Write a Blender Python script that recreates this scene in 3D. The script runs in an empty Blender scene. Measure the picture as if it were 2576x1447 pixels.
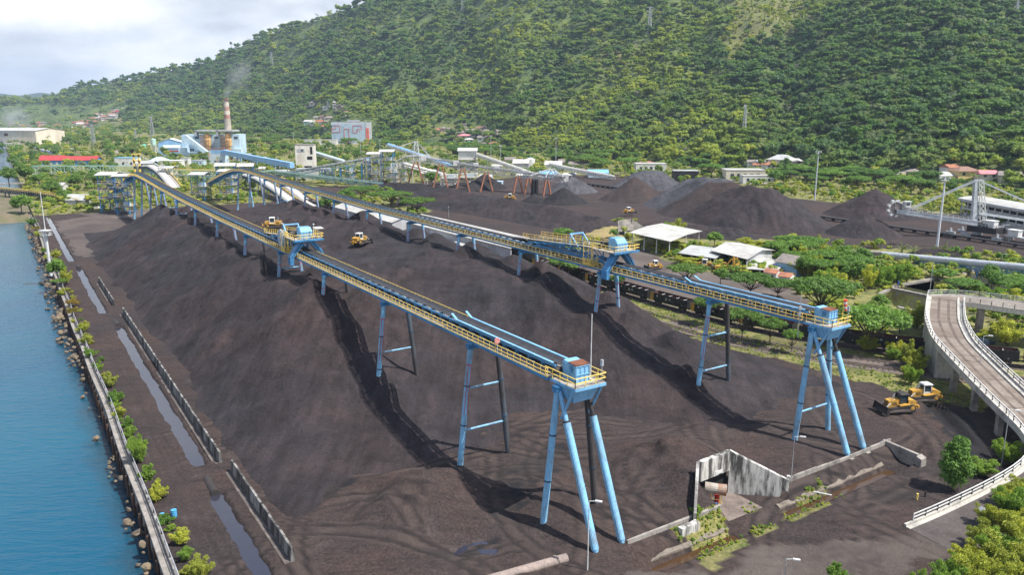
HAZE = .00007
import bpy, math, random
import numpy as np
from mathutils import Vector, Matrix
R = math.radians
random.seed(7); RNG = np.random.default_rng(11)
SC = bpy.context.scene
COL = SC.collection

# ------------------------------------------------------------------ camera and site axes
FPX, CX, CY, CAMH, PITCH = 1960., 1288., 723.5, 50., R(12.65)
SPI, CPI = math.sin(PITCH), math.cos(PITCH)
def ray(u, v):
    a = (u-CX)/FPX; b = (CY-v)/FPX
    return a, CPI+b*SPI, -SPI+b*CPI
def P(u, v, z=0.):                      # sight line of a photo point met with the level z
    a, dy, dz = ray(u, v); t = (z-CAMH)/dz
    return a*t, dy*t
def Zat(u, v, Y):                       # its height over the ground distance Y
    a, dy, dz = ray(u, v); t = Y/dy
    return CAMH+dz*t
def Xat(u, v, Y):
    a, dy, dz = ray(u, v); return a*Y/dy
DS, NT = (-.545, .838), (.838, .545)    # along / across the conveyors
def S(s, t, z=0.):
    return (s*DS[0]+t*NT[0], s*DS[1]+t*NT[1], z)
def ST(x, y):
    return x*DS[0]+y*DS[1], x*NT[0]+y*NT[1]
ANG = math.atan2(DS[1], DS[0])          # heading of the conveyors
cam = bpy.data.cameras.new('camera'); camo = bpy.data.objects.new('camera', cam); COL.objects.link(camo)
camo.location = (0, 0, CAMH); camo.rotation_euler = (R(90)-PITCH, 0, 0)
cam.sensor_width = 36; cam.lens = 36*FPX/2576; cam.clip_start = 1; cam.clip_end = 40000
SC.camera = camo

# ------------------------------------------------------------------ noise
def _hash(i, j, seed):
    n = (i*374761393 + j*668265263 + seed*974634777) & 0xffffffff
    n = ((n ^ (n >> 13))*1274126177) & 0xffffffff
    return ((n ^ (n >> 16)) & 0xffff)/65535.
def vnoise(x, y, seed=0):
    x = np.asarray(x, float); y = np.asarray(y, float)
    i = np.floor(x).astype(np.int64); j = np.floor(y).astype(np.int64)
    fx = x-i; fy = y-j; fx = fx*fx*(3-2*fx); fy = fy*fy*(3-2*fy)
    a = _hash(i, j, seed); b = _hash(i+1, j, seed); c = _hash(i, j+1, seed); d = _hash(i+1, j+1, seed)
    return (a*(1-fx)+b*fx)*(1-fy)+(c*(1-fx)+d*fx)*fy
def fbm(x, y, octv=4, seed=0):
    s = 0; a = .5; k = 0
    for o in range(octv):
        s = s+a*(vnoise(np.asarray(x)*2**o, np.asarray(y)*2**o, seed+o)-.5); a *= .5
    return s*2
def sstep(a, b, x):
    t = np.clip((np.asarray(x, float)-a)/(b-a), 0, 1); return t*t*(3-2*t)

# ------------------------------------------------------------------ materials
MATS = {}
def nt(name):
    m = bpy.data.materials.new(name); m.use_nodes = True
    t = m.node_tree; t.nodes.clear()
    o = t.nodes.new('ShaderNodeOutputMaterial'); b = t.nodes.new('ShaderNodeBsdfPrincipled')
    t.links.new(b.outputs[0], o.inputs[0])
    return m, t, b
def N(t, typ, **kw):
    n = t.nodes.new(typ)
    for k, v in kw.items():
        if k in n.inputs: n.inputs[k].default_value = v
        else: setattr(n, k, v)
    return n
def ramp(t, fac, stops):
    r = t.nodes.new('ShaderNodeValToRGB'); e = r.color_ramp.elements
    while len(e) < len(stops): e.new(.5)
    for q, (p, c) in zip(e, stops):
        q.position = p; q.color = (*c, 1) if len(c) == 3 else c
    t.links.new(fac, r.inputs[0]); return r.outputs[0]
def mixc(t, fac, a, b, typ='MIX'):
    m = t.nodes.new('ShaderNodeMix'); m.data_type = 'RGBA'; m.blend_type = typ
    for s, v in ((0, fac), (6, a), (7, b)):
        if isinstance(v, (int, float)): m.inputs[s].default_value = v
        elif isinstance(v, tuple): m.inputs[s].default_value = (*v, 1) if len(v) == 3 else v
        else: t.links.new(v, m.inputs[s])
    return m.outputs[2]
def noise(t, scale, vec, detail=4, rough=.6, out=0):
    n = N(t, 'ShaderNodeTexNoise', Scale=scale, Detail=detail, Roughness=rough)
    t.links.new(vec, n.inputs['Vector']); return n.outputs[out]
def paint(name, col, col2=None, rough=.6, scale=.8, lo=.42, hi=.66, metal=0, bump=0, spec=.3, streak=1., stripe=None):
    """painted / dusty surface: two colours broken up by noise"""
    if name in MATS: return MATS[name]
    m, t, b = nt(name)
    g = N(t, 'ShaderNodeNewGeometry').outputs['Position']
    if streak != 1:
        mp = N(t, 'ShaderNodeMapping'); mp.inputs['Scale'].default_value = (1, 1, streak)
        t.links.new(g, mp.inputs[0]); g = mp.outputs[0]
    col2 = col2 or tuple(c*.6 for c in col)
    f = ramp(t, noise(t, scale, g, 5, .65), [(lo, (0, 0, 0)), (hi, (1, 1, 1))])
    c = mixc(t, f, col, col2)
    c = mixc(t, .4, c, noise(t, scale*9, g, 2, .6, 0), 'OVERLAY')
    if stripe:                      # corrugated sheet: fine ribs
        ax, per, dark = stripe
        w = N(t, 'ShaderNodeTexWave', Scale=1/per, Distortion=0.); w.wave_type = 'BANDS'; w.bands_direction = ax
        oc = N(t, 'ShaderNodeTexCoord').outputs['Object']; t.links.new(oc, w.inputs[0])
        bp = N(t, 'ShaderNodeBump', Strength=.5, Distance=dark); t.links.new(w.outputs[1], bp.inputs['Height']); t.links.new(bp.outputs[0], b.inputs['Normal'])
    t.links.new(c, b.inputs['Base Color'])
    b.inputs['Roughness'].default_value = rough; b.inputs['Metallic'].default_value = metal
    b.inputs['Specular IOR Level'].default_value = spec
    if bump:
        bp = N(t, 'ShaderNodeBump', Strength=.6, Distance=bump); t.links.new(noise(t, scale*6, g, 6), bp.inputs['Height']); t.links.new(bp.outputs[0], b.inputs['Normal'])
    MATS[name] = m; return m
def coalmat(name, base, alt, spot, bump=.3, flow=None):
    if name in MATS: return MATS[name]
    m, t, b = nt(name)
    g = N(t, 'ShaderNodeNewGeometry').outputs['Position']
    f = ramp(t, noise(t, .03, g, 6, .62), [(.38, (0, 0, 0)), (.62, (1, 1, 1))])
    c = mixc(t, f, base, alt)
    f2 = ramp(t, noise(t, .35, g, 8, .7), [(.5, (0, 0, 0)), (.75, (1, 1, 1))])
    c = mixc(t, f2, c, spot)
    mp = N(t, 'ShaderNodeMapping'); mp.inputs['Rotation'].default_value = (0, 0, -ANG); mp.inputs['Scale'].default_value = (.55, .07, .3); t.links.new(g, mp.inputs[0])
    fl = noise(t, 1., mp.outputs[0], 7, .68)
    if flow: c = mixc(t, flow, c, ramp(t, fl, [(.36, (.45,)*3), (.5, (1.,)*3), (.66, (1.6, 1.55, 1.6))]), 'MULTIPLY')
    f3 = ramp(t, noise(t, 3., g, 6, .85), [(.34, (.45,)*3), (.5, (1.,)*3), (.66, (1.5,)*3)])
    c = mixc(t, .7, c, f3, 'MULTIPLY')
    c = mixc(t, .5, c, ramp(t, noise(t, .11, g, 6, .7), [(.34, (.4, .38, .4)), (.5, (1.,)*3), (.66, (1.75, 1.6, 1.55))]), 'MULTIPLY')
    t.links.new(c, b.inputs['Base Color']); b.inputs['Roughness'].default_value = .85; b.inputs['Specular IOR Level'].default_value = .25
    b1 = N(t, 'ShaderNodeBump', Strength=1., Distance=bump*2.2); t.links.new(noise(t, .8, g, 10, .7), b1.inputs['Height'])
    t.links.new(b1.outputs[0], b.inputs['Normal'])
    MATS[name] = m; return m
def leafmat(name, c1, c2, c3=None, rough=.55):
    if name in MATS: return MATS[name]
    m, t, b = nt(name)
    oi = N(t, 'ShaderNodeObjectInfo').outputs['Random']
    g = N(t, 'ShaderNodeNewGeometry')
    at = N(t, 'ShaderNodeAttribute', attribute_name='tint'); at.attribute_type = 'INSTANCER'
    f = ramp(t, noise(t, .5, g.outputs['Position'], 3, .6), [(.3, (0, 0, 0)), (.7, (1, 1, 1))])
    c = mixc(t, f, c1, c2)
    c = mixc(t, ramp(t, oi, [(0, (0, 0, 0)), (1, (.8,)*3)]), c, c3 or tuple(.5*(p+q) for p, q in zip(c1, c2)))
    rn = ramp(t, g.outputs['Random Per Island'], [(0, (.72,)*3), (1, (1.8,)*3)])
    c = mixc(t, 1., c, rn, 'MULTIPLY')
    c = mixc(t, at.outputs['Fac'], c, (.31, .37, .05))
    t.links.new(c, b.inputs['Base Color']); b.inputs['Roughness'].default_value = rough; b.inputs['Specular IOR Level'].default_value = .25
    tr = N(t, 'ShaderNodeBsdfTranslucent'); t.links.new(mixc(t, 1., c, (1.15, 1.3, .5), 'MULTIPLY'), tr.inputs[0])
    ms = N(t, 'ShaderNodeMixShader', Fac=.36); o = [n for n in t.nodes if n.type == 'OUTPUT_MATERIAL'][0]
    t.links.new(b.outputs[0], ms.inputs[1]); t.links.new(tr.outputs[0], ms.inputs[2]); t.links.new(ms.outputs[0], o.inputs[0])
    MATS[name] = m; return m

BLUE = paint('blue_paint', (.065, .235, .46), (.04, .13, .26), .45, .35, .45, .7, streak=.5)
LBLUE = paint('light_blue_paint', (.20, .43, .66), (.13, .30, .46), .5, .4, .5, .75, streak=.35)
DBLUE = paint('dusty_dark_blue_steel', (.03, .075, .14), (.03, .035, .045), .6, .5)
LEGM = paint('leg_blue_paint', (.20, .43, .63), (.15, .16, .17), .6, .6, .46, .72, streak=.35)
LEGD = paint('coal_stained_leg', (.055, .05, .05), (.10, .16, .22), .7, .25, .5, .8, streak=.3)
YEL = paint('yellow_paint', (.90, .65, .16), (.68, .46, .12), .5, 1.2, .5, .75)
DYEL = paint('machine_yellow', (.60, .33, .045), (.16, .11, .06), .65, 1.6, .42, .66)
BELT = paint('rubber_belt', (.045, .047, .055), (.03, .03, .034), .75, .8)
WALKM = paint('dusty_walkway', (.40, .36, .30), (.20, .18, .16), .85, .7)
STEELW = paint('white_steel', (.62, .63, .62), (.38, .36, .34), .55, .7, .5, .75)
GALV = paint('galvanised_steel', (.45, .47, .50), (.30, .30, .31), .45, .9, metal=.3)
DARK = paint('dark_steel', (.03, .03, .033), (.05, .04, .035), .7, 1.)
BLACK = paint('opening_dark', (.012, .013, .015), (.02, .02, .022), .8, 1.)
GLASS = paint('dark_glass', (.03, .045, .055), (.05, .07, .08), .12, 1., spec=.6)
CONC = paint('concrete', (.30, .275, .25), (.13, .12, .11), .85, .5, .4, .7, bump=.02)
CONCW = paint('white_washed_concrete', (.55, .54, .50), (.075, .072, .068), .85, .9, .44, .58, streak=.16)
BARR = paint('coal_streaked_barrier', (.40, .39, .37), (.048, .044, .042), .85, .5, .29, .57, streak=.15)
CONCD = paint('stained_concrete', (.16, .15, .145), (.40, .39, .37), .85, .35, .52, .66, streak=.25)
RUST = paint('rust_brown', (.20, .075, .04), (.10, .045, .03), .75, .8)
RED = paint('red_paint', (.55, .05, .035), (.38, .04, .03), .5, 1.)
REDROOF = paint('red_roof', (.44, .055, .06), (.30, .05, .05), .6, .4)
TILE = paint('clay_tile', (.36, .15, .085), (.22, .10, .07), .8, .5)
TILEG = paint('grey_tile', (.24, .21, .19), (.15, .135, .125), .8, .5)
ROOFW = paint('pale_metal_roof', (.47, .465, .44), (.37, .36, .335), .5, .15)
ROOFG = paint('grey_metal_roof', (.42, .43, .42), (.30, .30, .29), .5, .2)
WALLW = paint('white_wall', (.64, .64, .62), (.48, .47, .45), .7, .25)
WALLC = paint('cream_wall', (.62, .56, .46), (.48, .43, .36), .75, .2)
SHEETG = paint('corrugated_grey', (.45, .46, .48), (.34, .34, .35), .55, .2, streak=.3)
WOODT = paint('bark', (.085, .065, .05), (.14, .115, .095), .9, 2.)
TRAINB = paint('wagon_black', (.022, .024, .027), (.04, .034, .03), .6, .9)
WAGIN = paint('wagon_inside', (.10, .045, .035), (.06, .035, .03), .8, .9)
PBLUE = paint('pale_blue_cladding', (.50, .64, .74), (.36, .48, .58), .6, .12, streak=.3)
MINT = paint('pale_green_truss_paint', (.42, .62, .56), (.33, .48, .44), .5, .5)
COAL = coalmat('coal_heap', (.038, .0275, .0275), (.0295, .027, .031), (.019, .0155, .0165), flow=.5)
COALG = coalmat('grey_coal_heap', (.074, .075, .084), (.058, .058, .066), (.046, .045, .05), flow=.3)
COALB = coalmat('brown_coal_heap', (.052, .037, .033), (.043, .034, .033), (.034, .028, .029))
COALK = coalmat('fresh_dark_coal', (.024, .022, .024), (.019, .018, .02), (.03, .026, .027))
LEAF_D = leafmat('dark_leaf', (.050, .108, .024), (.088, .165, .036), (.12, .19, .040))
LEAF_M = leafmat('mid_leaf', (.105, .19, .034), (.15, .24, .045), (.085, .165, .036))
LEAF_Y = leafmat('yellow_leaf', (.33, .36, .045), (.42, .40, .06), (.20, .23, .05))
LEAF_G = leafmat('grey_green_leaf', (.12, .16, .075), (.17, .20, .095), (.10, .15, .06))
LEAF_L = leafmat('lime_leaf', (.17, .26, .04), (.23, .31, .05), (.13, .22, .04))
LEAF_B = leafmat('bluish_leaf', (.064, .118, .052), (.09, .155, .06), (.11, .175, .058))
LEAF_P = leafmat('palm_leaf', (.085, .115, .03), (.15, .17, .05), (.06, .10, .025))
LEAF_O = leafmat('dry_leaf', (.20, .15, .03), (.14, .13, .03), (.22, .11, .03))

# ------------------------------------------------------------------ mesh helpers
def link(o): COL.objects.link(o); return o
def npmesh(name, V, F, mats, mi=None, smooth=False):
    """V (n,3), F (m,k) all faces of one size"""
    V = np.asarray(V, np.float32); F = np.asarray(F, np.int32); k = F.shape[1]
    me = bpy.data.meshes.new(name)
    me.vertices.add(len(V)); me.vertices.foreach_set('co', V.ravel())
    me.loops.add(F.size); me.loops.foreach_set('vertex_index', F.ravel())
    me.polygons.add(len(F)); me.polygons.foreach_set('loop_start', np.arange(0, F.size, k, dtype=np.int32))
    for m in (mats if isinstance(mats, (list, tuple)) else [mats]): me.materials.append(m)
    if mi is not None: me.polygons.foreach_set('material_index', np.asarray(mi, np.int32))
    me.polygons.foreach_set('use_smooth', np.full(len(F), smooth))
    me.update(calc_edges=True); return me
def wloc(p):
    v = Vector((0, 0, 0))
    while p is not None: v += p.location; p = p.parent
    return v
class MB:
    def __init__(s): s.v = []; s.f = []; s.m = []
    def add(s, vs, fs, mi=0):
        n = len(s.v); s.v += [tuple(p) for p in vs]; s.f += [tuple(i+n for i in q) for q in fs]; s.m += [mi]*len(fs); return s
    def hexa(s, b, t, mi=0):        # bottom ring, top ring of 4
        return s.add(list(b)+list(t), [(3, 2, 1, 0), (4, 5, 6, 7), (0, 1, 5, 4), (1, 2, 6, 5), (2, 3, 7, 6), (3, 0, 4, 7)], mi)
    def box(s, c, d, rz=0, mi=0):   # c = centre of the base
        x, y, z = c; a, b, h = d[0]/2, d[1]/2, d[2]; q = math.cos(rz); w = math.sin(rz)
        r = [(x+i*q-j*w, y+i*w+j*q) for i, j in ((-a, -b), (a, -b), (a, b), (-a, b))]
        return s.hexa([(*p, z) for p in r], [(*p, z+h) for p in r], mi)
    def bar(s, p, q, w, h=None, mi=0):
        p = Vector(p); q = Vector(q); h = h or w; d = (q-p)
        if d.length < 1e-6: return s
        d.normalize(); up = Vector((0, 0, 1)) if abs(d.z) < .98 else Vector((0, 1, 0))
        x = d.cross(up).normalized()*(w/2); y = x.cross(d).normalized()*(h/2)
        return s.hexa([p-x-y, p+x-y, p+x+y, p-x+y], [q-x-y, q+x-y, q+x+y, q-x+y], mi)
    def tube(s, p, q, r, r2=None, n=8, mi=0, cap=True):
        p = Vector(p); q = Vector(q); r2 = r if r2 is None else r2; d = (q-p).normalized()
        up = Vector((0, 0, 1)) if abs(d.z) < .9 else Vector((0, 1, 0))
        x = d.cross(up).normalized(); y = d.cross(x)
        k = [(math.cos(2*math.pi*i/n), math.sin(2*math.pi*i/n)) for i in range(n)]
        vs = [p+(x*a+y*b)*r for a, b in k]+[q+(x*a+y*b)*r2 for a, b in k]
        fs = [(i, (i+1) % n, n+(i+1) % n, n+i) for i in range(n)]
        if cap: fs += [tuple(range(n-1, -1, -1)), tuple(range(n, 2*n))]
        return s.add(vs, fs, mi)
    def poly(s, pts, mi=0): return s.add(pts, [tuple(range(len(pts)))], mi)
    def prism(s, ring, dz, mi=0):   # ring of xyz points extruded by vector / height
        d = Vector((0, 0, dz)) if isinstance(dz, (int, float)) else Vector(dz)
        n = len(ring); r = [Vector(p) for p in ring]
        return s.add(r+[p+d for p in r], [tuple(range(n-1, -1, -1)), tuple(range(n, 2*n))]+[(i, (i+1) % n, n+(i+1) % n, n+i) for i in range(n)], mi)
    def strip(s, A, B, mi=0):
        n = len(A); return s.add(list(A)+list(B), [(i, i+1, n+i+1, n+i) for i in range(n-1)], mi)
    def sheet(s, A, B, th, mi=0):   # thick ribbon between two polylines
        n = len(A); lo = lambda L: [(p[0], p[1], p[2]-th) for p in L]
        vs = list(A)+list(B)+lo(A)+lo(B); fs = []
        for i in range(n-1):
            fs += [(i, i+1, n+i+1, n+i), (2*n+i, 3*n+i, 3*n+i+1, 2*n+i+1), (i, 2*n+i, 2*n+i+1, i+1), (n+i, n+i+1, 3*n+i+1, 3*n+i)]
        fs += [(0, n, 3*n, 2*n), (n-1, 3*n-1, 4*n-1, 2*n-1)]
        return s.add(vs, fs, mi)
    def build(s, name, mats, parent=None, local=False, smooth=False):
        """vertices are world points (or local to the parent when local=True)"""
        o = wloc(parent) if parent is not None and not local else Vector((0, 0, 0))
        me = bpy.data.meshes.new(name); me.from_pydata([(p[0]-o.x, p[1]-o.y, p[2]-o.z) for p in s.v], [], s.f)
        for m in (mats if isinstance(mats, (list, tuple)) else [mats]): me.materials.append(m)
        if any(s.m): me.polygons.foreach_set('material_index', s.m)
        if smooth: me.polygons.foreach_set('use_smooth', [True]*len(s.f))
        me.update(); ob = link(bpy.data.objects.new(name, me))
        if parent is not None: ob.parent = parent
        return ob
def thing(name, label, cat, loc=(0, 0, 0), rz=0, group=None):
    o = link(bpy.data.objects.new(name, None)); o.empty_display_size = .5
    o.location = loc; o.rotation_euler = (0, 0, rz); return tag(o, label, cat, group)
def tag(o, label=None, cat=None, group=None, kind=None):
    if label: o['label'] = label
    if cat: o['category'] = cat
    if group: o['group'] = group
    if kind: o['kind'] = kind
    return o
KIDS = {}
def kids(o): return [c for c in o.children]
def dup(o, parent=None):
    c = o.copy(); COL.objects.link(c)
    if parent is not None: c.parent = parent
    for k in KIDS.get(o.name) or kids(o): dup(k, c)
    return c
def place(o, loc, rz, scale=1., label=None, group=None):
    o.location = loc; o.rotation_euler = (0, 0, rz); o.scale = (scale,)*3 if isinstance(scale, (int, float)) else scale
    if label: o['label'] = label
    if group: o['group'] = group
    return o
# ------------------------------------------------------------------ light and sky
SUND = Vector((.56, -.24, 1.)).normalized()
sun = bpy.data.lights.new('sun', 'SUN'); sun.energy = 5.0; sun.angle = R(.53); sun.color = (1, .955, .88)
suno = link(bpy.data.objects.new('sun', sun)); suno.rotation_euler = (-SUND).to_track_quat('-Z', 'Y').to_euler(); suno.location = (200, -100, 900)
W = bpy.data.worlds.new('World'); SC.world = W; W.use_nodes = True
t = W.node_tree; t.nodes.clear()
out = t.nodes.new('ShaderNodeOutputWorld')
sky = N(t, 'ShaderNodeTexSky'); sky.sky_type = 'NISHITA'; sky.sun_disc = False
sky.sun_elevation = math.asin(SUND.z); sky.sun_rotation = math.atan2(SUND.x, SUND.y)
bg = N(t, 'ShaderNodeBackground', Strength=.12); t.links.new(sky.outputs[0], bg.inputs[0])
tc = N(t, 'ShaderNodeTexCoord').outputs['Generated']
mp = N(t, 'ShaderNodeMapping'); mp.inputs['Scale'].default_value = (1., 1., 2.6); mp.inputs['Location'].default_value = (.35, .2, .0); t.links.new(tc, mp.inputs[0])
n1 = noise(t, 3.2, mp.outputs[0], 9, .58)
cov0 = ramp(t, n1, [(.18, (0, 0, 0)), (.40, (1, 1, 1))])
sx = N(t, 'ShaderNodeSeparateXYZ'); t.links.new(tc, sx.inputs[0])
el = ramp(t, sx.outputs[2], [(.26, (1, 1, 1)), (.55, (.08,)*3)])
cov = mixc(t, 1., cov0, el, 'MULTIPLY')
mp2 = N(t, 'ShaderNodeMapping'); mp2.inputs['Scale'].default_value = (1., 1., 2.4); mp2.inputs['Location'].default_value = (3.35, .8, .07); t.links.new(tc, mp2.inputs[0])
cc = ramp(t, noise(t, 4.4, mp2.outputs[0], 10, .55), [(.38, (.52, .56, .63)), (.49, (.74, .77, .82)), (.6, (1., 1., 1.))])
cb = N(t, 'ShaderNodeBackground', Strength=.88); t.links.new(cc, cb.inputs[0])
mx = N(t, 'ShaderNodeMixShader'); t.links.new(cov, mx.inputs[0]); t.links.new(bg.outputs[0], mx.inputs[1]); t.links.new(cb.outputs[0], mx.inputs[2])
t.links.new(mx.outputs[0], out.inputs[0])
SC.view_settings.view_transform = 'Standard'; SC.view_settings.look = 'None'; SC.view_settings.gamma = 1; SC.view_settings.exposure = .6
SC.cycles.max_bounces = 6; SC.cycles.diffuse_bounces = 2; SC.cycles.glossy_bounces = 2; SC.cycles.volume_bounces = 0; SC.cycles.transmission_bounces = 2; SC.cycles.transparent_max_bounces = 4

# ------------------------------------------------------------------ ground
def inpoly(x, y, poly):
    x = np.asarray(x); c = np.zeros(x.shape, bool); n = len(poly)
    for i in range(n):
        x1, y1 = poly[i]; x2, y2 = poly[(i+1) % n]
        if y1 == y2: continue
        k = ((y1 > y) != (y2 > y)) & (x < (x2-x1)*(y-y1)/(y2-y1)+x1); c ^= k
    return c
def PP(*uv): return [P(u, v) for u, v in uv]
YARD2 = PP((760, 470), (900, 468), (1200, 452), (1480, 440), (1760, 470), (2000, 500), (2576, 560), (2700, 580), (2700, 660), (2300, 630), (2050, 615), (1900, 600), (1600, 600), (1480, 610), (1380, 640), (1100, 575), (1000, 520), (800, 490))
GRASSY = [PP((1500, 570), (1530, 560), (1600, 556), (1610, 600), (1540, 600)),
          [S(160, 126)[:2], S(140, 127)[:2], S(128, 139)[:2], S(90, 145)[:2], S(66, 152)[:2], S(60, 138)[:2], S(86, 131)[:2], S(118, 128)[:2]],
          PP((2230, 1290), (2320, 1250), (2400, 1285), (2300, 1330)), PP((1690, 1330), (1780, 1300), (1860, 1350), (1760, 1400)),
          PP((2360, 1447), (2440, 1300), (2520, 1220), (2800, 1180), (2800, 1600), (2300, 1600)),
          PP((800, 500), (960, 480), (1090, 520), (1060, 560), (880, 530))]
DIRT = [PP((1330, 690), (1560, 600), (1700, 660), (2000, 730), (2100, 800), (1900, 790)), PP((2576, 1180), (2576, 1330), (1900, 1500), (1500, 1500), (1600, 1440), (2300, 1310))]
DRAINS = [(78, 102.6, 19.0), (112.6, 203.4, 19.1), (219.5, 289, 17.6), (305.5, 447, 16.6)]
TRK = []
_rg = random.Random(12)
for _ in range(44):
    u0, v0 = _rg.uniform(700, 2300), _rg.uniform(960, 1420); cx_, cy_ = P(u0, v0); TRK.append((cx_, cy_, _rg.uniform(8, 40), _rg.uniform(0, 6.28), _rg.uniform(.5, 1.3)))
def ruts(x, y, band=False):
    '''wheel and track ruts: bands along arcs'''
    x = np.asarray(x, float); y = np.asarray(y, float); m_ = np.zeros(x.shape); near = (np.hypot(x, y) < 170)
    xn, yn = x[near], y[near]; a = np.zeros(xn.shape)
    if not len(xn): return m_
    for cx_, cy_, r_, a0, sp in TRK:
        ox, oy = cx_-r_*math.cos(a0), cy_-r_*math.sin(a0); d = np.hypot(xn-ox, yn-oy); an = np.abs((np.arctan2(yn-oy, xn-ox)-a0+math.pi) % (2*math.pi)-math.pi)
        w = (1-sstep(sp*.6, sp, an))*(vnoise(xn/1.3, yn/1.3, 17)*.6+.5)
        a = np.maximum(a, w*(1-sstep(1.4, 2.1, np.abs(d-r_))) if band else w*np.maximum(1-sstep(.2, .5, np.abs(d-r_-1.)), 1-sstep(.2, .5, np.abs(d-r_+1.))))
    s_, t_ = ST(xn, yn)
    for tc_ in (12.9, 13.6, 14.6, 15.5, 16.6): a = np.maximum(a, .75*(1-sstep(.12, .4, np.abs(t_-tc_-.5*np.sin(s_/23+tc_))))*(vnoise(s_/5, t_*2, 19)))
    m_[near] = a; return m_
def ground_h(x, y):
    s, tt = ST(x, y)
    near = (1-sstep(420, 480, s))*(1-sstep(126, 150, tt))
    z = .35*fbm(x/14, y/14, 4, 3)*near
    z = z+.22*fbm(s/2.2, tt/9, 3, 8)*near*(1-sstep(20, 24, tt))          # tracks along the shore road
    z = z+(.3*fbm(x/3.1, y/3.1, 3, 21)+.45*np.abs(fbm(x/8, y/5, 4, 23)))*near*sstep(30, 40, tt)
    z = z-.13*ruts(x, y)*near
    # low mound and wet hollow in front of the first trestle
    for (u, v, rx, h) in ((1040, 1275, 8.5, 2.9), (1110, 1235, 6, 1.5), (900, 1235, 6, 1.0), (1330, 1235, 7, 1.3), (1420, 1290, 6, 1.6), (1640, 1200, 9, 2.6), (1720, 1160, 7, 2.6), (1740, 1240, 5, 1.5)):
        px, py = P(u, v); z = z+h*np.exp(-(((x-px)**2+(y-py)**2)/(rx*rx*.55)))*(1+.5*fbm(x/2, y/2, 3, 5))
    px, py = P(1215, 1368); z = z+(.55*fbm(x/1.6, y/1.1, 4, 55)-.75)*np.exp(-(((x-px)/5.5)**2+((y-py)/2.6)**2))
    for s0, s1, tc in DRAINS:
        k = sstep(s0-.8, s0+.8, s)*(1-sstep(s1-.8, s1+.8, s)); z = z-1.2*k*(1-sstep(.35, 1.25, np.abs(tt-tc+.28*fbm(s/4, tt*0, 4, 4)+.25*fbm(s/1.2, tt, 2, 6))))
    # outside the retaining wall: slope, ditch, lower road
    k = sstep(52, 60, tt)*(1-sstep(112, 117, tt))
    low = -.25-1.75*(1-sstep(59.6, 62.6, s))
    low = low-.75*(1-sstep(.7, 1.4, np.abs(s-58.9)))*np.maximum((1-sstep(71.5, 73, tt)), sstep(81.5, 83, tt)*(1-sstep(105.5, 107, tt)))
    low = np.where(s < 58, -1.5+.12*fbm(x/3, y/3, 3, 9), low)
    bunk = sstep(72.5, 73.5, tt)*(1-sstep(84.2, 85.2, tt))*(1-sstep(67.2, 68, s)); low = np.minimum(low, np.where(bunk > .5, -1.6, 9))
    inside = 1-(1-sstep(62.6, 63.0, s))*k
    inside = np.where((bunk > .5), 0, inside)
    z = z*inside+low*(1-inside)
    z = z-1.5*(1-sstep(50, 61, s))*sstep(112, 117, tt)*(1-sstep(125, 140, tt))
    # dark ditch on the right side of the yard
    a = np.array(P(2320, 990)); b = np.array(P(2480, 1160)); d = (b-a)/np.linalg.norm(b-a); q = np.stack([x-a[0], y-a[1]], -1)
    al = q@d; pe = np.abs(q[..., 0]*-d[1]+q[..., 1]*d[0]); z = z-1.1*(1-sstep(.8, 1.6, pe))*sstep(-1, 0, al)*(1-sstep(20, 22, al))
    # ponds
    for pts in PONDS:
        z = np.where(inpoly(x, y, pts), -.8, z)
    z = np.where((s > 452) & (tt < 16), np.minimum(z, .3-.8*sstep(12, -40, tt)*1.), z)
    return z
PONDS = [PP((2215, 742), (2250, 722), (2350, 705), (2345, 760), (2330, 790), (2260, 775)), PP((2265, 716), (2330, 700), (2420, 712), (2420, 722), (2350, 735)),
         PP((2425, 690), (2460, 683), (2560, 715), (2650, 720), (2650, 760), (2520, 745), (2430, 715))]
def axis(*segs):
    a = []
    for lo, hi, st in segs: a += list(np.arange(lo, hi, st))
    return np.array(a)
def geom(a, b, n): return list(a*(b/a)**(np.arange(1, n+1)/n))
sa = np.concatenate([axis((-120, 30, 6), (30, 56, 1.), (56, 66, .35), (66, 135, .6), (135, 460, 1.6), (460, 700, 6)), geom(700, 9000, 26)])
ta = np.concatenate([np.array([10.9, 11.6, 12.4]), axis((13.2, 15.4, .5), (15.4, 21.2, .25), (21.2, 72, .6), (72, 86, .4), (86, 170, .7), (170.2, 270, 1.4), (270, 400, 4)), geom(400, 9000, 26)])
ta = ta[np.concatenate([[True], np.diff(ta) > .1])]; sa = sa[np.concatenate([[True], np.diff(sa) > .1])]
SS, TT = np.meshgrid(sa, ta, indexing='ij')
GX = SS*DS[0]+TT*NT[0]; GY = SS*DS[1]+TT*NT[1]; GZ = ground_h(GX, GY)
def gridfaces(a, b):
    i = np.arange(a*b).reshape(a, b)
    return np.stack([i[:-1, :-1], i[:-1, 1:], i[1:, 1:], i[1:, :-1]], -1).reshape(-1, 4)
F = gridfaces(len(sa), len(ta))[:, ::-1]
me = npmesh('ground', np.stack([GX, GY, GZ], -1).reshape(-1, 3), F, [], smooth=True)
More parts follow.
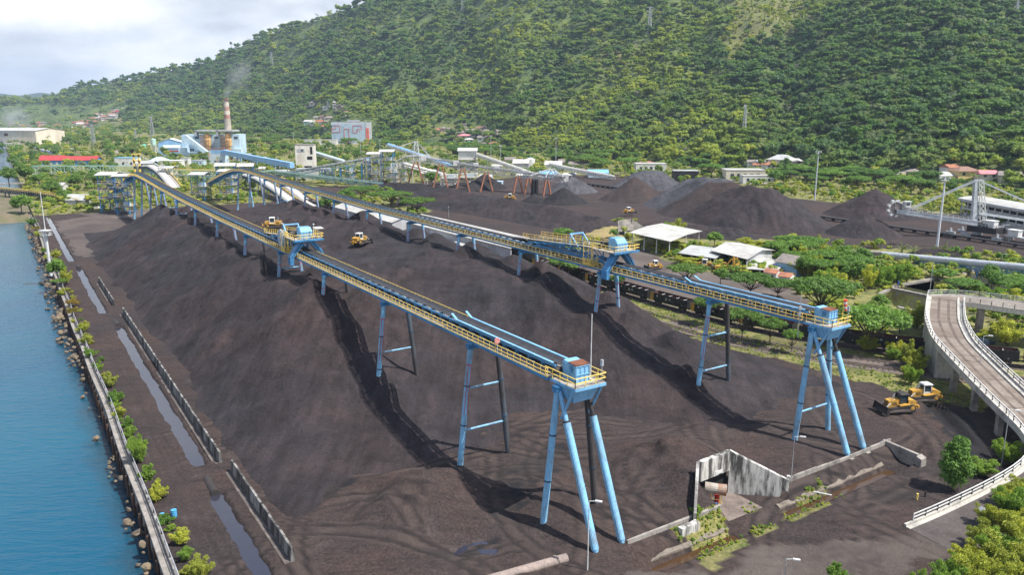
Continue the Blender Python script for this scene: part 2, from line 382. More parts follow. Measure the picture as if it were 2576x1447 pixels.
def masks(x, y):
    s, tt = ST(x, y)
    jx = x+5*fbm(x/9, y/9, 3, 31); jy = y+5*fbm(x/9, y/9, 3, 37)
    js, jt = ST(jx, jy)
    coal = (((jt < 131+19*(1-sstep(84, 100, js))) & (js < 452)) | inpoly(jx, jy, YARD2)).astype(float)
    g = 1-coal
    for p_ in DIRT: g = np.where(inpoly(jx, jy, p_), .15, g)
    for p_ in GRASSY: g = np.where(inpoly(jx, jy, p_), .9, g)
    g = g*(.55+.9*vnoise(x/7, y/7, 41))
    g = np.where((s < 63) & (s > 57) & (tt > 64) & (tt < 92), np.maximum(g, .75*sstep(.45, .7, vnoise(x/2.2, y/2.2, 43))), g)
    return np.clip(g, 0, 1)
G = masks(GX, GY).reshape(-1)
pale = np.zeros(GX.shape)
for p_ in DIRT: pale = np.maximum(pale, inpoly(GX+5*fbm(GX/6, GY/6, 4, 61), GY+5*fbm(GX/6, GY/6, 4, 62), p_)*(.8 if p_ is DIRT[0] else .6))
pale = np.maximum(pale, .9*(inpoly(GX, GY, PP((150, 528), (330, 512), (430, 500), (420, 545), (340, 550), (250, 548)))))
pale = np.maximum(pale, .55*inpoly(GX+5*fbm(GX/6, GY/6, 4, 61), GY+5*fbm(GX/6, GY/6, 4, 62), PP((135, 556), (250, 540), (330, 556), (270, 620), (215, 650), (185, 640))))
pale = pale*(.4+.8*vnoise(GX/6, GY/9, 51))
fresh = np.zeros(GX.shape)
jx_ = GX+1.6*fbm(GX/3, GY/3, 4, 91); jy_ = GY+1.6*fbm(GX/3, GY/3, 4, 92)
for p_ in (PP((1255, 1195), (1330, 1150), (1420, 1110), (1440, 1150), (1330, 1290), (1270, 1330), (1235, 1290)), PP((790, 1240), (860, 1205), (900, 1215), (880, 1250), (800, 1265)), PP((1060, 1385), (1180, 1372), (1260, 1330), (1270, 1370), (1200, 1400), (1080, 1405)), PP((2280, 985), (2330, 960), (2500, 1120), (2460, 1180)), PP((2190, 1215), (2270, 1205), (2290, 1235), (2210, 1240))): fresh = np.maximum(fresh, inpoly(jx_, jy_, p_)*1.)
fresh = fresh*sstep(.25, .6, vnoise(GX/1.7, GY/1.1, 95)+.2)
at = me.attributes.new('fresh', 'FLOAT', 'POINT'); at.data.foreach_set('value', fresh.reshape(-1).astype(np.float32))
at = me.attributes.new('graded', 'FLOAT', 'POINT'); at.data.foreach_set('value', (.5*ruts(GX, GY, True)).reshape(-1).astype(np.float32))
at = me.attributes.new('rut', 'FLOAT', 'POINT'); at.data.foreach_set('value', (.9*ruts(GX, GY)).reshape(-1).astype(np.float32))
at = me.attributes.new('grassy', 'FLOAT', 'POINT'); at.data.foreach_set('value', G.astype(np.float32))
at = me.attributes.new('dusty', 'FLOAT', 'POINT'); at.data.foreach_set('value', np.clip(pale, 0, 1).reshape(-1).astype(np.float32))
m, t, b = nt('yard_ground'); g = N(t, 'ShaderNodeNewGeometry').outputs['Position']
mp = N(t, 'ShaderNodeMapping'); mp.inputs['Rotation'].default_value = (0, 0, -ANG); mp.inputs['Scale'].default_value = (.25, 1, 1); t.links.new(g, mp.inputs[0])
c = mixc(t, ramp(t, noise(t, .045, g, 6, .62), [(.38, (0, 0, 0)), (.62, (1, 1, 1))]), (.060, .041, .036), (.042, .034, .034))
c = mixc(t, ramp(t, noise(t, .7, mp.outputs[0], 7, .7), [(.48, (0, 0, 0)), (.72, (.9,)*3)]), c, (.022, .018, .018))
c = mixc(t, ramp(t, noise(t, .16, g, 7, .66), [(.58, (0, 0, 0)), (.70, (.8,)*3)]), c, (.080, .064, .058))
c = mixc(t, .85, c, ramp(t, noise(t, 3., g, 6, .85), [(.34, (.32,)*3), (.5, (1.,)*3), (.66, (1.75,)*3)]), 'MULTIPLY')
a3 = N(t, 'ShaderNodeAttribute', attribute_name='fresh'); c = mixc(t, a3.outputs['Fac'], c, (.020, .019, .021))
a5 = N(t, 'ShaderNodeAttribute', attribute_name='graded'); c = mixc(t, a5.outputs['Fac'], c, (.095, .072, .063))
a4 = N(t, 'ShaderNodeAttribute', attribute_name='rut'); c = mixc(t, a4.outputs['Fac'], c, (.018, .015, .016))
a2 = N(t, 'ShaderNodeAttribute', attribute_name='dusty'); c = mixc(t, a2.outputs['Fac'], c, mixc(t, noise(t, .5, g, 6, .7), (.085, .070, .064), (.20, .17, .15)))
a1 = N(t, 'ShaderNodeAttribute', attribute_name='grassy')
gr = mixc(t, ramp(t, noise(t, .3, g, 7, .7), [(.38, (0, 0, 0)), (.62, (1, 1, 1))]), (.085, .115, .028), (.27, .24, .10))
gr = mixc(t, .7, gr, ramp(t, noise(t, 2.2, g, 5, .8), [(.3, (.4,)*3), (.7, (1.5,)*3)]), 'MULTIPLY')
c = mixc(t, ramp(t, a1.outputs['Fac'], [(.25, (0, 0, 0)), (.85, (1, 1, 1))]), c, gr)
t.links.new(c, b.inputs['Base Color']); b.inputs['Roughness'].default_value = .9; b.inputs['Specular IOR Level'].default_value = .2
b1 = N(t, 'ShaderNodeBump', Strength=1., Distance=.4); t.links.new(noise(t, 1.1, g, 10, .72), b1.inputs['Height']); t.links.new(b1.outputs[0], b.inputs['Normal'])
me.materials.append(m)
tag(link(bpy.data.objects.new('ground', me)), kind='structure')
def zg(x, y): return float(ground_h(np.array([x]), np.array([y]))[0])

# ------------------------------------------------------------------ sea
m, t, b = nt('sea_water'); g = N(t, 'ShaderNodeNewGeometry').outputs['Position']
c = mixc(t, ramp(t, noise(t, .012, g, 4), [(.4, (0, 0, 0)), (.65, (1, 1, 1))]), (.002, .082, .142), (.003, .056, .118))
mp = N(t, 'ShaderNodeMapping'); mp.inputs['Rotation'].default_value = (0, 0, -ANG); t.links.new(g, mp.inputs[0]); sx = N(t, 'ShaderNodeSeparateXYZ'); t.links.new(mp.outputs[0], sx.inputs[0]); ad = N(t, 'ShaderNodeMath', operation='MULTIPLY_ADD'); t.links.new(noise(t, .12, g, 4), ad.inputs[0]); ad.inputs[1].default_value = 7.; t.links.new(sx.outputs[1], ad.inputs[2]); mr = N(t, 'ShaderNodeMapRange'); t.links.new(ad.outputs[0], mr.inputs[0]); mr.inputs[1].default_value = -2.; mr.inputs[2].default_value = -8.
c = mixc(t, mr.outputs[0], c, (.018, .028, .032))
t.links.new(c, b.inputs['Base Color']); b.inputs['Roughness'].default_value = .07; b.inputs['IOR'].default_value = 1.33; b.inputs['Specular IOR Level'].default_value = .5
mp = N(t, 'ShaderNodeMapping'); mp.inputs['Rotation'].default_value = (0, 0, R(20)); mp.inputs['Scale'].default_value = (.45, 1.5, 1); t.links.new(g, mp.inputs[0])
b1 = N(t, 'ShaderNodeBump', Strength=.8, Distance=.3); t.links.new(noise(t, .55, mp.outputs[0], 6, .62), b1.inputs['Height'])
b2 = N(t, 'ShaderNodeBump', Strength=.35, Distance=.5); t.links.new(noise(t, .09, mp.outputs[0], 3, .5), b2.inputs['Height']); t.links.new(b1.outputs[0], b2.inputs['Normal'])
t.links.new(b2.outputs[0], b.inputs['Normal']); SEA = m
mb = MB(); mb.poly([S(-300, 14, -3.6), S(9000, 14, -3.6), S(9000, -6000, -3.6), S(-300, -6000, -3.6)][::-1])
tag(mb.build('sea', SEA), kind='structure')
# the spit of land past the yard
ls = axis((440, 660, 5)); lt = axis((-80, 12, 3)); A, B = np.meshgrid(ls, lt, indexing='ij')
edge = sstep(452, 470, A+8*fbm(A/9, B/9, 3, 3))*(1-sstep(620, 655, A+6*fbm(A/9, B/9, 3, 4)))
Z = -5+5.2*edge+.4*fbm(A/6, B/6, 3, 6)*edge
me = npmesh('shore_land', np.stack([A*DS[0]+B*NT[0], A*DS[1]+B*NT[1], Z], -1).reshape(-1, 3), gridfaces(len(ls), len(lt))[:, ::-1], [paint('shore_soil', (.16, .13, .09), (.09, .10, .04), .9, .15)], smooth=True)
tag(link(bpy.data.objects.new('shore_land', me)), kind='structure')
# drain and ditch water
WAT = None
m, t, b = nt('still_water'); g = N(t, 'ShaderNodeNewGeometry').outputs['Position']
b.inputs['Base Color'].default_value = (.03, .03, .045, 1); b.inputs['Roughness'].default_value = .08; b.inputs['Specular IOR Level'].default_value = .8
b1 = N(t, 'ShaderNodeBump', Strength=.15, Distance=.05); t.links.new(noise(t, 1.2, g, 3), b1.inputs['Height']); t.links.new(b1.outputs[0], b.inputs['Normal'])
WAT = m
m, t, b = nt('brown_water'); b.inputs['Base Color'].default_value = (.055, .028, .012, 1); b.inputs['Roughness'].default_value = .1
g = N(t, 'ShaderNodeNewGeometry').outputs['Position']; t.links.new(mixc(t, noise(t, .6, g, 4), (.05, .026, .012), (.075, .04, .018)), b.inputs['Base Color']); BWAT = m
m, t, b = nt('pond_water'); b.inputs['Roughness'].default_value = .08
g = N(t, 'ShaderNodeNewGeometry').outputs['Position']; t.links.new(mixc(t, noise(t, .2, g, 4), (.03, .03, .016), (.05, .04, .02)), b.inputs['Base Color']); PWAT = m
mb = MB()
for s0, s1, tc in DRAINS: mb.poly([S(s0-.5, tc-2, -.42), S(s0-.5, tc+2, -.42), S(s1+.5, tc+2, -.42), S(s1+.5, tc-2, -.42)])
tag(mb.build('drain_water', WAT), kind='structure')
mb = MB(); x, y = P(1210, 1368)
mb.poly([(x+8*math.cos(a), y+4.4*math.sin(a), -.52) for a in np.linspace(0, 6.28, 25)[:-1]])
tag(mb.build('puddle_water', WAT), kind='structure')
mb = MB()
for t0, t1 in ((54, 72.6), (81.8, 106.5)): mb.poly([S(57.6, t0, -2.35), S(60.2, t0, -2.35), S(60.2, t1, -2.35), S(57.6, t1, -2.35)][::-1])
tag(mb.build('ditch_water', BWAT), kind='structure')
mb = MB()
for p_ in PONDS: mb.poly([(x, y, -.3) for x, y in p_])
tag(mb.build('pond_water', PWAT), kind='structure')

# ------------------------------------------------------------------ main stockpile below the two long conveyors
def stock_h(s, t):
    s = np.asarray(s, float); t = np.asarray(t, float)
    jit = 3.5*fbm(s/16, t/16, 4, 71); jt = 2.2*fbm(s/12, t/12, 3, 72)
    se = s+jit; te = t+jt
    c1 = np.interp(se+9*np.clip((50-te)/16, 0, 1), [90, 100, 110, 121, 130, 141, 151, 165, 180, 210, 245, 270, 300, 335, 352, 365, 378, 390], [-.6, .1, 1.2, 3, 6.6, 11, 14.2, 13.6, 13.2, 13.0, 12.6, 14.2, 13.4, 11.6, 9, 4.5, 1, -.6])
    c2 = np.interp(se, [76, 84, 93, 108, 122, 135, 150, 180, 210, 240, 270, 300, 335, 360, 375, 390], [-.6, .4, 2.4, 5.6, 9.8, 12, 12.8, 13.4, 12.4, 13.6, 12.8, 12.8, 11.6, 8, 3, -.6])
    sad = np.interp(se, [92, 104, 115, 130, 145, 160, 180, 240, 300, 335, 360, 380, 392], [-.6, .2, 1.2, 4.6, 8.3, 10.4, 11.6, 10.8, 11, 9.6, 6, 1, -.6])
    w = [(22, 'a'), (26.5, 'b'), (49, 1), (58, 1), (78, 2), (98, 3), (107, 3), (127, 'b'), (132, 'a')]
    vals = {'a': -.6+0*s, 'b': np.minimum(.35, np.where(te < 70, c1, c2)), 1: c1, 2: sad, 3: c2}
    z = np.full(s.shape, -.6)
    for (t0, a), (t1, b_) in zip(w[:-1], w[1:]):
        k = (te >= t0) & (te < t1); f_ = (te-t0)/(t1-t0)
        if a in (1, 2, 3) and b_ in (1, 2, 3): f_ = f_*f_*(3-2*f_)
        z = np.where(k, vals[a]*(1-f_)+vals[b_]*f_, z)
    up = sstep(.3, 3, z)
    # dumped cones: under the chutes, over the saddle, fans on the flank
    rc = random.Random(21); CN = []
    for tc_ in (55, 103):
        q = 118 if tc_ == 55 else 96
        while q < 350: CN.append((q, tc_+rc.choice((-4.5, -3.5, 3.5, 4.5))+rc.uniform(-1, 1), rc.uniform(1.6, 3.6))); q += rc.uniform(7, 14)
    for _ in range(46): CN.append((rc.uniform(135, 350), rc.uniform(62, 97), rc.uniform(.9, 2.6)))
    for _ in range(30): CN.append((rc.uniform(120, 350), rc.uniform(34, 50), rc.uniform(.5, 1.3)))
    for _ in range(16): CN.append((rc.uniform(95, 160), rc.uniform(40, 110), rc.uniform(.4, 1.2)))
    base = z.copy()
    for cs, ct, dh in CN:
        d_ = np.hypot(s-cs, t-ct); k = d_ < 1.2
        cz = float(np.interp(cs, [90, 121, 151, 300, 352, 390], [0, 3, 12.5, 12.5, 8, 0])) if not base.size > 999 else float(base[np.unravel_index(np.argmin(d_), d_.shape)])
        dw = d_*(1+.12*np.sin(3*np.arctan2(t-ct, s-cs)+cs)); z = np.maximum(z, cz+dh-.66*np.sqrt(dw*dw+.4))
    # gullies running down the flanks, dozer ruts on the top
    fl = sstep(24, 32, t)*(1-sstep(46, 52, t))
    z = z+up*(.8*fbm(s/3.6+t*.12, t/22, 4, 81)*fl+.55*fbm(s/9, t/9, 5, 84)+.4*fbm(s/3., t/3., 4, 88)+.5*np.abs(fbm(s/8, t/6, 4, 89))*sstep(48, 56, t))
    tr = .9*np.exp(-((t-55-2*np.sin(s/17))/3.4)**2)+.9*np.exp(-((t-103-2*np.sin(s/13))/3.2)**2)    # trenches and small heaps below the belts
    z = z-up*tr*(.5+1.6*np.sin(s/30*6.283+.6)*.5)*sstep(9, 12, z)
    return z
sa2 = np.arange(74, 396, .8); ta2 = np.arange(21, 134, .7); A, B = np.meshgrid(sa2, ta2, indexing='ij'); Z = stock_h(A, B)
me = npmesh('coal_stockpile', np.stack([A*DS[0]+B*NT[0], A*DS[1]+B*NT[1], Z-.05], -1).reshape(-1, 3), gridfaces(len(sa2), len(ta2))[:, ::-1], [COAL], smooth=True)
o = link(bpy.data.objects.new('coal_stockpile', me)); tag(o, 'huge dark coal stockpile heaped below both long blue conveyors', 'coal heap')
def zs(s, t):
    x, y, _ = S(s, t); return max(zg(x, y), float(stock_h(np.array([s]), np.array([t]))[0])-.05)

# coal heaps shaped as cones and ridges
def solve_apex(u, va, vb, k=.7):
    Y = P(u, vb)[1]
    for _ in range(40):
        z = Zat(u, va, Y); Y = P(u, vb)[1]+max(z, 0)/k
    return Xat(u, va, Y), Y, Zat(u, va, Y)
def heap(pts, label, mat, k=.7, grp='coal heaps in the rear stockyard', rough=1., seed=1, res=None):
    """pts: (u, apex v, base v); a ridge runs from point to point"""
    A = [solve_apex(*p_, k) for p_ in pts]
    zm = max(a[2] for a in A); rad = zm/k+3
    xs = [a[0] for a in A]; ys = [a[1] for a in A]; res = res or max(.6, zm/16)
    gx = np.arange(min(xs)-rad, max(xs)+rad, res); gy = np.arange(min(ys)-rad, max(ys)+rad, res)
    X, Y = np.meshgrid(gx, gy, indexing='ij'); Z = np.full(X.shape, -9.)
    segs = list(zip(A[:-1], A[1:])) or [(A[0], A[0])]
    for a, b_ in segs:
        d = np.array([b_[0]-a[0], b_[1]-a[1]]); L = d@d
        f_ = np.clip(((X-a[0])*d[0]+(Y-a[1])*d[1])/L, 0, 1) if L > 0 else 0*X
        dist = np.hypot(X-a[0]-f_*d[0], Y-a[1]-f_*d[1]); top = a[2]+f_*(b_[2]-a[2])
        dist = np.sqrt(dist**2+(zm*.12)**2)-zm*.10
        Z = np.maximum(Z, top-k*dist)
    th = np.arctan2(Y-np.mean(ys), X-np.mean(xs))
    up = sstep(0, zm*.3, Z)
    Z = Z+rough*up*(.09*zm*fbm(X/(zm*.6), Y/(zm*.6), 4, seed)+.05*zm*fbm(th*9, Z*.05, 3, seed+3)+.02*zm*fbm(X/(zm*.12), Y/(zm*.12), 3, seed+5))
    Z = np.maximum(Z, -.5)
    V = np.stack([X, Y, Z], -1).reshape(-1, 3); F = gridfaces(len(gx), len(gy))
    keep = (V[F][:, :, 2] > -.45).any(1); F = F[keep]
    used = np.unique(F); rm = np.full(len(V), -1); rm[used] = np.arange(len(used))
    me = npmesh('coal_heap', V[used], rm[F], [mat], smooth=True)
    return tag(link(bpy.data.objects.new('coal_heap', me)), label, 'coal heap', grp)
heap([(1438, 443, 488)], 'grey coal cone beneath the tip of the white stacker conveyor', COALG, .6, seed=4)
heap([(1418, 473, 517)], 'fresh black coal cone with scooped face beside the brown stacker legs', COALK, .62, seed=7)
heap([(1345, 487, 514)], 'small black coal cone under the last brown stacker leg', COALK, .62, seed=8)
heap([(1219, 438, 478), (1180, 466, 482)], 'dark coal wedge leaning on the brown stacker legs', COALK, .62, seed=9)
heap([(1604, 430, 480), (1655, 427, 480)], 'tall grey coal heap behind the brown cone', COALG, .66, seed=12)
heap([(1599, 446, 512)], 'brown coal cone in front of the tall grey heap', COALB, .66, seed=14, rough=.7)
heap([(1741, 447, 530), (1812, 446, 548)], 'grey crested coal ridge right of the brown cone', COALG, .62, seed=17)
heap([(1790, 458, 553), (1838, 458, 560)], 'dark coal ridge in front of the grey crested ridge', COALB, .62, seed=18)
heap([(1866, 466, 572), (1935, 473, 590)], 'largest dark coal ridge with steep right flank', COAL, .62, seed=21)
heap([(2206, 477, 556)], 'broad dark coal heap behind the bucket wheel', COAL, .55, seed=24)
heap([(2176, 535, 602)], 'dark coal cone in front of the bucket wheel', COAL, .6, seed=27, rough=.7)
heap([(2330, 625, 652), (2400, 630, 656)], 'low coal mound beside the tall rusty mast', COAL, .4, seed=31)
heap([(2500, 655, 690), (2560, 662, 700)], 'low spread coal mound behind the round blue pipe conveyor', COAL, .35, seed=33)
heap([(1100, 468, 520), (1260, 500, 545), (1400, 520, 570), (1500, 545, 590)], 'wide uneven coal heap behind the long white warehouse', COAL, .34, seed=41, rough=1.5, res=1.)
heap([(1528, 800, 868)], 'pointed coal cone on the slope behind the near trestles', COAL, .6, grp='small coal cones by the second conveyor', seed=51); heap([(1625, 848, 905)], 'low broken coal cone between the two conveyors near the front', COAL, .55, grp='small coal cones by the second conveyor', seed=53, rough=1.6)
heap([(980, 458, 480), (1060, 462, 482)], 'low black coal bank below the blue transfer tower', COALK, .5, seed=43)
heap([(1640, 560, 590), (1750, 566, 600), (1850, 574, 606)], 'low coal bank behind the open shed and workshop', COAL, .4, seed=45, rough=1.4)
# ------------------------------------------------------------------ foliage meshes
def ico(sub):
    import bmesh
    bm = bmesh.new(); bmesh.ops.create_icosphere(bm, subdivisions=sub, radius=1)
    v = np.array([q.co[:] for q in bm.verts]); f = np.array([[q.index for q in p.verts] for p in bm.faces]); bm.free(); return v, f
ICO1, ICO2 = ico(1), ico(2)
def leaf_quads(c, nrm, size, asp, rng):
    n = len(c); nrm = nrm/np.linalg.norm(nrm, axis=1, keepdims=True)
    a = rng.normal(size=(n, 3)); x = np.cross(nrm, a); x /= np.linalg.norm(x, axis=1, keepdims=True); y = np.cross(nrm, x)
    sx = (size*rng.uniform(.6, 1.3, n))[:, None]; sy = sx*asp
    bend = nrm*sx*.25
    V = np.stack([c-x*sx, c-y*sy+bend*.5, c+x*sx, c+y*sy+bend*.5], 1).reshape(-1, 3)
    return V, np.arange(4*n).reshape(n, 4)
def crown(lumps, nleaf, leaf, seed, asp=.55, core=.78, jit=.5, droop=0., flat=1.):
    """lumps: list of (centre, radius); foliage faces spread through and over every lump, with a rough inner mass"""
    rng = np.random.default_rng(seed); V = []; F = []; k = 0
    for (c, r) in lumps:
        c = np.array(c, float)
        d = rng.normal(size=(nleaf, 3)); d /= np.linalg.norm(d, axis=1, keepdims=True)
        d[:, 2] = np.where(d[:, 2] < -.35, -d[:, 2], d[:, 2])
        rr = r*(rng.uniform(.55, 1.12, nleaf))[:, None]
        p = c+d*rr*np.array([1, 1, flat]); nn = d*np.array([1, 1, 1/flat])+rng.normal(size=(nleaf, 3))*jit+np.array([0, 0, .35-droop])
        v, f = leaf_quads(p, nn, leaf, asp, rng); V.append(v); F.append(f+k); k += len(v)
        if core:
            v, f = ICO1; q = v*(r*core*rng.uniform(.75, 1.1, len(v)))[:, None]*np.array([1, 1, flat])+c
            f4 = np.concatenate([f, f[:, 2:3]], 1); V.append(q); F.append(f4+k); k += len(q)
    return np.concatenate(V), np.concatenate(F)
def quadmesh(name, V, F, mats):
    me = bpy.data.meshes.new(name)
    fl = [tuple(q[:3]) if q[2] == q[3] else tuple(q) for q in F.tolist()]
    me.from_pydata(V.tolist(), [], fl)
    for m_ in (mats if isinstance(mats, list) else [mats]): me.materials.append(m_)
    me.update(); return me
def lumps_round(n, rx, rz, zc, r, seed, up=.2):
    rng = random.Random(seed); L = [((0, 0, zc), rx*.62)]
    for i in range(n):
        a = i*2.399+rng.uniform(-.4, .4); e = rng.uniform(-.5+up, 1); h = math.sqrt(max(0, 1-e*e))*rng.uniform(.75, 1.05)
        L.append(((math.cos(a)*rx*h*.8, math.sin(a)*rx*h*.8, zc+e*rz*.75), r*rng.uniform(.7, 1.25)))
    return L
def lumps_flat(n, rx, zc, r, seed):
    rng = random.Random(seed); L = []
    for i in range(n):
        d = math.sqrt((i+.5)/n); a = i*2.399
        L.append(((math.cos(a)*rx*d, math.sin(a)*rx*d, zc-.16*rx*d*d+rng.uniform(-.35, .35)), r*rng.uniform(.75, 1.2)))
    return L
def lumps_tall(n, rx, h, r, seed, z0=.12):
    rng = random.Random(seed); L = []
    for i in range(n):
        f = (i+.5)/n; w = rx*(math.sin(math.pi*(f*.8+.14)))*rng.uniform(.5, 1.); a = i*2.399
        L.append(((math.cos(a)*w*.7, math.sin(a)*w*.7, h*(z0+(1-z0)*f*.95)), r*rng.uniform(.7, 1.15)*(1.1-.5*f)))
    return L
def frond_crown(n, length, z, seed, seg=6):
    rng = random.Random(seed); V = []; F = []
    for i in range(n):
        a = i*2.399+rng.uniform(-.2, .2); el = rng.uniform(-.15, 1.15); L = length*rng.uniform(.8, 1.1)
        p = Vector((0, 0, z)); d = Vector((math.cos(a)*math.cos(el), math.sin(a)*math.cos(el), math.sin(el))); sd = Vector((-math.sin(a), math.cos(a), 0))
        for k in range(seg):
            q = p+d*(L/seg); w = L*.17*math.sin(math.pi*(k+1.1)/(seg+1.3))
            for sgn in (-1, 1):
                for m_ in range(2):     # leaflets, drooping
                    b0 = p.lerp(q, m_*.5); b1 = p.lerp(q, m_*.5+.42); tip = b1+sd*sgn*w+d*.06*L-Vector((0, 0, w*.55))
                    j = len(V); V += [b0[:], b1[:], tip[:]]; F.append((j, j+1, j+2, j+2))
            p = q; d = (d-Vector((0, 0, .42*1.3/seg*2.2))).normalized()
    return np.array(V), np.array(F)
def trunk_mesh(h, r, limbs=(), lean=0., n=6, seg=3, r_top=.55):
    mb = MB(); pts = [(lean*(k/seg)**2*h, .04*h*math.sin(k*1.7), h*k/seg) for k in range(seg+1)]
    for k in range(seg): mb.tube(pts[k], pts[k+1], r*(1-(1-r_top)*k/seg), r*(1-(1-r_top)*(k+1)/seg), n, cap=False)
    for (z, tip, rr) in limbs:
        b_ = Vector((lean*(z/h)**2*h, 0, z)); tp = Vector(tip); mid = b_.lerp(tp, .5)+Vector((0, 0, -.08*(tp-b_).length))
        mb.tube(b_, mid, rr, rr*.7, 5, cap=False); mb.tube(mid, tp, rr*.7, rr*.3, 5, cap=False)
    return mb
def mesh_of(mb, name, mat):
    me = bpy.data.meshes.new(name); me.from_pydata(mb.v, [], mb.f); me.materials.append(mat); me.update(); return me

# ------------------------------------------------------------------ the hill
def azr(u, v):
    a, dy, dz = ray(u, v); return math.atan2(a, dy), dz/math.hypot(a, dy)
BASE = [(-1200, 3600), (-300, 3500), (0, 3300), (150, 2750), (300, 2400), (450, 2100), (600, 1850), (860, 1420), (1050, 1290), (1200, 1180), (1350, 1010), (1500, 900), (1700, 790), (2000, 690), (2300, 640), (2576, 610), (3000, 600), (4200, 640)]
SKY = [(-1200, 262, 5200), (-300, 255, 4600), (0, 248, 4300), (100, 246, 4200), (150, 234, 4000), (200, 212, 3800), (330, 193, 3500), (400, 176, 3350), (480, 163, 3200), (540, 140, 3050), (600, 113, 2900), (640, 88, 2800), (720, 64, 2650), (800, 42, 2500), (850, 18, 2400), (900, 2, 2300), (1000, -45, 2200), (1200, -115, 2050), (1500, -190, 1900), (1900, -250, 1800), (2300, -280, 1750), (2600, -280, 1750), (3200, -240, 1750), (4200, -150, 1800)]
_ba = np.array([azr(u, 320)[0] for u, _ in BASE]); _br = np.array([r for _, r in BASE], float)
_sa = np.array([azr(u, v)[0] for u, v, _ in SKY]); _ss = np.array([azr(u, v)[1] for u, v, _ in SKY]); _sr = np.array([r for *_, r in SKY], float)
def hill_z(az, r):
    rb = np.interp(az, _ba, _br); rr = np.interp(az, _sa, _sr); zr = CAMH+np.interp(az, _sa, _ss)*rr-11
    f = (r-rb)/(rr-rb); fc = np.clip(f, 0, 1)
    x = r*np.sin(az); y = r*np.cos(az)
    z = zr*np.where(fc < 1, .86*fc**1.12+.14*fc**3, 1)
    spur = fbm(az*9+3, r/1400, 3, 101)*.20*zr*np.sin(math.pi*fc)+fbm(x/120, y/120, 4, 105)*26*sstep(0, .15, f)*(1-.75*sstep(.85, 1, f))
    z = z+spur
    z = np.where(f > 1, zr-(r-rr)*.25, z)
    return np.where(f < 0, f*60, z)
azs = np.linspace(azr(-1000, 300)[0], azr(4000, 300)[0], 330); fs = np.concatenate([[-.06, -.02], np.linspace(0, 1, 84), [1.06, 1.2, 1.5]])
AZ, FF = np.meshgrid(azs, fs, indexing='ij'); RB = np.interp(AZ, _ba, _br); RR = np.interp(AZ, _sa, _sr); RD = RB+FF*(RR-RB)
HZ = hill_z(AZ, RD)
me = npmesh('hill', np.stack([RD*np.sin(AZ), RD*np.cos(AZ), HZ], -1).reshape(-1, 3), gridfaces(len(azs), len(fs)), [], smooth=True)
CLEAR = [(1820, -40), (2010, -40), (2060, 30), (1990, 90), (1900, 110), (1840, 160), (1800, 120), (1840, 60)]
def projv(x, y, z):
    d = y*CPI-(z-CAMH)*SPI; up = y*SPI+(z-CAMH)*CPI; return CX+FPX*x/d, CY-FPX*up/d
HU, HV = projv(RD*np.sin(AZ), RD*np.cos(AZ), HZ)
cl = inpoly(HU+14*fbm(HU/25, HV/25, 3, 8), HV+10*fbm(HU/25, HV/25, 3, 9), CLEAR)*(.1+.6*vnoise(HU/16, HV/7, 5))
for (u, v, w_, h_) in ((1560, 140, 60, 30), (2210, 440, 60, 18), (300, 300, 60, 12), (1130, 330, 50, 14)): cl = np.maximum(cl, .8*np.exp(-((HU-u)/w_)**2-((HV-v)/h_)**2))
at = me.attributes.new('bare', 'FLOAT', 'POINT'); at.data.foreach_set('value', np.clip(cl, 0, 1).reshape(-1).astype(np.float32))
m, t, b = nt('hill_undergrowth'); g = N(t, 'ShaderNodeNewGeometry').outputs['Position']
c = mixc(t, ramp(t, noise(t, .02, g, 7, .65), [(.38, (0, 0, 0)), (.62, (1, 1, 1))]), (.04, .075, .02), (.12, .16, .032))
c = mixc(t, .7, c, ramp(t, noise(t, .25, g, 6, .8), [(.3, (.35,)*3), (.7, (1.5,)*3)]), 'MULTIPLY')
a1 = N(t, 'ShaderNodeAttribute', attribute_name='bare'); c = mixc(t, a1.outputs['Fac'], c, mixc(t, noise(t, .09, g, 6, .7), (.30, .22, .10), (.15, .16, .04)))
t.links.new(c, b.inputs['Base Color']); b.inputs['Roughness'].default_value = .9
b1 = N(t, 'ShaderNodeBump', Strength=1., Distance=3.); t.links.new(noise(t, .16, g, 8, .7), b1.inputs['Height']); t.links.new(b1.outputs[0], b.inputs['Normal'])
me.materials.append(m); tag(link(bpy.data.objects.new('hill', me)), kind='structure')
# blue hills far off at the left edge
V = []; az0 = np.linspace(azr(-500, 240)[0], azr(420, 240)[0], 60)
top = np.interp(az0, [azr(u, 240)[0] for u in (-500, -100, 0, 30, 60, 80, 100, 140, 200, 420)], [azr(u, v)[1] for u, v in ((-500, 236), (-100, 234), (0, 233), (30, 237), (60, 240), (80, 235), (105, 232), (140, 239), (200, 246), (420, 262))])
for a, s_ in zip(az0, top):
    for r, k in ((8200, 0), (8900, .8), (9600, 1.), (10600, .7), (11600, 0)): V.append((r*math.sin(a), r*math.cos(a), (CAMH+s_*9600)*k+(14*fbm(np.array([a*90]), np.array([k*3]), 3, 3)[0]*k)))
me = npmesh('far_hills', V, gridfaces(60, 5), [paint('far_hill_green', (.03, .055, .02), (.05, .08, .03), .9, .004)], smooth=True)
tag(link(bpy.data.objects.new('far_hills', me)), kind='structure')

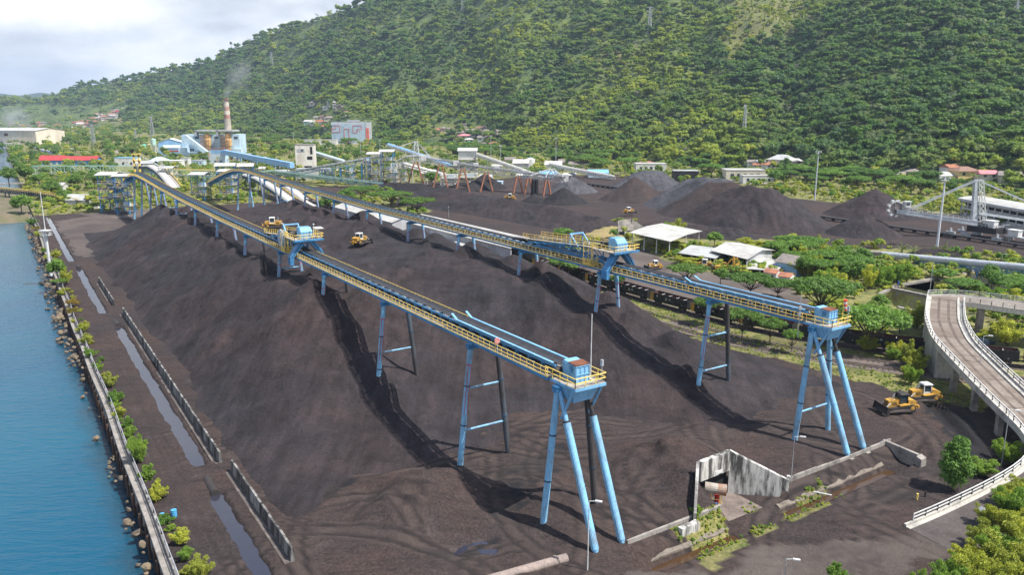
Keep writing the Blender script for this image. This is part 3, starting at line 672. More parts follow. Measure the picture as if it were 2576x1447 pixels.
# ------------------------------------------------------------------ forest on the hill: one mass
PROTO = bpy.data.collections.new('forest_tree_shapes')
def proto(i, me):
    o = bpy.data.objects.new('forest_tree_%02d' % i, me); PROTO.objects.link(o)
def hill_tree(i, lumps, nleaf, leaf, mat, seed, th, tr=.3, **kw):
    kw = dict(dict(jit=.32, core=.88), **kw)
    V, F = crown(lumps, nleaf, leaf, seed, **kw); mb = MB(); mb.tube((0, 0, -1), (0, 0, th), tr, tr*.6, 5, cap=False)
    me = bpy.data.meshes.new('forest_tree'); n = len(V)
    me.from_pydata(V.tolist()+mb.v, [], [tuple(q[:3]) if q[2] == q[3] else tuple(q) for q in F.tolist()]+[tuple(j+n for j in q) for q in mb.f])
    me.materials.append(mat); me.materials.append(WOODT); me.polygons.foreach_set('material_index', [0]*len(F)+[1]*len(mb.f)); me.update(); proto(i, me)
def lumps_ragged(n, rx, rz, zc, r, seed):
    rg_ = random.Random(seed); L = []
    for i in range(n): a = rg_.uniform(0, 6.28); d = rg_.uniform(0, 1)**.6*rx; L.append(((d*math.cos(a), d*math.sin(a)*rg_.uniform(.6, 1.1), zc+rg_.uniform(-1, 1)*rz*(1-.6*d/rx)), r*rg_.uniform(.55, 1.3)))
    return L
for i, (mat, n_, rx, rz, zc, r) in enumerate(((LEAF_D, 13, 6.6, 2.4, 8.5, 2.0), (LEAF_D, 9, 3.8, 3.6, 8.5, 1.9), (LEAF_B, 16, 7.4, 2.6, 10, 2.1), (LEAF_G, 8, 4.2, 2.6, 7, 1.7), (LEAF_M, 12, 5.6, 2.6, 7.5, 1.9), (LEAF_L, 8, 3.6, 2.6, 6, 1.6), (LEAF_B, 10, 4.4, 4., 9.5, 2.), (LEAF_M, 15, 6.8, 1.9, 7.5, 1.8))):
    hill_tree(i, lumps_ragged(n_, rx, rz, zc, r, 300+i), 34, .8, mat, 300+i, 6, flat=.85)
hill_tree(8, lumps_round(8, 4.6, 4.2, 7, 2.0, 21), 30, .8, LEAF_Y, 21, 5, flat=.85)
hill_tree(9, lumps_tall(7, 2.0, 11, 1.5, 22), 26, .65, LEAF_Y, 22, 5)
hill_tree(10, lumps_tall(8, 2.4, 13, 1.7, 23), 26, .7, LEAF_M, 23, 5)
V, F = frond_crown(13, 5.2, 11, 31); mb = MB(); mb.tube((0, 0, -1), (.3, 0, 11), .28, .18, 5, cap=False); n = len(V)
me = bpy.data.meshes.new('forest_palm'); me.from_pydata(V.tolist()+mb.v, [], [tuple(q[:3]) for q in F.tolist()]+[tuple(j+n for j in q) for q in mb.f])
me.materials.append(LEAF_P); me.materials.append(WOODT); me.polygons.foreach_set('material_index', [0]*len(F)+[1]*len(mb.f)); proto(11, me)
hill_tree(12, [((0, 0, 15), 2.2), ((1.6, .4, 13.6), 1.5), ((-1.5, .6, 14), 1.5)], 34, .75, LEAF_B, 41, 14, .32)      # tall emergent with a bare pale stem
hill_tree(13, lumps_flat(12, 6.2, 8.5, 1.9, 43), 26, .8, LEAF_D, 43, 8, flat=.6)
mb = MB(); rb_ = random.Random(8); mb.tube((0, 0, -1), (.4, 0, 7), .32, .2, 5, cap=False)
for k in range(16): a = rb_.uniform(0, 6.28); z_ = rb_.uniform(4, 7); mb.tube((.05*z_, 0, z_), (math.cos(a)*3.2, math.sin(a)*3.2, z_+rb_.uniform(1.5, 4)), .13, .04, 4, cap=False)
me = mesh_of(mb, 'bare_tree', paint('bare_wood', (.34, .31, .28), (.25, .22, .2), .9, 1.)); proto(16, me)
hill_tree(14, lumps_round(9, 4.4, 3.6, 7, 1.8, 45), 30, .8, leafmat('blossom_leaf', (.34, .36, .25), (.20, .24, .12)), 45, 5)
hill_tree(15, lumps_round(5, 2.6, 2., 2.4, 1.3, 47), 24, .6, LEAF_Y, 47, 1)
n = 190000; rng = np.random.default_rng(5)
uu = rng.uniform(-420, 2990, n); fz = rng.uniform(0, 1.04, n)
az = np.arctan2((uu-CX)/FPX, 1.02); rb = np.interp(az, _ba, _br); rr = np.interp(az, _sa, _sr); r = rb+fz*(rr-rb)
dens = r*(rr-rb); sp = np.interp(r, [500, 900, 1600, 2600, 4500], [5.4, 6.6, 9.8, 14., 23.])
prob = dens/(sp**2); x = r*np.sin(az); y = r*np.cos(az); z = hill_z(az, r)
pu, pv = projv(x, y, z)
prob = prob*((pv > -150))*np.where(inpoly(pu, pv, CLEAR), 1.1, 1)
span = (azr(2990, 300)[0]-azr(-420, 300)[0])*1.04
keep = rng.uniform(0, 1, n) < prob*span/n
VILL = [(0, 330, 310, 266), (765, 332, 850, 262), (1080, 372, 1230, 310), (1880, 440, 2030, 400), (2230, 470, 2560, 430), (855, 372, 945, 300)]
for (u0, v1, u1, v0) in VILL: keep &= ~((pu > u0) & (pu < u1) & (pv > v0) & (pv < v1) & (rng.uniform(0, 1, n) < .93))
x, y, z, r, pu, pv = (q[keep] for q in (x, y, z, r, pu, pv)); n = len(x)
patch = fbm(x/170, y/170, 4, 201); fine = fbm(x/40, y/40, 3, 205)
def gau(u, v, w, h): return np.exp(-((pu-u)/w)**2-((pv-v)/h)**2)
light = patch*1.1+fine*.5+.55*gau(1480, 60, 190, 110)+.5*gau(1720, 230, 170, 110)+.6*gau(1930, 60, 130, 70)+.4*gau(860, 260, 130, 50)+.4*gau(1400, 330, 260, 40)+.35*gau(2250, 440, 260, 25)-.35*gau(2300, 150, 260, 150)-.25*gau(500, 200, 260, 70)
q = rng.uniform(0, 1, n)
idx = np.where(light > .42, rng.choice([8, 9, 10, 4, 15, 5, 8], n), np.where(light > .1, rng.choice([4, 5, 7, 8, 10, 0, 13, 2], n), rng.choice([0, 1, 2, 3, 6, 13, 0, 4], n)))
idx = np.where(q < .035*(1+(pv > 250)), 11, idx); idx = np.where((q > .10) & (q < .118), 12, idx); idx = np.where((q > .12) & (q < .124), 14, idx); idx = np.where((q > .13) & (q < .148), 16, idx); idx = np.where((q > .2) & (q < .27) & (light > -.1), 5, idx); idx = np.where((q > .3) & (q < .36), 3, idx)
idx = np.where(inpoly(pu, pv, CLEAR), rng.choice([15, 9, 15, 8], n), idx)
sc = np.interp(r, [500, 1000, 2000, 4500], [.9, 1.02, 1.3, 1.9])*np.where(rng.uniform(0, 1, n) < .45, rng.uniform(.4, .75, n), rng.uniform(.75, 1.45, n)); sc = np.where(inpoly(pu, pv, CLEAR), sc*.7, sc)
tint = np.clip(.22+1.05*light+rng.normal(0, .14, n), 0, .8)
pm = bpy.data.meshes.new('forest'); pm.vertices.add(n); pm.vertices.foreach_set('co', np.stack([x, y, z-.6], -1).astype(np.float32).ravel())
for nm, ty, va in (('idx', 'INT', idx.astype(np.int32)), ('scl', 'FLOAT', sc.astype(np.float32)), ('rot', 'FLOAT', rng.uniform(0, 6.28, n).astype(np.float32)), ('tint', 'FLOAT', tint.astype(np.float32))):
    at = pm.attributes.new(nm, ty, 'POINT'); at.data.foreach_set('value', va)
def scatter_nodes(name, coll):
    ng = bpy.data.node_groups.new(name, 'GeometryNodeTree')
    ng.interface.new_socket('Geometry', in_out='INPUT', socket_type='NodeSocketGeometry'); ng.interface.new_socket('Geometry', in_out='OUTPUT', socket_type='NodeSocketGeometry')
    i = ng.nodes.new('NodeGroupInput'); o = ng.nodes.new('NodeGroupOutput'); ip = ng.nodes.new('GeometryNodeInstanceOnPoints'); ci = ng.nodes.new('GeometryNodeCollectionInfo')
    ci.inputs[0].default_value = coll; ci.inputs[1].default_value = True; ci.inputs[2].default_value = True
    def na(nm, dt):
        a = ng.nodes.new('GeometryNodeInputNamedAttribute'); a.data_type = dt; a.inputs[0].default_value = nm; return a.outputs[0]
    cx = ng.nodes.new('ShaderNodeCombineXYZ'); ng.links.new(na('rot', 'FLOAT'), cx.inputs[2]); cs = ng.nodes.new('ShaderNodeCombineXYZ')
    sf = na('scl', 'FLOAT'); [ng.links.new(sf, cs.inputs[k]) for k in range(3)]
    ng.links.new(i.outputs[0], ip.inputs['Points']); ng.links.new(ci.outputs[0], ip.inputs['Instance']); ip.inputs['Pick Instance'].default_value = True
    ng.links.new(na('idx', 'INT'), ip.inputs['Instance Index']); ng.links.new(cx.outputs[0], ip.inputs['Rotation']); ng.links.new(cs.outputs[0], ip.inputs['Scale'])
    ng.links.new(ip.outputs[0], o.inputs[0]); return ng
fo = link(bpy.data.objects.new('forest', pm)); md = fo.modifiers.new('scatter', 'NODES'); md.node_group = scatter_nodes('forest_scatter', PROTO)
tag(fo, 'dense tropical forest covering the hillside', 'forest', kind='stuff')
print('FOREST', n)
def on_hill(u, v):
    """ground point seen at a photo point on the hill"""
    a, dy, dz = ray(u, v)
    for r in np.arange(450, 4500, 6.):
        k = r/math.hypot(a, dy); x, y, z = a*k, dy*k, CAMH+dz*k
        g_ = max(0, float(hill_z(np.array([math.atan2(x, y)]), np.array([r]))[0]))
        if z <= g_: return x, y, g_
    return None
# ------------------------------------------------------------------ hazy air
m = bpy.data.materials.new('hazy_air'); m.use_nodes = True; t = m.node_tree; t.nodes.clear(); o = t.nodes.new('ShaderNodeOutputMaterial')
pv_ = N(t, 'ShaderNodeVolumePrincipled', Density=HAZE); pv_.inputs['Color'].default_value = (.55, .72, .98, 1); pv_.inputs['Anisotropy'].default_value = .1
t.links.new(pv_.outputs[0], o.inputs['Volume'])
mb = MB(); mb.box((0, 5000, -7), (15000, 15400, 660)); hz = mb.build('haze', m); tag(hz, kind='stuff')
# ------------------------------------------------------------------ railings
def rail(mb, pts, h=1.1, step=2., r=.035, mids=1, mi=0, wpost=None):
    """posts and rails along a polyline"""
    w = wpost or r*2
    for p, q in zip(pts[:-1], pts[1:]):
        p = Vector(p); q = Vector(q); L = (q-p).length; n = max(1, round(L/step))
        for i in range(n+1):
            a = p.lerp(q, i/n); mb.bar(a, a+Vector((0, 0, h)), w, w, mi)
        for k in range(mids+1):
            z = Vector((0, 0, h*(1-k/(mids+1)))); mb.bar(p+z, q+z, w, w, mi)
    return mb

# ------------------------------------------------------------------ the two long stacking conveyors
LEGS_S = [71.2, 92, 122, 151.5, 181.5, 212, 244, 275, 307, 339, 364, 388, 410]
def long_conveyor(name, tc, label, zoff, s_end, feet, stained):
    def zb(s):                       # level of the bottom chord
        up = np.interp(s, [60, 240, 300, 345, 372, 392, 408, 420, 434, 450, 490, 530], [18.05, 18.05, 18.5, 19.2, 19.9, 20.3, 20.3, 19.6, 17.8, 15., 7.5, 0.5])
        return float(up)+zoff*float(np.interp(s, [240, 300], [0, 1]))
    root = thing(name, label, 'conveyor', S(71, tc, 0))
    ss = np.concatenate([np.arange(73, 345, 3.), np.arange(345, s_end, 2.2)])
    fr = MB(); bl = MB(); wk = MB(); ry = MB(); rf = MB(); sk = MB()
    def pt(s, dt, dz): return S(s, tc+dt, zb(s)+dz)
    for a, b in zip(ss[:-1], ss[1:]):
        for dt in (-1.15, 1.15):
            fr.bar(pt(a, dt, 1.75), pt(b, dt, 1.75), .16, .30); fr.bar(pt(a, dt, 0), pt(b, dt, 0), .2, .28)
            fr.bar(pt(a, dt, 0), pt(a, dt, 1.7), .14)
            fr.bar(pt(a, dt, 0.05), pt(b, dt, 1.65), .09); 
        fr.bar(pt(a, -2.4, .35), pt(a, 2.0, .35), .14, .2); fr.bar(pt(a, -1.1, .05), pt(b, 1.1, .05), .08)
        fr.bar(pt(a, -2.42, .40), pt(b, -2.42, .40), .1, .34); fr.bar(pt(a, 2.02, .40), pt(b, 2.02, .40), .1, .34)
        fr.bar(pt(a, -2.3, .3), pt(a, -1.2, -.0), .09); fr.bar(pt(a, 2.3, .3), pt(a, 1.2, -.0), .09)
        fr.bar(pt((a+b)/2, -1.0, 1.55), pt((a+b)/2, 1.0, 1.55), .12, .14, 1)      # idler frames
        for dt in (-1.02, 1.02): fr.box(pt((a+b)/2, dt*1.3, 1.05), (.22, .22, .22), ANG, 2)
        fr.tube(pt(a, -.95, .95), pt(a, .95, .95), .1, n=6, mi=1)
    root_parts = [('frame', fr, [BLUE, DARK, STEELW])]
    A = [pt(s, -.92, 2.12) for s in ss]; B0 = [pt(s, -.42, 1.88) for s in ss]; B1 = [pt(s, .42, 1.88) for s in ss]; D_ = [pt(s, .92, 2.12) for s in ss]
    for p, q in ((A, B0), (B0, B1), (B1, D_)): bl.sheet(p, q, .03)
    bl.sheet([pt(s, -.8, .82) for s in ss], [pt(s, .8, .82) for s in ss], .03)
    
    for a, b in zip(ss[:-1], ss[1:]):           # open grating: plates with gaps
        k_ = 7
        for j in range(k_):
            q0 = a+(b-a)*j/k_; q1 = q0+(b-a)/k_*.66
            for d0, d1 in ((-2.38, -1.28), (1.28, 2.0)): wk.add([pt(q0, d0, .60), pt(q1, d0, .60), pt(q1, d1, .60), pt(q0, d1, .60)], [(0, 3, 2, 1)])
    wk.sheet([pt(s, -2.4, .6) for s in ss], [pt(s, -2.3, .6) for s in ss], .08)
    fr.build('frame', [BLUE, DARK, STEELW], root); bl.build('belt', BELT, root); wk.build('walkway', WALKM, root)
    for sg in (-1, 1):
        rl = MB(); k = ss if sg < 0 else ss
        for a, b in zip(k[:-1], k[1:]):
            ro = -2.38 if sg < 0 else 2.0; p = Vector(pt(a, ro, .6)); q = Vector(pt(b, ro, .6)); m_ = p.lerp(q, .5)
            for w in (p, m_): rl.bar(w, w+Vector((0, 0, 1.15)), .075)
            for z in (.6, 1.13): rl.bar(p+Vector((0, 0, z)), q+Vector((0, 0, z)), .07)
            rl.bar(p+Vector((0, 0, .07)), q+Vector((0, 0, .07)), .03, .12)
        rl.build('railing', YEL, root)
    # pale skirt plates near the head
    for sg in (-1, 1):
        sk = MB(); a, b = 73.5, 97.5
        sk.bar(pt(a, sg*1.22, 2.12), pt(b, sg*1.22, 2.12), .34, .12); sk.bar(pt(b, sg*1.22, 2.1), pt(b+1.6, sg*1.22, 2.75), .34, .12)
        sk.build('skirt_plate', LBLUE, root)
    # trestles
    for i, s in enumerate(LEGS_S):
        if s > s_end-40 and i > 12: continue
        z1 = zb(s)-.35; sp = 2.2
        cap = MB(); cap.bar(S(s, tc-sp-.5, z1), S(s, tc+sp+.5, z1), .8, .7); cap.bar(S(s, tc-sp-.5, z1+.3), S(s, tc+sp+.5, z1+.3), 1., .14)
        if i in feet:
            w, zf = feet[i]; zc = zf[0] if isinstance(zf, tuple) else zf
            kk = (z1-zc-3)/(z1); 
            for z in ((5.2, 11.5) if i == 1 else (9.,) if i == 2 else (4.5,)):
                if z1-z > 5 and z > zc+1 or i in (4, 8, 9, 10): bc = MB(); zq = z if i < 4 else zc+1.5; wq = sp+(4.25-sp)*(1-zq/z1); bc.tube(S(s, tc-wq, zq), S(s, tc+wq, zq), .16, n=8); bc.build('brace', [LEGM], root)
        cap.build('cross_beam', BLUE, root)
        for sg in (-1, 1):
            leg = MB(); p = Vector(S(s, tc+sg*sp, z1-.2)); q = Vector(S(s, tc+sg*4.25, -.8)); r = .42
            mats = [LEGM, RED, DBLUE]
            if sg > 0 and i in stained: mats[0] = LEGD
            leg.tube(p, q, r*.95, r*1.02, 14)
            d = (q-p).normalized()
            for k in (.30, .62): leg.tube(p.lerp(q, k), p.lerp(q, k)+d*.18, r*1.12, n=14, mi=2)
            if i > 0 and not (sg > 0 and i in stained):                       # red level marks painted on the pipe
                o1 = Vector(S(-1 if False else 0, 0, 0)); side = Vector((*[-c for c in DS], 0)); 
                k0 = p+d*2.4; leg.tube(k0, k0+d*.14, r*1.01, n=14, mi=1)
                lft = Vector((-NT[0], -NT[1], 0)); f1 = (side*.75+lft*.66).normalized(); f1 = (f1-d*f1.dot(d)).normalized()*r*.99
                f2 = (side*.9-lft*.42).normalized(); f2 = (f2-d*f2.dot(d)).normalized()*r*.99
                for f_ in (f1, f2):
                    a = k0+f_; b = p+d*min(10., (q-p).length-3)+f_*1.02; leg.bar(a, b, .07, .05, 1)
            leg.build('leg', mats, root, smooth=False)
    # raking legs of the head trestle, with stubs, footing cables and concrete blocks
    for sg in (-1, 1):
        leg = MB(); p = Vector(S(71, tc+sg*2., 17.4)); q = Vector(S(63.4, tc+sg*2.0-.2, .3)); d = (q-p).normalized()
        m1 = p+d*3.6
        leg.tube(p, m1, .28, n=12, mi=1 if sg < 0 else 2); leg.tube(m1, q, .46, n=16); leg.tube(m1, m1+d*.2, .5, n=16, mi=2); leg.tube(m1.lerp(q, .5), m1.lerp(q, .5)+d*.15, .49, n=16); leg.tube(q, q+d*.5, .44, .26, n=12)
        e = q+d*1.6; e.z = -.9
        for k in (-.12, .12): leg.tube(q+d*.3, (e.x+k, e.y, e.z+.5), .035, n=5, mi=2)
        leg.build('leg', [LEGM, LBLUE, DARK], root)
        bk = MB(); bk.box((e.x, e.y, e.z-.8), (.9, .9, 1.5), ANG); bk.build('footing', CONC, root)
    # head platform
    z = zb(71)+.55; t0, t1, s0, s1 = tc-2.0, tc+2.6, 68.0, 73
    pl = MB(); pl.hexa([S(s0, t0, z-.12), S(s0, t1, z-.12), S(s1, t1, z-.12), S(s1, t0, z-.12)], [S(s0, t0, z), S(s0, t1, z), S(s1, t1, z), S(s1, t0, z)])
    pl.bar(S(s0, t0, z-.25), S(s0, t1, z-.25), .16, .36, 1)
    for t_ in (t0, tc, t1): pl.bar(S(s0, t_, z-.25), S(s1+1, t_, z-.25), .16, .36, 1)
    pl.build('platform', [WALKM, LBLUE], root)
    br = MB()
    for t_ in (tc-2., tc+2.3):
        br.bar(S(s0+.3, t_, z-.4), S(70.6, t_*.5+tc*.5+(t_-tc)*.5, z-4.6), .26)
    br.hexa([S(69, tc-1.4, z-2.2), S(69, tc+1.4, z-2.2), S(71, tc+1.4, z-2.2), S(71, tc-1.4, z-2.2)], [S(68.4, tc-2, z-.3), S(68.4, tc+2, z-.3), S(72, tc+2, z-.3), S(72, tc-2, z-.3)])
    br.build('bracket', LBLUE, root)
    hr = MB(); rail(hr, [S(s1+1, t0, z), S(s0, t0, z), S(s0, t1, z), S(s1+1, t1, z)], 1.15, 1.5, .045); hr.build('head_railing', YEL, root)
    # drive house: chute box with stiffening ribs, rusty lid, hatch
    bx = MB(); b0, b1, c0, c1 = 69.5, 72.0, tc-.75, tc+1.2; zz = z+.02; H = 2.3
    bx.hexa([S(b0, c0, zz), S(b0, c1, zz), S(b1, c1, zz), S(b1, c0, zz)], [S(b0, c0, zz+H-.25), S(b0, c1, zz+H-.25), S(b1, c1, zz+H), S(b1, c0, zz+H)])
    for f_ in (.0, .33, .66, 1.): bx.bar(S(b0-.04, c0+(c1-c0)*f_, zz), S(b0-.04, c0+(c1-c0)*f_, zz+H-.2), .09)
    for f_ in (0, .5, 1): bx.bar(S(b0+(b1-b0)*f_, c0-.04, zz), S(b0+(b1-b0)*f_, c0-.04, zz+H-.15), .09)
    for h_ in (.95, H-.3): bx.bar(S(b0-.05, c0-.05, zz+h_), S(b0-.05, c1+.05, zz+h_), .1); bx.bar(S(b0-.05, c0-.05, zz+h_), S(b1, c0-.05, zz+h_), .1)
    bx.hexa([S(b0-.1, c0-.1, zz+H-.2), S(b0-.1, c1+.1, zz+H-.2), S(b0+1.5, c1+.1, zz+H-.1), S(b0+1.5, c0-.1, zz+H-.1)], [S(b0-.1, c0-.1, zz+H-.12), S(b0-.1, c1+.1, zz+H-.12), S(b0+1.5, c1+.1, zz+H-.02), S(b0+1.5, c0-.1, zz+H-.02)], 1)
    bx.box(S(b0+.8, c0-.12, zz+1.2), (.06, .5, .7), ANG+math.pi/2, 2)
    o = bx.build('drive_house', [LBLUE, RUST, BLUE], root)
    mt = MB(); mt.tube(S(b1+.5, c0-.9, zz+.9), S(b1+.5, c0+.1, zz+.9), .38, n=12); mt.tube(S(b1+.5, c0-1.2, zz+.9), S(b1+.5, c0-.9, zz+.9), .3, n=12); mt.build('drive_motor', DARK, root)
    lm = MB(); q = S(s0+.3, t1-.4, z); lm.tube(q, (q[0], q[1], z+2.3), .06, n=6); lm.box((q[0], q[1], z+2.), (.35, .25, .75), ANG); lm.build('floodlight', GALV, root)
    return root, zb
c1, ZB1 = long_conveyor('stacking_conveyor', 55.0, 'long blue stacking conveyor nearest the sea, with yellow railings', 0, 520, {1: (0, 0), 2: (0, 3), 4: (0, 12.5), 8: (0, 12), 9: (0, 11), 10: (0, 3)}, (0, 1, 2, 3, 5))
c2, ZB2 = long_conveyor('stacking_conveyor', 103.2, 'long blue stacking conveyor running beside the train and white sheds', .4, 512, {0: (0, 0), 1: (0, 2), 2: (0, 9), 9: (0, 11), 10: (0, 3)}, (1,))
# red warning lamp post on the first conveyor
mb = MB(); q = S(84.5, 52.6, 18.7); mb.tube(q, (q[0], q[1], 20.2), .05, n=6, mi=1); d = Vector((*[-c for c in DS], 0))
c_ = Vector((q[0], q[1], 20.4)); mb.tube(c_-d*.08, c_+d*.08, .42, n=16); mb.build('signal_disc', [paint('faded_red', (.55, .20, .17), (.5, .3, .25)), STEELW], c1)

# ------------------------------------------------------------------ travelling trippers
def tripper(tc, zb, s, label, tail, canopy, reel):
    z = zb(s)+1.9; root = thing('tripper', label, 'tripper', S(s, tc, z))
    zp = 22.75; T = lambda ds, dt, zz: S(s+ds, tc+dt, zz)
    fr = MB()
    for dt in (-1.5, 1.5):
        fr.bar(T(tail, dt*.8, z+.3), T(7, dt, zp-.4), .28, .4); fr.bar(T(7, dt, zp-.4), T(-3, dt, zp-.4), .28, .4); fr.bar(T(tail-4, dt, z+.15), T(2, dt, z+.15), .28, .36)
        ks = np.arange(2, tail-4, 3.6)
        for k in ks:
            zt = zp-.4 if k <= 7 else zp-.4+(z+.3-zp+.4)*(k-7)/(tail-7)
            fr.bar(T(k, dt, z+.1), T(k, dt, zt), .24); fr.bar(T(k, dt, z+.2), T(k+3.4, dt, zt-.15), .15)
        fr.box(T(3, dt, z-.3), (.9, .3, .5), ANG); fr.box(T(tail-6, dt, z-.3), (.9, .3, .5), ANG)
    for k in np.arange(2, tail-3, 3.6): fr.bar(T(k, -1.5, z+.4), T(k, 1.5, z+.4), .16)
    fr.build('frame', BLUE, root)
    gm = MB(); a = 13 if tail > 26 else 9; zt = zp-.4+(z+.3-zp+.4)*max(0, (a-7))/(tail-7)
    for dt in (-1.7, 1.7): gm.bar(T(a, dt, zt), T(a, dt, zt+2.6), .26, .3); gm.bar(T(a-2.8, dt, zt+.1), T(a, dt, zt+2.6), .2, .24)
    gm.bar(T(a, -1.8, zt+2.6), T(a, 1.8, zt+2.6), .26, .3); gm.build('portal_frame', LBLUE, root)
    # raised belt
    prof = [(tail+9, zb(s)+2.15), (tail+3, z+.6), (tail-6, z+1.6), (9, zp+.5), (4, zp+1.), (1, zp+1.25)]
    bl = MB(); bl.sheet([T(k, -.95, zz) for k, zz in prof], [T(k, .95, zz) for k, zz in prof], .06); bl.build('belt', BELT, root)
    # platform round the head
    pl = MB(); x0, x1, y0, y1 = -3.4, 3.4, -3.2, 3.4
    pl.hexa([T(x0, y0, zp-.25), T(x0, y1, zp-.25), T(x1, y1, zp-.25), T(x1, y0, zp-.25)], [T(x0, y0, zp), T(x0, y1, zp), T(x1, y1, zp), T(x1, y0, zp)])
    wl = [(x1, zp), (8, zp-.1), (tail-3, z+1.5), (tail, z+1.4)]
    for sg in (-1, 1):
        pl.sheet([T(k, sg*1.75, zz) for k, zz in wl], [T(k, sg*2.6, zz) for k, zz in wl], .1)
    pl.bar(T(x0-.02, y0, zp-.15), T(x0-.02, y1, zp-.15), .14, .42, 1)
    pl.build('platform', [WALKM, BLUE], root)
    rl = MB(); rail(rl, [T(x1, y0, zp), T(x0, y0, zp), T(x0, y1, zp), T(x1, y1, zp)], 1.15, 1.4, .05)
    for sg in (-1, 1): rail(rl, [T(k, sg*2.6, zz) for k, zz in wl], 1.1, 1.7, .05)
    rl.build('railing', YEL, root)
    # chute house with chamfered shoulders
    hs = MB(); h = 2.45; w = 1.35; ln0, ln1 = -2.2, .6
    sec = [(-w, 0), (w, 0), (w, h*.62), (w*.62, h), (-w*.62, h), (-w, h*.62)]
    def front(ds, k): return [T(ds, a*k, zp+.02+b*(1 if k == 1 else .96)) for a, b in sec]
    ring0 = [T(ln0, a, zp+.02+b) for a, b in ((-w, 0), (w, 0), (w, h*.58), (w*.9, h*.62), (-w*.9, h*.62), (-w, h*.58))]
    ring1 = [T(ln0+1.0, a, zp+.02+b) for a, b in ((-w, 0), (w, 0), (w, h*.85), (w*.9, h), (-w*.9, h), (-w, h*.85))]
    ring2 = [T(ln1, a, zp+.02+b) for a, b in ((-w, 0), (w, 0), (w, h*.85), (w*.9, h), (-w*.9, h), (-w, h*.85))]
    hs.add(ring0+ring1+ring2, [(0, 1, 2, 3, 4, 5)]+[(i, 6+i, 6+(i+1) % 6, (i+1) % 6) for i in range(6)]+[(6+i, 12+i, 12+(i+1) % 6, 6+(i+1) % 6) for i in range(6)]+[(17, 16, 15, 14, 13, 12)])
    for a in (-.5, 0, .5): hs.bar(T(ln0-.03, a*w*1.1, zp+.1), T(ln0-.03, a*w*1.1, zp+h*.6), .07); hs.bar(T(ln0, a*w*1.1, zp+h*.62), T(ln0+1, a*w*1.1, zp+h+.03), .07); hs.bar(T(ln0+1, a*w*1.1, zp+h+.04), T(ln1, a*w*1.1, zp+h+.04), .07)
    for b in (.3, .6): hs.bar(T(ln0-.03, -w, zp+h*b), T(ln0-.03, w, zp+h*b), .07)
    hs.build('chute_house', [LBLUE, RUST], root)
    # twin chutes straddling the belt, splayed to both sides
    for sg in (-1, 1):
        ch = MB(); p = [(.35, zp-.3, .95), (2.6, zp-2.9, .8), (3.6, zp-4.2, .65)] if sg < 0 else [(.35, zp-.3, .95), (2.7, zp-2.9, .75), (3.4, zp-3.9, .5)]
        ends = []
        for y_, zz, hw in p: ends.append([T(-2.3+.1, sg*(y_-hw*.62), zz+hw*.3), T(-2.3+.1, sg*(y_+hw*.62), zz+hw*.55), T(-.5, sg*(y_+hw*.62), zz+hw*.55), T(-.5, sg*(y_-hw*.62), zz+hw*.3)])
        for a, b in zip(ends[:-1], ends[1:]): ch.hexa(b, a)
        if sg < 0:
            b = ends[-1]; ch.hexa([(q[0], q[1], q[2]-1.7) for q in b], b)
        for a, b in zip(ends[:-1], ends[1:]):
            ch.bar(Vector(a[0]).lerp(Vector(a[1]), .5)-Vector((*[c*.06 for c in DS], 0)), Vector(b[0]).lerp(Vector(b[1]), .5)-Vector((*[c*.06 for c in DS], 0)), .14, .1, 1)
        ch.build('chute', [BLUE, DBLUE], root)
    # lower service cage and ladders
    cg = MB()
    for y_ in (-3.2, -1.9):
        for k in (3.6, 6.4): cg.bar(T(k, y_, z-.8), T(k, y_, zp+.6), .11)
    cg.hexa([T(3.4, -3.3, z-.9), T(3.4, -1.6, z-.9), T(6.6, -1.6, z-.9), T(6.6, -3.3, z-.9)], [T(3.4, -3.3, z-.8), T(3.4, -1.6, z-.8), T(6.6, -1.6, z-.8), T(6.6, -3.3, z-.8)])
    rail(cg, [T(6.6, -3.3, z-.8), T(3.4, -3.3, z-.8), T(3.4, -1.6, z-.8)], 1.2, .8, .05, 2)
    for k in np.arange(0, 3.6, .35): cg.bar(T(4.5, -2.2, z-.7+k), T(5.1, -2.2, z-.7+k), .06)
    for k in (4.5, 5.1): cg.bar(T(k, -2.2, z-.8), T(k, -2.2, zp+1.), .08)
    cg.build('ladder_cage', YEL, root)
    mt = MB(); mt.tube(T(2.4, -2.3, zp+.55), T(2.4, -1.2, zp+.55), .45, n=12); mt.tube(T(2.9, 1.2, zp+.7), T(2.9, -1.2, zp+.7), .55, n=14); mt.build('drive_motor', DARK, root)
    if canopy:
        cn = MB(); q = T(-2.6, 2.5, zp+2.1); cn.hexa([T(-3.6, 1.6, zp+2.2), T(-3.6, 3.5, zp+2.2), T(-1.4, 3.5, zp+2.35), T(-1.4, 1.6, zp+2.35)], [T(-3.6, 1.6, zp+2.28), T(-3.6, 3.5, zp+2.28), T(-1.4, 3.5, zp+2.43), T(-1.4, 1.6, zp+2.43)])
        cn.bar(T(-2.4, 2.6, zp), T(-2.4, 2.6, zp+2.2), .14); cn.box(T(-2.4, 2.6, zp+.2), (.5, .5, 1.), ANG); cn.build('canopy', ROOFW, root)
        lp = MB(); q = T(-3.2, 1.3, zp); lp.tube(q, (q[0], q[1], zp+3.2), .06, n=6); lp.box((q[0], q[1], zp+3.2), (.5, .3, .18), ANG); lp.build('floodlight', STEELW, root)
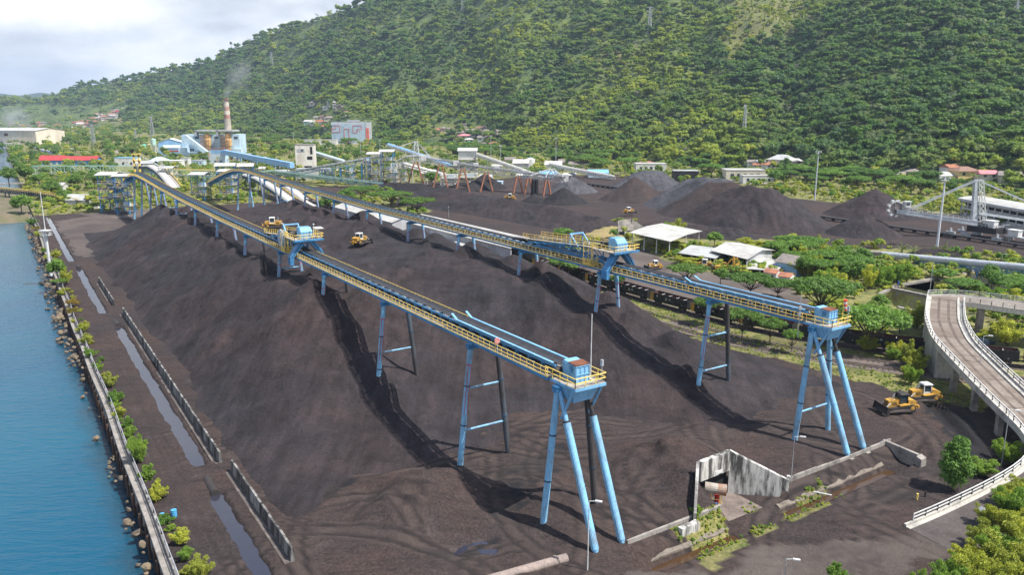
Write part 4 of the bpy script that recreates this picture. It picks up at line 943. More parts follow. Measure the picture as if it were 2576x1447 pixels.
    if reel:
        rw = MB(); c_ = Vector(T(8.2, -2.7, 21.8)); ax = Vector((NT[0], NT[1], 0)); up = Vector((0, 0, 1)); fw = Vector((DS[0], DS[1], 0)); rr = 2.0
        n = 28
        for sg in (-.14, .14):
            pv = [c_+ax*sg+(fw*math.cos(2*math.pi*i/n)+up*math.sin(2*math.pi*i/n))*rr for i in range(n)]
            for i in range(n): rw.bar(pv[i], pv[(i+1) % n], .09)
            for i in range(0, n, 2): rw.bar(c_+ax*sg, pv[i], .05)
        rw.tube(c_-ax*.06, c_+ax*.06, rr*.93, n=28); rw.tube(c_-ax*.3, c_+ax*.4, .25, n=10)
        rw.bar(c_+ax*.4, Vector(T(8.2, -1.3, 20.2)), .2); rw.bar(Vector(T(7, -2.3, 18.9)), Vector(T(7, -2.3, 21)), .18)
        rw.build('cable_reel', paint('reel_pale_blue', (.55, .62, .68), (.42, .48, .54), .5, 1.2), root)
    return root
tripper(55.0, ZB1, 170.0, 'blue tripper car with pale cable reel on the conveyor nearest the sea', 22, True, True)
tripper(103.4, ZB2, 120.2, 'blue tripper car with long railed ramp on the conveyor beside the train', 30, False, False)

# ------------------------------------------------------------------ sea wall, rocks, drain walls
root = thing('sea_wall', 'long grey concrete sea wall with walkway and pipe railing along the water', 'sea wall', S(200, 10.6, 0))
wl = MB()
ks = list(np.arange(40, 452, 6.)); off = [(.10*math.sin(k*.9)+.12*math.sin(k*.053)+(-1.2 if k > 430 else 0)) for k in ks]
A = [S(k, 9.95+o, .1) for k, o in zip(ks, off)]; B = [S(k, 10.9+o, .12) for k, o in zip(ks, off)]
wl.sheet(A, B, .5); wl.sheet([S(k, 10.2+o, -.4) for k, o in zip(ks, off)], [S(k, 11.4, -.4) for k in ks], 4.5)
for k in np.arange(42, 450, 3.2): wl.tube(S(k, 9.8+.1*math.sin(k*.9), -4.5), S(k, 9.8+.1*math.sin(k*.9), -.4), .22, n=6, mi=1)
wl.build('wall', [CONC, paint('wet_pile', (.10, .06, .045), (.05, .04, .035), .7, 1.)], root)
pr = MB(); pr.sheet([S(k, 10.9+o, .62) for k, o in zip(ks, off)], [S(k, 11.2+o, .62) for k, o in zip(ks, off)], .9); pr.build('parapet', CONCD, root)
rl = MB(); rail(rl, [S(k, 11.05+o, .6) for k, o in zip(ks, off)], .8, 2.6, .045, 0); rl.build('railing', GALV, root)
rng = random.Random(3); PB = []
for i in range(9):
    v, f = ICO2; q = v.copy(); q *= 1+.34*fbm(v[:, 0]*1.3+i*7, v[:, 1]*1.3+v[:, 2]*1.7, 3, i)[:, None]*2; q = np.sign(q)*np.abs(q)**.82
    PB.append(npmesh('boulder', q*np.array([1, .8, .62]), f, [paint('boulder_stone', (.20, .155, .105), (.09, .075, .06), .85, .45, bump=.05) if i % 3 else paint('boulder_dark', (.10, .085, .075), (.22, .17, .12), .85, .6, bump=.05)]))
for i in range(290):
    f_ = rng.random()**.8; s = 62+f_*380
    if 128 < s < 176 and rng.random() < .75: s += rng.choice((-66, 50))
    w = 3.0 if s > 175 else 1.3
    d = rng.random()**1.4; tt = 9.3-w*d*(1 if s < 330 else .9); sz = (rng.uniform(.2, .5) if rng.random() < .7 else rng.uniform(.5, .95))*(1.15 if s > 180 else .8)
    if s < 128 and rng.random() < .08: sz *= 1.4
    b_ = link(bpy.data.objects.new('boulder', PB[rng.randrange(9)])); x, y, _ = S(s, tt)
    place(b_, (x, y, -1.6-1.75*d+rng.uniform(-.3, .3)), rng.uniform(0, 6), sz); b_.rotation_euler = (rng.uniform(-.6, .6), rng.uniform(-.6, .6), rng.uniform(0, 6))
    tag(b_, 'brown boulder in the rock bank at the foot of the sea wall', 'boulder', 'boulders along the sea wall')
def barrier(s0, s1, tt, h, label, grp='concrete barriers along the drain'):
    root = thing('concrete_barrier', label, 'barrier', S((s0+s1)/2, tt, 0), 0, grp); n = max(1, round((s1-s0)/2.9)); w = MB(); bt = MB()
    for i in range(n):
        a = s0+(s1-s0)*i/n+.03; b = s0+(s1-s0)*(i+1)/n-.03; j = .03*math.sin(i*2.7); z0 = -.6; z1 = h+.05*math.sin(i*1.9)
        w.hexa([S(a, tt-.32+j, z0), S(a, tt+.4+j, z0), S(b, tt+.4+j, z0), S(b, tt-.32+j, z0)], [S(a, tt-.12+j, z1), S(a, tt+.16+j, z1), S(b, tt+.16+j, z1), S(b, tt-.12+j, z1)])
    w.build('wall', BARR, root)
    bt.sheet([S(s0, tt-1.0, .06), S(s1, tt-1.0, .06)], [S(s0, tt-.3, .12), S(s1, tt-.3, .12)], .5); bt.build('base_slab', paint('dirty_slab', (.10, .085, .078), (.24, .21, .19), .9, .5, .5, .75), root)
barrier(80.5, 108, 22.6, 1.75, 'short white streaked concrete barrier beside the nearest drain')
barrier(111.5, 215, 21.8, 1.75, 'longest black stained concrete barrier beside the middle drain')
barrier(225, 261, 20.9, 1.7, 'far short dark concrete barrier half buried by the coal')
for s, tt, zz in ((103.2, 19., -.45), (204.2, 19.1, -.4), (290, 17.7, -.4)):
    mb = MB(); mb.tube(S(s-.6, tt, zz+.25), S(s+4.5, tt, zz+.25), .62, n=14); x = mb.build('culvert_pipe', DARK)
    tag(x, {103: 'dark culvert pipe mouth feeding the nearest drain', 204: 'dark culvert pipe mouth at the head of the middle drain', 290: 'dark culvert pipe mouth beside the tall tree on the shore'}[int(s)], 'pipe', 'culvert pipes between the drains')
# retaining wall at the front of the yard, ditch lining
root = thing('retaining_wall', 'low grey concrete retaining wall left of the bunker', 'retaining wall', S(63, 62, 0), 0, 'retaining walls at the yard front'); mb = MB()
for a in np.arange(57.2, 72.5, 2.3): mb.hexa([S(62.6, a, -2), S(62.6, a+2.25, -2), S(63.0, a+2.25, -2), S(63., a, -2)], [S(62.7, a, .28+.05*math.sin(a*3)), S(62.7, a+2.25, .28+.05*math.sin(a*3)), S(63., a+2.25, .3), S(63., a, .3)])
mb.build('wall', CONC, root)
root = thing('retaining_wall', 'broken grey concrete retaining wall right of the bunker with end leg', 'retaining wall', S(63, 98, 0), 0, 'retaining walls at the yard front'); mb = MB()
for a in np.arange(85.2, 109, 2.6): h = .32+.12*math.sin(a*5.1); mb.hexa([S(62.6, a, -2.2), S(62.6, a+2.55, -2.2), S(63., a+2.55, -2.2), S(63., a, -2.2)], [S(62.7, a, h), S(62.7, a+2.55, h+.1*math.sin(a)), S(63., a+2.55, h), S(63., a, h)])
mb.hexa([S(57.6, 109.8, -2), S(57.6, 110.3, -2), S(63.2, 110.2, -2), S(63.2, 109.7, -2)], [S(57.6, 109.8, .1), S(57.6, 110.3, .1), S(63.2, 110.2, .45), S(63.2, 109.7, .45)])
mb.hexa([S(56.6, 109.2, -2), S(56.6, 110.7, -2), S(57.5, 110.7, -2), S(57.5, 109.2, -2)], [S(56.7, 109.3, -.3), S(56.7, 110.6, -.2), S(57.5, 110.6, .1), S(57.5, 109.3, 0)])
mb.build('wall', CONC, root)
for i, (a, b) in enumerate(((54.5, 72.4), (81.9, 106.4))):
    mb = MB(); kk = np.arange(a, b, .8); mb.sheet([S(60.2+.2*vnoise(k*.9, 1., 5), k, -1.75+.2*vnoise(k*.8, 2., 6)) for k in kk], [S(60.75+.3*vnoise(k*.7, 3., 7), k, -1.5+.2*vnoise(k*1.1, 4., 8)) for k in kk], 1.4)
    tag(mb.build('ditch_wall', paint('ditch_stone', (.20, .17, .14), (.10, .085, .075), .9, .8, bump=.08)), ('rough stone ditch edge left of the bunker beside brown water', 'rough stone ditch edge right of the bunker beside brown water')[i], 'ditch wall', 'ditch edges')
mb = MB(); q = P(1300, 1440); r_ = P(1425, 1408); mb.tube((q[0]-5, q[1]-2.5, .0), (*r_, .15), .55, n=16); mb.tube((r_[0]-1.5, r_[1]-.6, .13), (r_[0]-1.2, r_[1]-.5, .13), .62, n=16)
tag(mb.build('concrete_pipe', paint('pale_pipe', (.30, .24, .21), (.17, .14, .13), .8, .5)), 'large pale concrete pipe lying at the foot of the nearest pole', 'pipe')
# ------------------------------------------------------------------ trees that stand on their own
KINDS = {}
def kind(name, lumps, nleaf, leaf, mat, seed, h, w, tr, limbs=(), th=None, lean=0, **kw):
    V, F = crown(lumps, nleaf, leaf, seed, **kw)
    KINDS[name] = (mesh_of(trunk_mesh(th or h*.6, tr, limbs, lean), 'trunk', WOODT), quadmesh('crown', V, F, mat), h, w)
def limbs_to(lumps, z, r, every=2): return [(z, (c[0]*.85, c[1]*.85, c[2]-.3), r) for c, _ in lumps[::every]]
def lumps_spray(ns, H, sp, r, seed, z0=.1):
    rg_ = random.Random(seed); L = []
    for i in range(ns):
        a = i*2.399+rg_.uniform(-.5, .5); tl = sp*math.sqrt((i+.4)/ns)*rg_.uniform(.7, 1.15); h = H*rg_.uniform(.5, 1.05)*(1-.25*tl/sp)
        for k in (.3, .55, .78, 1.): L.append(((math.cos(a)*tl*k**1.2, math.sin(a)*tl*k**1.2, z0*H+h*k*(1-.14*k)), r*rg_.uniform(.65, 1.25)*(1.15-.45*k)))
    return L
for i in range(3):
    L = lumps_flat(30, 6.6, 7.6, 1.6, 60+i); kind('rain%d' % i, L, 150, .34, LEAF_D, 60+i, 8.8, 15, .3, limbs_to(L, 2.6, .16), 3.0, flat=.55, core=.7)
    L = lumps_flat(28, 6., 7.2, 1.6, 70+i); kind('bright%d' % i, L, 150, .34, LEAF_M, 70+i, 8.4, 14, .28, limbs_to(L, 2.6, .15), 3.0, flat=.6, core=.7)
    L = lumps_round(16, 3.4, 3.2, 5.2, 1.35, 80+i); kind('round%d' % i, L, 70, .36, LEAF_M, 80+i, 9, 8.4, .22, limbs_to(L, 2.5, .09, 4), 4, core=.7)
    L = lumps_round(16, 3.5, 3.4, 5.2, 1.35, 90+i); kind('dark%d' % i, L, 70, .36, LEAF_D if i != 1 else LEAF_B, 90+i, 9, 8.6, .24, limbs_to(L, 2.5, .09, 4), 4, core=.7)
    L = lumps_spray(12, 8.2, 2.6, 1.1, 100+i); kind('bamboo%d' % i, L, 75, .36, (LEAF_Y, LEAF_Y, LEAF_L)[i], 100+i, 9, 6, .1, limbs_to(L, .4, .05, 3), 1., asp=.24, core=.42, jit=1.)
    L = lumps_spray(9, 2.4, 1.7, .46, 110+i, .05); kind('shrub%d' % i, L, 55, .2, (LEAF_Y, LEAF_M, LEAF_L)[i], 110+i, 2.7, 3.7, .05, limbs_to(L, .1, .03, 2), .6, asp=.3, core=.35, jit=1.)
    L = lumps_spray(15, 5.4, 3.3, .85, 120+i); kind('bush%d' % i, L, 125, .27, (LEAF_Y, LEAF_Y, LEAF_L)[i], 120+i, 6, 7, .12, limbs_to(L, .4, .05, 2), 1.5, asp=.2, core=.3, jit=1.1)
L = lumps_tall(30, 2.9, 8.6, 1.25, 131, .18); kind('young0', L, 230, .2, LEAF_M, 131, 8.8, 6.6, .14, limbs_to(L, 1.2, .06, 2), 4, asp=.6, core=.55, jit=.6)
L = lumps_round(8, 1.3, 1.1, 1.2, .6, 133, .1); kind('dryshrub0', L, 80, .17, LEAF_O, 133, 2.7, 3.4, .05, limbs_to(L, .1, .03, 2), .6, asp=.5, core=.4, jit=.7)
for i in range(2):
    V, F = frond_crown(16, 4.6, 7.2, 140+i, 7); KINDS['palm%d' % i] = (mesh_of(trunk_mesh(7.2, .2, (), .06, 7, 4, .7), 'trunk', WOODT), quadmesh('crown', V, F, LEAF_P), 9.4, 9)
    V, F = frond_crown(15, 3.9, 1.4, 150+i, 7); KINDS['lowpalm%d' % i] = (mesh_of(trunk_mesh(1.5, .25, (), .0, 7, 2, .8), 'trunk', WOODT), quadmesh('crown', V, F, LEAF_P), 4.2, 7.5)
_tn = {'rain': 'rain_tree', 'bright': 'rain_tree', 'round': 'leafy_tree', 'dark': 'dense_tree', 'bamboo': 'bamboo_clump', 'shrub': 'shrub', 'bush': 'bush', 'young': 'young_tree', 'dryshrub': 'shrub', 'palm': 'palm_tree', 'lowpalm': 'palm_tree'}
_tc = {'rain_tree': 'tree', 'leafy_tree': 'tree', 'dense_tree': 'tree', 'bamboo_clump': 'bamboo', 'shrub': 'shrub', 'bush': 'bush', 'young_tree': 'tree', 'palm_tree': 'palm tree'}
trng = random.Random(77)
def tree_at(kd, x, y, z, sx, sz, label, group=None):
    key = kd if kd in KINDS else kd+str(trng.randrange(3 if kd+'2' in KINDS else (2 if kd+'1' in KINDS else 1)))
    tm, cm, h, w = KINDS[key]; nm = _tn[key.rstrip('0123456789')]
    root = thing(nm, label, _tc[nm], (x, y, z-.15), trng.uniform(0, 6.28), group); root.scale = (sx, sx, sz)
    for n_, me_ in (('trunk', tm), ('crown', cm)): o = link(bpy.data.objects.new(n_, me_)); o.parent = root
    return root
def tree(kd, u, vb, vt, wpx, label, group=None, z=None):
    """foot and top of the tree in the photo, and how wide its crown reads there"""
    key = kd if kd in KINDS else kd+'0'; x, y = P(u, vb)
    g_ = zg(x, y) if z is None else z
    x, y = P(u, vb, g_); h = max(.5, Zat(u, vt, y)-g_); dist = math.hypot(y, CAMH-g_)
    return tree_at(kd, x, y, g_, (wpx*dist/FPX)/KINDS[key][3], h/KINDS[key][2], label, group)
GW = 'plants along the sea wall'
for i, (kd, u, vb, vt, w, lab) in enumerate([
    ('shrub', 80, 566, 545, 34, 'shrub'), ('dryshrub0', 90, 580, 566, 26, ''), ('shrub', 97, 596, 578, 26, ''), ('shrub', 112, 634, 618, 22, ''), ('shrub', 117, 652, 636, 26, ''),
    ('round', 147, 712, 648, 52, 'T'), ('rain', 151, 722, 700, 42, 'R'), ('shrub', 160, 744, 718, 34, ''), ('dryshrub0', 186, 772, 748, 44, ''), ('dryshrub0', 184, 796, 766, 34, ''), ('shrub', 186, 812, 798, 16, ''), ('bamboo', 206, 838, 808, 36, ''),
    ('bamboo', 216, 868, 834, 36, ''), ('shrub', 227, 900, 868, 42, ''), ('shrub', 246, 930, 905, 32, ''), ('shrub', 277, 974, 930, 46, ''), ('shrub1', 288, 1016, 974, 48, 'D'), ('shrub', 304, 1050, 1014, 46, ''), ('shrub', 324, 1074, 1042, 40, ''), ('shrub', 326, 1100, 1062, 44, ''), ('bush', 350, 1166, 1086, 64, 'B'), ('shrub', 372, 1206, 1158, 48, ''), ('shrub', 394, 1262, 1200, 52, ''), ('shrub', 414, 1316, 1286, 34, ''), ('shrub', 430, 1336, 1312, 34, ''), ('bamboo', 456, 1372, 1322, 48, ''), ('bamboo', 468, 1412, 1366, 40, ''), ('bush', 502, 1462, 1392, 78, 'Y')]):
    d = {'T': 'tallest bushy green tree rising from the sea wall beside the light mast', 'R': 'flat topped dark green shrub just below the sea wall tree', 'D': 'dark green rounded shrub halfway along the sea wall', 'B': 'large feathery bush beside the road above the blue drums', 'Y': 'feathery yellow bush at the near end of the sea wall'}
    l = d.get(lab) or {'d': 'orange tinged dry shrub beside the sea wall', 's': 'small yellow green shrub beside the sea wall', 'b': 'thin feathery bamboo shrub beside the sea wall', 'r': '', 'l': ''}[kd[0]]
    tree(kd, u, vb, vt, w, l, GW)
rs = random.Random(4)
for k in range(42):
    s_ = 66+k*6.5+rs.uniform(-2, 2); tree_at(rs.choice(('shrub', 'shrub', 'shrub', 'bamboo')), *S(s_, 12.1+rs.uniform(-.5, .7), -.1), *((lambda a: (a, a*rs.uniform(.7, 1.1)))(rs.uniform(.3, .7))), 'small yellow green shrub beside the sea wall', GW) if rs.random() > .0 else None
tree('round', 55, 536, 488, 56, 'rounded bright green tree on the shore corner')
tree('shrub', 40, 524, 500, 40, 'low bush left of the shore corner tree')
tree('round1', 160, 512, 474, 34, 'upright bright green tree beside the small grey shed')
for kd, u, vb, vt, w, l in [
    ('rain', 2062, 800, 694, 178, 'broad very dark rain tree right of the parked car'), ('rain', 1956, 752, 700, 96, 'dark rain tree left of the broadest one, beside the small red roofed houses'),
    ('bamboo', 2096, 748, 668, 64, 'yellow bamboo crown rising over the broad dark rain tree'), ('round', 2022, 704, 640, 50, 'leafy tree right of the blue gabled house'), ('bamboo', 2012, 668, 608, 34, 'yellow bamboo behind the blue gabled house'),
    ('bright1', 2186, 884, 768, 188, 'broad bright green rain tree behind the second conveyor head'), ('dark', 2262, 838, 776, 66, 'dark tree between the bright rain tree and the ramp'), ('bamboo', 2306, 828, 752, 56, 'yellow bamboo clump beside the flyover abutment'),
    ('round', 2212, 782, 738, 54, 'mid green tree at the near pond corner'), ('bamboo', 2284, 926, 846, 54, 'yellow bamboo thicket left of the flyover abutment'), ('bamboo', 2246, 906, 864, 46, 'short yellow bamboo beside the bright rain tree'), ('bush', 2292, 968, 912, 52, 'green bush at the yard corner beside the abutment'),
    ('young0', 2397, 1234, 1094, 100, 'leafy bright green young tree beside the white ramp railing'), ('bush2', 2468, 1196, 1150, 92, 'spreading bush behind the ramp railing beside the young tree'), ('bush', 2530, 1166, 1100, 84, 'yellow bush behind the ramp railing at the lamp post'),
    ('round', 2370, 708, 672, 74, 'rounded bright tree on the pond bank'), ('bright', 2422, 742, 700, 92, 'flat topped tree on the right pond bank'), ('bamboo', 2500, 768, 708, 60, 'yellow bamboo on the right pond bank'), ('bamboo', 2552, 790, 716, 64, 'yellow bamboo at the right frame edge above the second ramp'),
    ('bamboo', 2532, 872, 796, 84, 'large golden bamboo clump between the two ramps'), ('bamboo', 2470, 862, 822, 50, 'small golden bamboo beside the curved ramp railing'),
    ('rain', 1441, 706, 640, 140, 'spreading rain tree below the second tripper'), ('rain', 1552, 742, 688, 40, 'small rain tree right of the second tripper legs'), ('rain', 1729, 716, 662, 108, 'rain tree in front of the tripper side yard, left of the parked car'),
    ('rain', 1887, 748, 684, 118, 'rain tree in front of the excavators'), ('round', 1812, 716, 672, 44, 'dense young tree beside the parked car'), ('rain', 1776, 818, 742, 74, 'thin rain tree between the wagons and a conveyor leg'), ('rain', 1866, 858, 770, 92, 'rain tree standing on the grass before the wagons'), ('rain', 1936, 868, 796, 74, 'rain tree left of the pole beside the wagons'), ('bright', 1990, 890, 826, 50, 'small rain tree behind the second head trestle'),
    ('round', 1416, 604, 572, 66, 'yellow green tree behind the second tripper ramp'), ('bamboo', 1676, 596, 546, 36, 'left bamboo like tree behind the open shed'), ('bamboo', 1702, 600, 541, 46, 'tall bamboo like tree behind the open shed roof'), ('round', 1797, 622, 580, 48, 'leafy tree between the open shed and the workshop'), ('bush', 1726, 664, 640, 84, 'yellow hedge bush in front of the low annex'), ('bamboo', 1722, 634, 606, 40, 'yellow bamboo under the open shed gable'), ('bamboo', 1762, 630, 602, 36, 'yellow bamboo right of the open shed gable'),
    ('dark', 820, 534, 490, 44, 'dark tree in the gap beneath the second conveyor'), ('rain', 912, 502, 466, 96, 'left rain tree in the green patch behind the second conveyor'), ('rain', 984, 520, 478, 116, 'broad rain tree in the green patch behind the second conveyor'), ('rain', 1050, 540, 494, 92, 'right rain tree in the green patch above the white shed'), ('round', 872, 512, 474, 50, 'round bushy tree left of the green patch'),
    ('round', 1008, 462, 424, 34, 'slim tree beside the yellow excavator'), ('round', 1087, 468, 430, 44, 'bushy tree between two pairs of brown legs'), ('dark', 845, 428, 400, 40, 'dark tree in front of the white sheet clad tower'),
    ('palm', 218, 480, 438, 44, 'coconut palm left of the first transfer tower'), ('dark', 132, 498, 452, 56, 'dark tree beside the small pavilion roof'), ('round', 190, 470, 436, 44, 'round tree below the red roofed blue building'), ('dark', 240, 474, 432, 50, 'dense tree right of the coconut palm'), ('dark', 24, 470, 418, 52, 'dark feathery tree at the left frame edge'), ('dark', 66, 468, 410, 50, 'dark pointed tree at the end of the green truss bridge'), ('round', 100, 470, 436, 44, 'light green tree under the green truss bridge'), ('dark', 283, 432, 404, 34, 'dark tree standing in front of the truss bridge'), ('round', 450, 506, 470, 34, 'small tree between the two conveyor tails'),
    ('bush', 1892, 630, 592, 94, 'wide yellow green bush behind the workshop'), ('bush', 1960, 650, 604, 80, 'yellow green bush right of the workshop'), ('bush', 2080, 676, 640, 80, 'green bush on the slope behind the blue house'), ('round', 2154, 716, 652, 74, 'open crowned tree left of the bamboo row')]:
    tree(kd, u, vb, vt, w, l)
for i, u in enumerate((2184, 2208, 2232, 2256, 2280)): tree('bamboo', u, 732-i*5, 656-i*3, 40, 'slender yellow bamboo tree in the row beside the pond', 'bamboo row beside the pond')
for kd, u, vb, vt, w in (('lowpalm', 2268, 640, 606, 40), ('lowpalm', 2297, 642, 610, 46), ('lowpalm', 2344, 642, 610, 44), ('lowpalm', 2374, 644, 606, 46), ('lowpalm', 2396, 648, 616, 44)): tree(kd, u, vb, vt, w, 'short coconut palm beside the blue pipe conveyor', 'short palms by the pipe conveyor')
GB = 'bamboo thicket in the near right corner'
for kd, u, vb, vt, w in [('bush', 2470, 1380, 1300, 80), ('bush', 2430, 1430, 1352, 84), ('bush', 2480, 1330, 1262, 70), ('bush', 2400, 1470, 1392, 90), ('bush', 2545, 1290, 1205, 90), ('bush', 2560, 1262, 1195, 110), ('bush', 2535, 1300, 1222, 100), ('bush', 2600, 1330, 1220, 150), ('bush', 2535, 1352, 1266, 110), ('bush', 2580, 1392, 1282, 150), ('bush', 2510, 1430, 1326, 120), ('bush', 2560, 1470, 1340, 170), ('bush', 2450, 1490, 1388, 120), ('bush', 2380, 1500, 1408, 100), ('bush', 2490, 1510, 1380, 140), ('bush', 2320, 1510, 1428, 70), ('bush', 2620, 1450, 1300, 150)]:
    tree(kd, u, vb, vt, w, 'feathery yellow green bamboo bush in the near right corner', GB, -1.2)
tree('shrub1', 2100, 1470, 1405, 72, 'broad leaved green shrub at the bottom edge by the road', None, -1.4)
for u, vb, vt, w, l in ((1990, 1236, 1206, 30, 'weedy shrub at the foot of the pole right of the bunker'), (1752, 1300, 1262, 40, 'yellow weeds beside the small bunker block'), (2160, 1178, 1150, 26, 'small grass tuft on the ditch bank')): tree('shrub', u, vb, vt, w, l)
# belts of trees in the plain
NOBUILD = []
def belt(poly, n, kinds, label, group, hr=(6, 11), seed=1):
    rg = random.Random(seed); us = [p_[0] for p_ in poly]; vs = [p_[1] for p_ in poly]; k = 0; tries = 0
    while k < n and tries < n*60:
        tries += 1; u = rg.uniform(min(us), max(us)); v = rg.uniform(min(vs), max(vs))
        if not inpoly(np.array([u]), np.array([v]), poly)[0]: continue
        if any(a < u < c and b < v < d for a, b, c, d in NOBUILD): continue
        x, y = P(u, v); r = math.hypot(x, y); az_ = math.atan2(x, y); z = max(0, float(hill_z(np.array([az_]), np.array([r]))[0]))
        kd = rg.choice(kinds); h = rg.uniform(*hr); key = kd+'0'; hh = KINDS[key][2]; sz = h/hh
        tree_at(kd, x, y, z, sz*rg.uniform(.9, 1.25), sz, label, group); k += 1
NOBUILD += [(440, 320, 625, 425), (90, 385, 262, 420), (280, 395, 350, 425), (360, 340, 460, 400), (730, 360, 800, 430), (0, 322, 155, 372), (395, 400, 470, 425), (1600, 408, 1680, 440), (1825, 425, 1960, 462), (2405, 480, 2576, 540), (1690, 425, 1760, 458)]
belt([(155, 330), (450, 330), (450, 395), (250, 405), (160, 385)], 42, ['round', 'dark', 'rain', 'palm', 'bright', 'round'], 'tree in the leafy plain left of the power plant', 'trees left of the power plant', (9, 15), 1)
belt([(0, 372), (70, 372), (110, 400), (90, 440), (0, 440)], 14, ['round', 'dark', 'bamboo'], 'tree on the shore below the cream warehouse', 'trees below the cream warehouse', (7, 12), 2)
belt([(60, 352), (300, 360), (300, 372), (60, 366)], 9, ['palm'], 'coconut palm standing in front of the cream warehouse plain', 'palms near the cream warehouse', (13, 18), 3)
belt([(625, 345), (830, 352), (880, 372), (730, 392), (630, 385)], 26, ['round', 'dark', 'rain', 'bright', 'palm'], 'tree in the belt between the chimney and the grey office block', 'trees right of the power plant', (9, 15), 4)
belt([(800, 372), (960, 382), (960, 405), (800, 412)], 18, ['rain', 'dark', 'round'], 'dark tree in front of the grey office block', 'trees in front of the office block', (7, 12), 5)
belt([(945, 352), (1240, 362), (1250, 396), (1160, 402), (1070, 390), (960, 372)], 34, ['rain', 'dark', 'bright', 'rain', 'round'], 'tree in the belt behind the blue stacker boom', 'trees behind the blue stacker boom', (8, 14), 6)
belt([(1215, 385), (1720, 405), (1740, 425), (1480, 432), (1250, 405)], 40, ['rain', 'dark', 'bright', 'round'], 'tree in the belt behind the silos and pale conveyors', 'trees behind the silos', (7, 12), 7)
belt([(1690, 412), (2110, 440), (2380, 470), (2576, 486), (2576, 500), (2330, 492), (1980, 470), (1760, 455), (1700, 440)], 62, ['rain', 'rain', 'dark', 'bright', 'round'], 'spreading tree in the belt along the foot of the hill', 'trees along the hill foot', (7, 12), 8)
belt([(1950, 476), (2110, 492), (2250, 502), (2420, 520), (2400, 532), (2250, 516), (2060, 506), (1950, 490)], 30, ['bamboo', 'bamboo', 'bush', 'round'], 'yellow green bush in the hedge behind the rear stockyard', 'yellow hedge behind the stockyard', (4, 7.5), 9)
belt([(2400, 500), (2576, 520), (2620, 580), (2560, 575), (2400, 530)], 10, ['bush', 'bamboo'], 'yellow bush beside the long white two storey building', 'bushes by the two storey building', (2.5, 5), 10)
belt([(1010, 398), (1140, 404), (1150, 430), (1040, 426)], 12, ['bamboo', 'round', 'bush'], 'light green bush between the stacker boom and the white tower', 'bushes between boom and white tower', (4, 8), 11)
belt([(1900, 640), (1990, 620), (2110, 650), (2190, 690), (2120, 740), (2000, 720), (1990, 690)], 34, ['round', 'bush', 'bamboo', 'bright'], 'tree in the grove behind the blue gabled house', 'grove behind the blue house', (5, 8), 12)
belt([(2400, 700), (2576, 730), (2576, 780), (2500, 740)], 9, ['round', 'bamboo', 'bright'], 'tree on the bank behind the second ramp', 'trees behind the second ramp', (4, 7), 13)
belt([(380, 424), (470, 412), (620, 428), (560, 440), (420, 440)], 12, ['round', 'dark', 'bush'], 'bushy tree in front of the power plant', 'trees in front of the power plant', (4, 7), 15)
belt([(100, 440), (240, 436), (260, 460), (130, 470)], 12, ['dark', 'round'], 'tree behind the conveyor at the shore', 'trees behind the shore conveyor', (6, 10), 16)
belt([(2100, 885), (2330, 870), (2330, 960), (2260, 960)], 10, ['bush', 'shrub', 'bamboo'], 'undergrowth bush along the track under the bright rain tree', 'bushes along the yard corner', (2, 4.5), 17)
# low scrub over the plain: one mass
rg = np.random.default_rng(9); n = 60000
u = rg.uniform(-150, 2750, n); v = 300+rg.uniform(0, 1, n)**.8*560; ok = np.ones(n, bool)
xy_ = np.array([P(a, b) for a, b in zip(u, v)]); x, y = xy_[:, 0], xy_[:, 1]; r = np.hypot(x, y); s_, t_ = ST(x, y)
gm_ = masks(x, y); ok &= (gm_ > .5) & (t_ > 12) & (r > 150) & (r < 3600)
for pz in PONDS: ok &= ~inpoly(x, y, pz)
rail_zone = (t_ > 126) & (t_ < 160) & (s_ > 90) & (s_ < 500); ok &= ~(rail_zone)
ok &= rg.uniform(0, 1, n) < np.interp(r, [150, 400, 900, 3000], [.25, .35, .6, 1.])*sstep(.25, .5, vnoise(x/25, y/25, 77)+.12)
n2 = 3600; sw = np.where(np.arange(n2) < 1300, rg.uniform(57.2, 63, n2), rg.uniform(62, 165, n2)); tw = np.where(np.arange(n2) < 1300, rg.uniform(63, 93, n2), rg.uniform(127, 141, n2)); xw, yw, _ = S(sw, tw, 0); kw_ = masks(xw, yw) > .45; xw, yw = xw[kw_], yw[kw_]; nw = len(xw)
x, y, r = x[ok], y[ok], r[ok]; z = np.maximum(0, hill_z(np.arctan2(x, y), r)); x = np.concatenate([x, xw]); y = np.concatenate([y, yw]); r = np.concatenate([r, np.full(nw, 60.)]); z = np.concatenate([z, ground_h(xw, yw)+.2]); n = len(x)
pm = bpy.data.meshes.new('scrub'); pm.vertices.add(n); pm.vertices.foreach_set('co', np.stack([x, y, z-.3], -1).astype(np.float32).ravel())
for nm, ty, va in (('idx', 'INT', np.where((r > 600) & (rg.uniform(0, 1, n) < .6), rg.choice([0, 2, 4, 5, 7, 8, 10, 11], n), rg.choice([15, 15, 8, 4, 5, 15], n)).astype(np.int32)), ('scl', 'FLOAT', (np.interp(r, [60, 149, 150, 500, 1500, 3000], [.04, .04, .2, .4, .9, 1.4])*rg.uniform(.6, 1.4, n)).astype(np.float32)), ('rot', 'FLOAT', rg.uniform(0, 6.28, n).astype(np.float32)), ('tint', 'FLOAT', rg.uniform(0, .5, n).astype(np.float32))):
    at = pm.attributes.new(nm, ty, 'POINT'); at.data.foreach_set('value', va)
so = link(bpy.data.objects.new('scrub', pm)); md = so.modifiers.new('scatter', 'NODES'); md.node_group = bpy.data.node_groups['forest_scatter']
tag(so, 'low green scrub covering the plain between yard and hill', 'scrub', kind='stuff'); print('SCRUB', n)

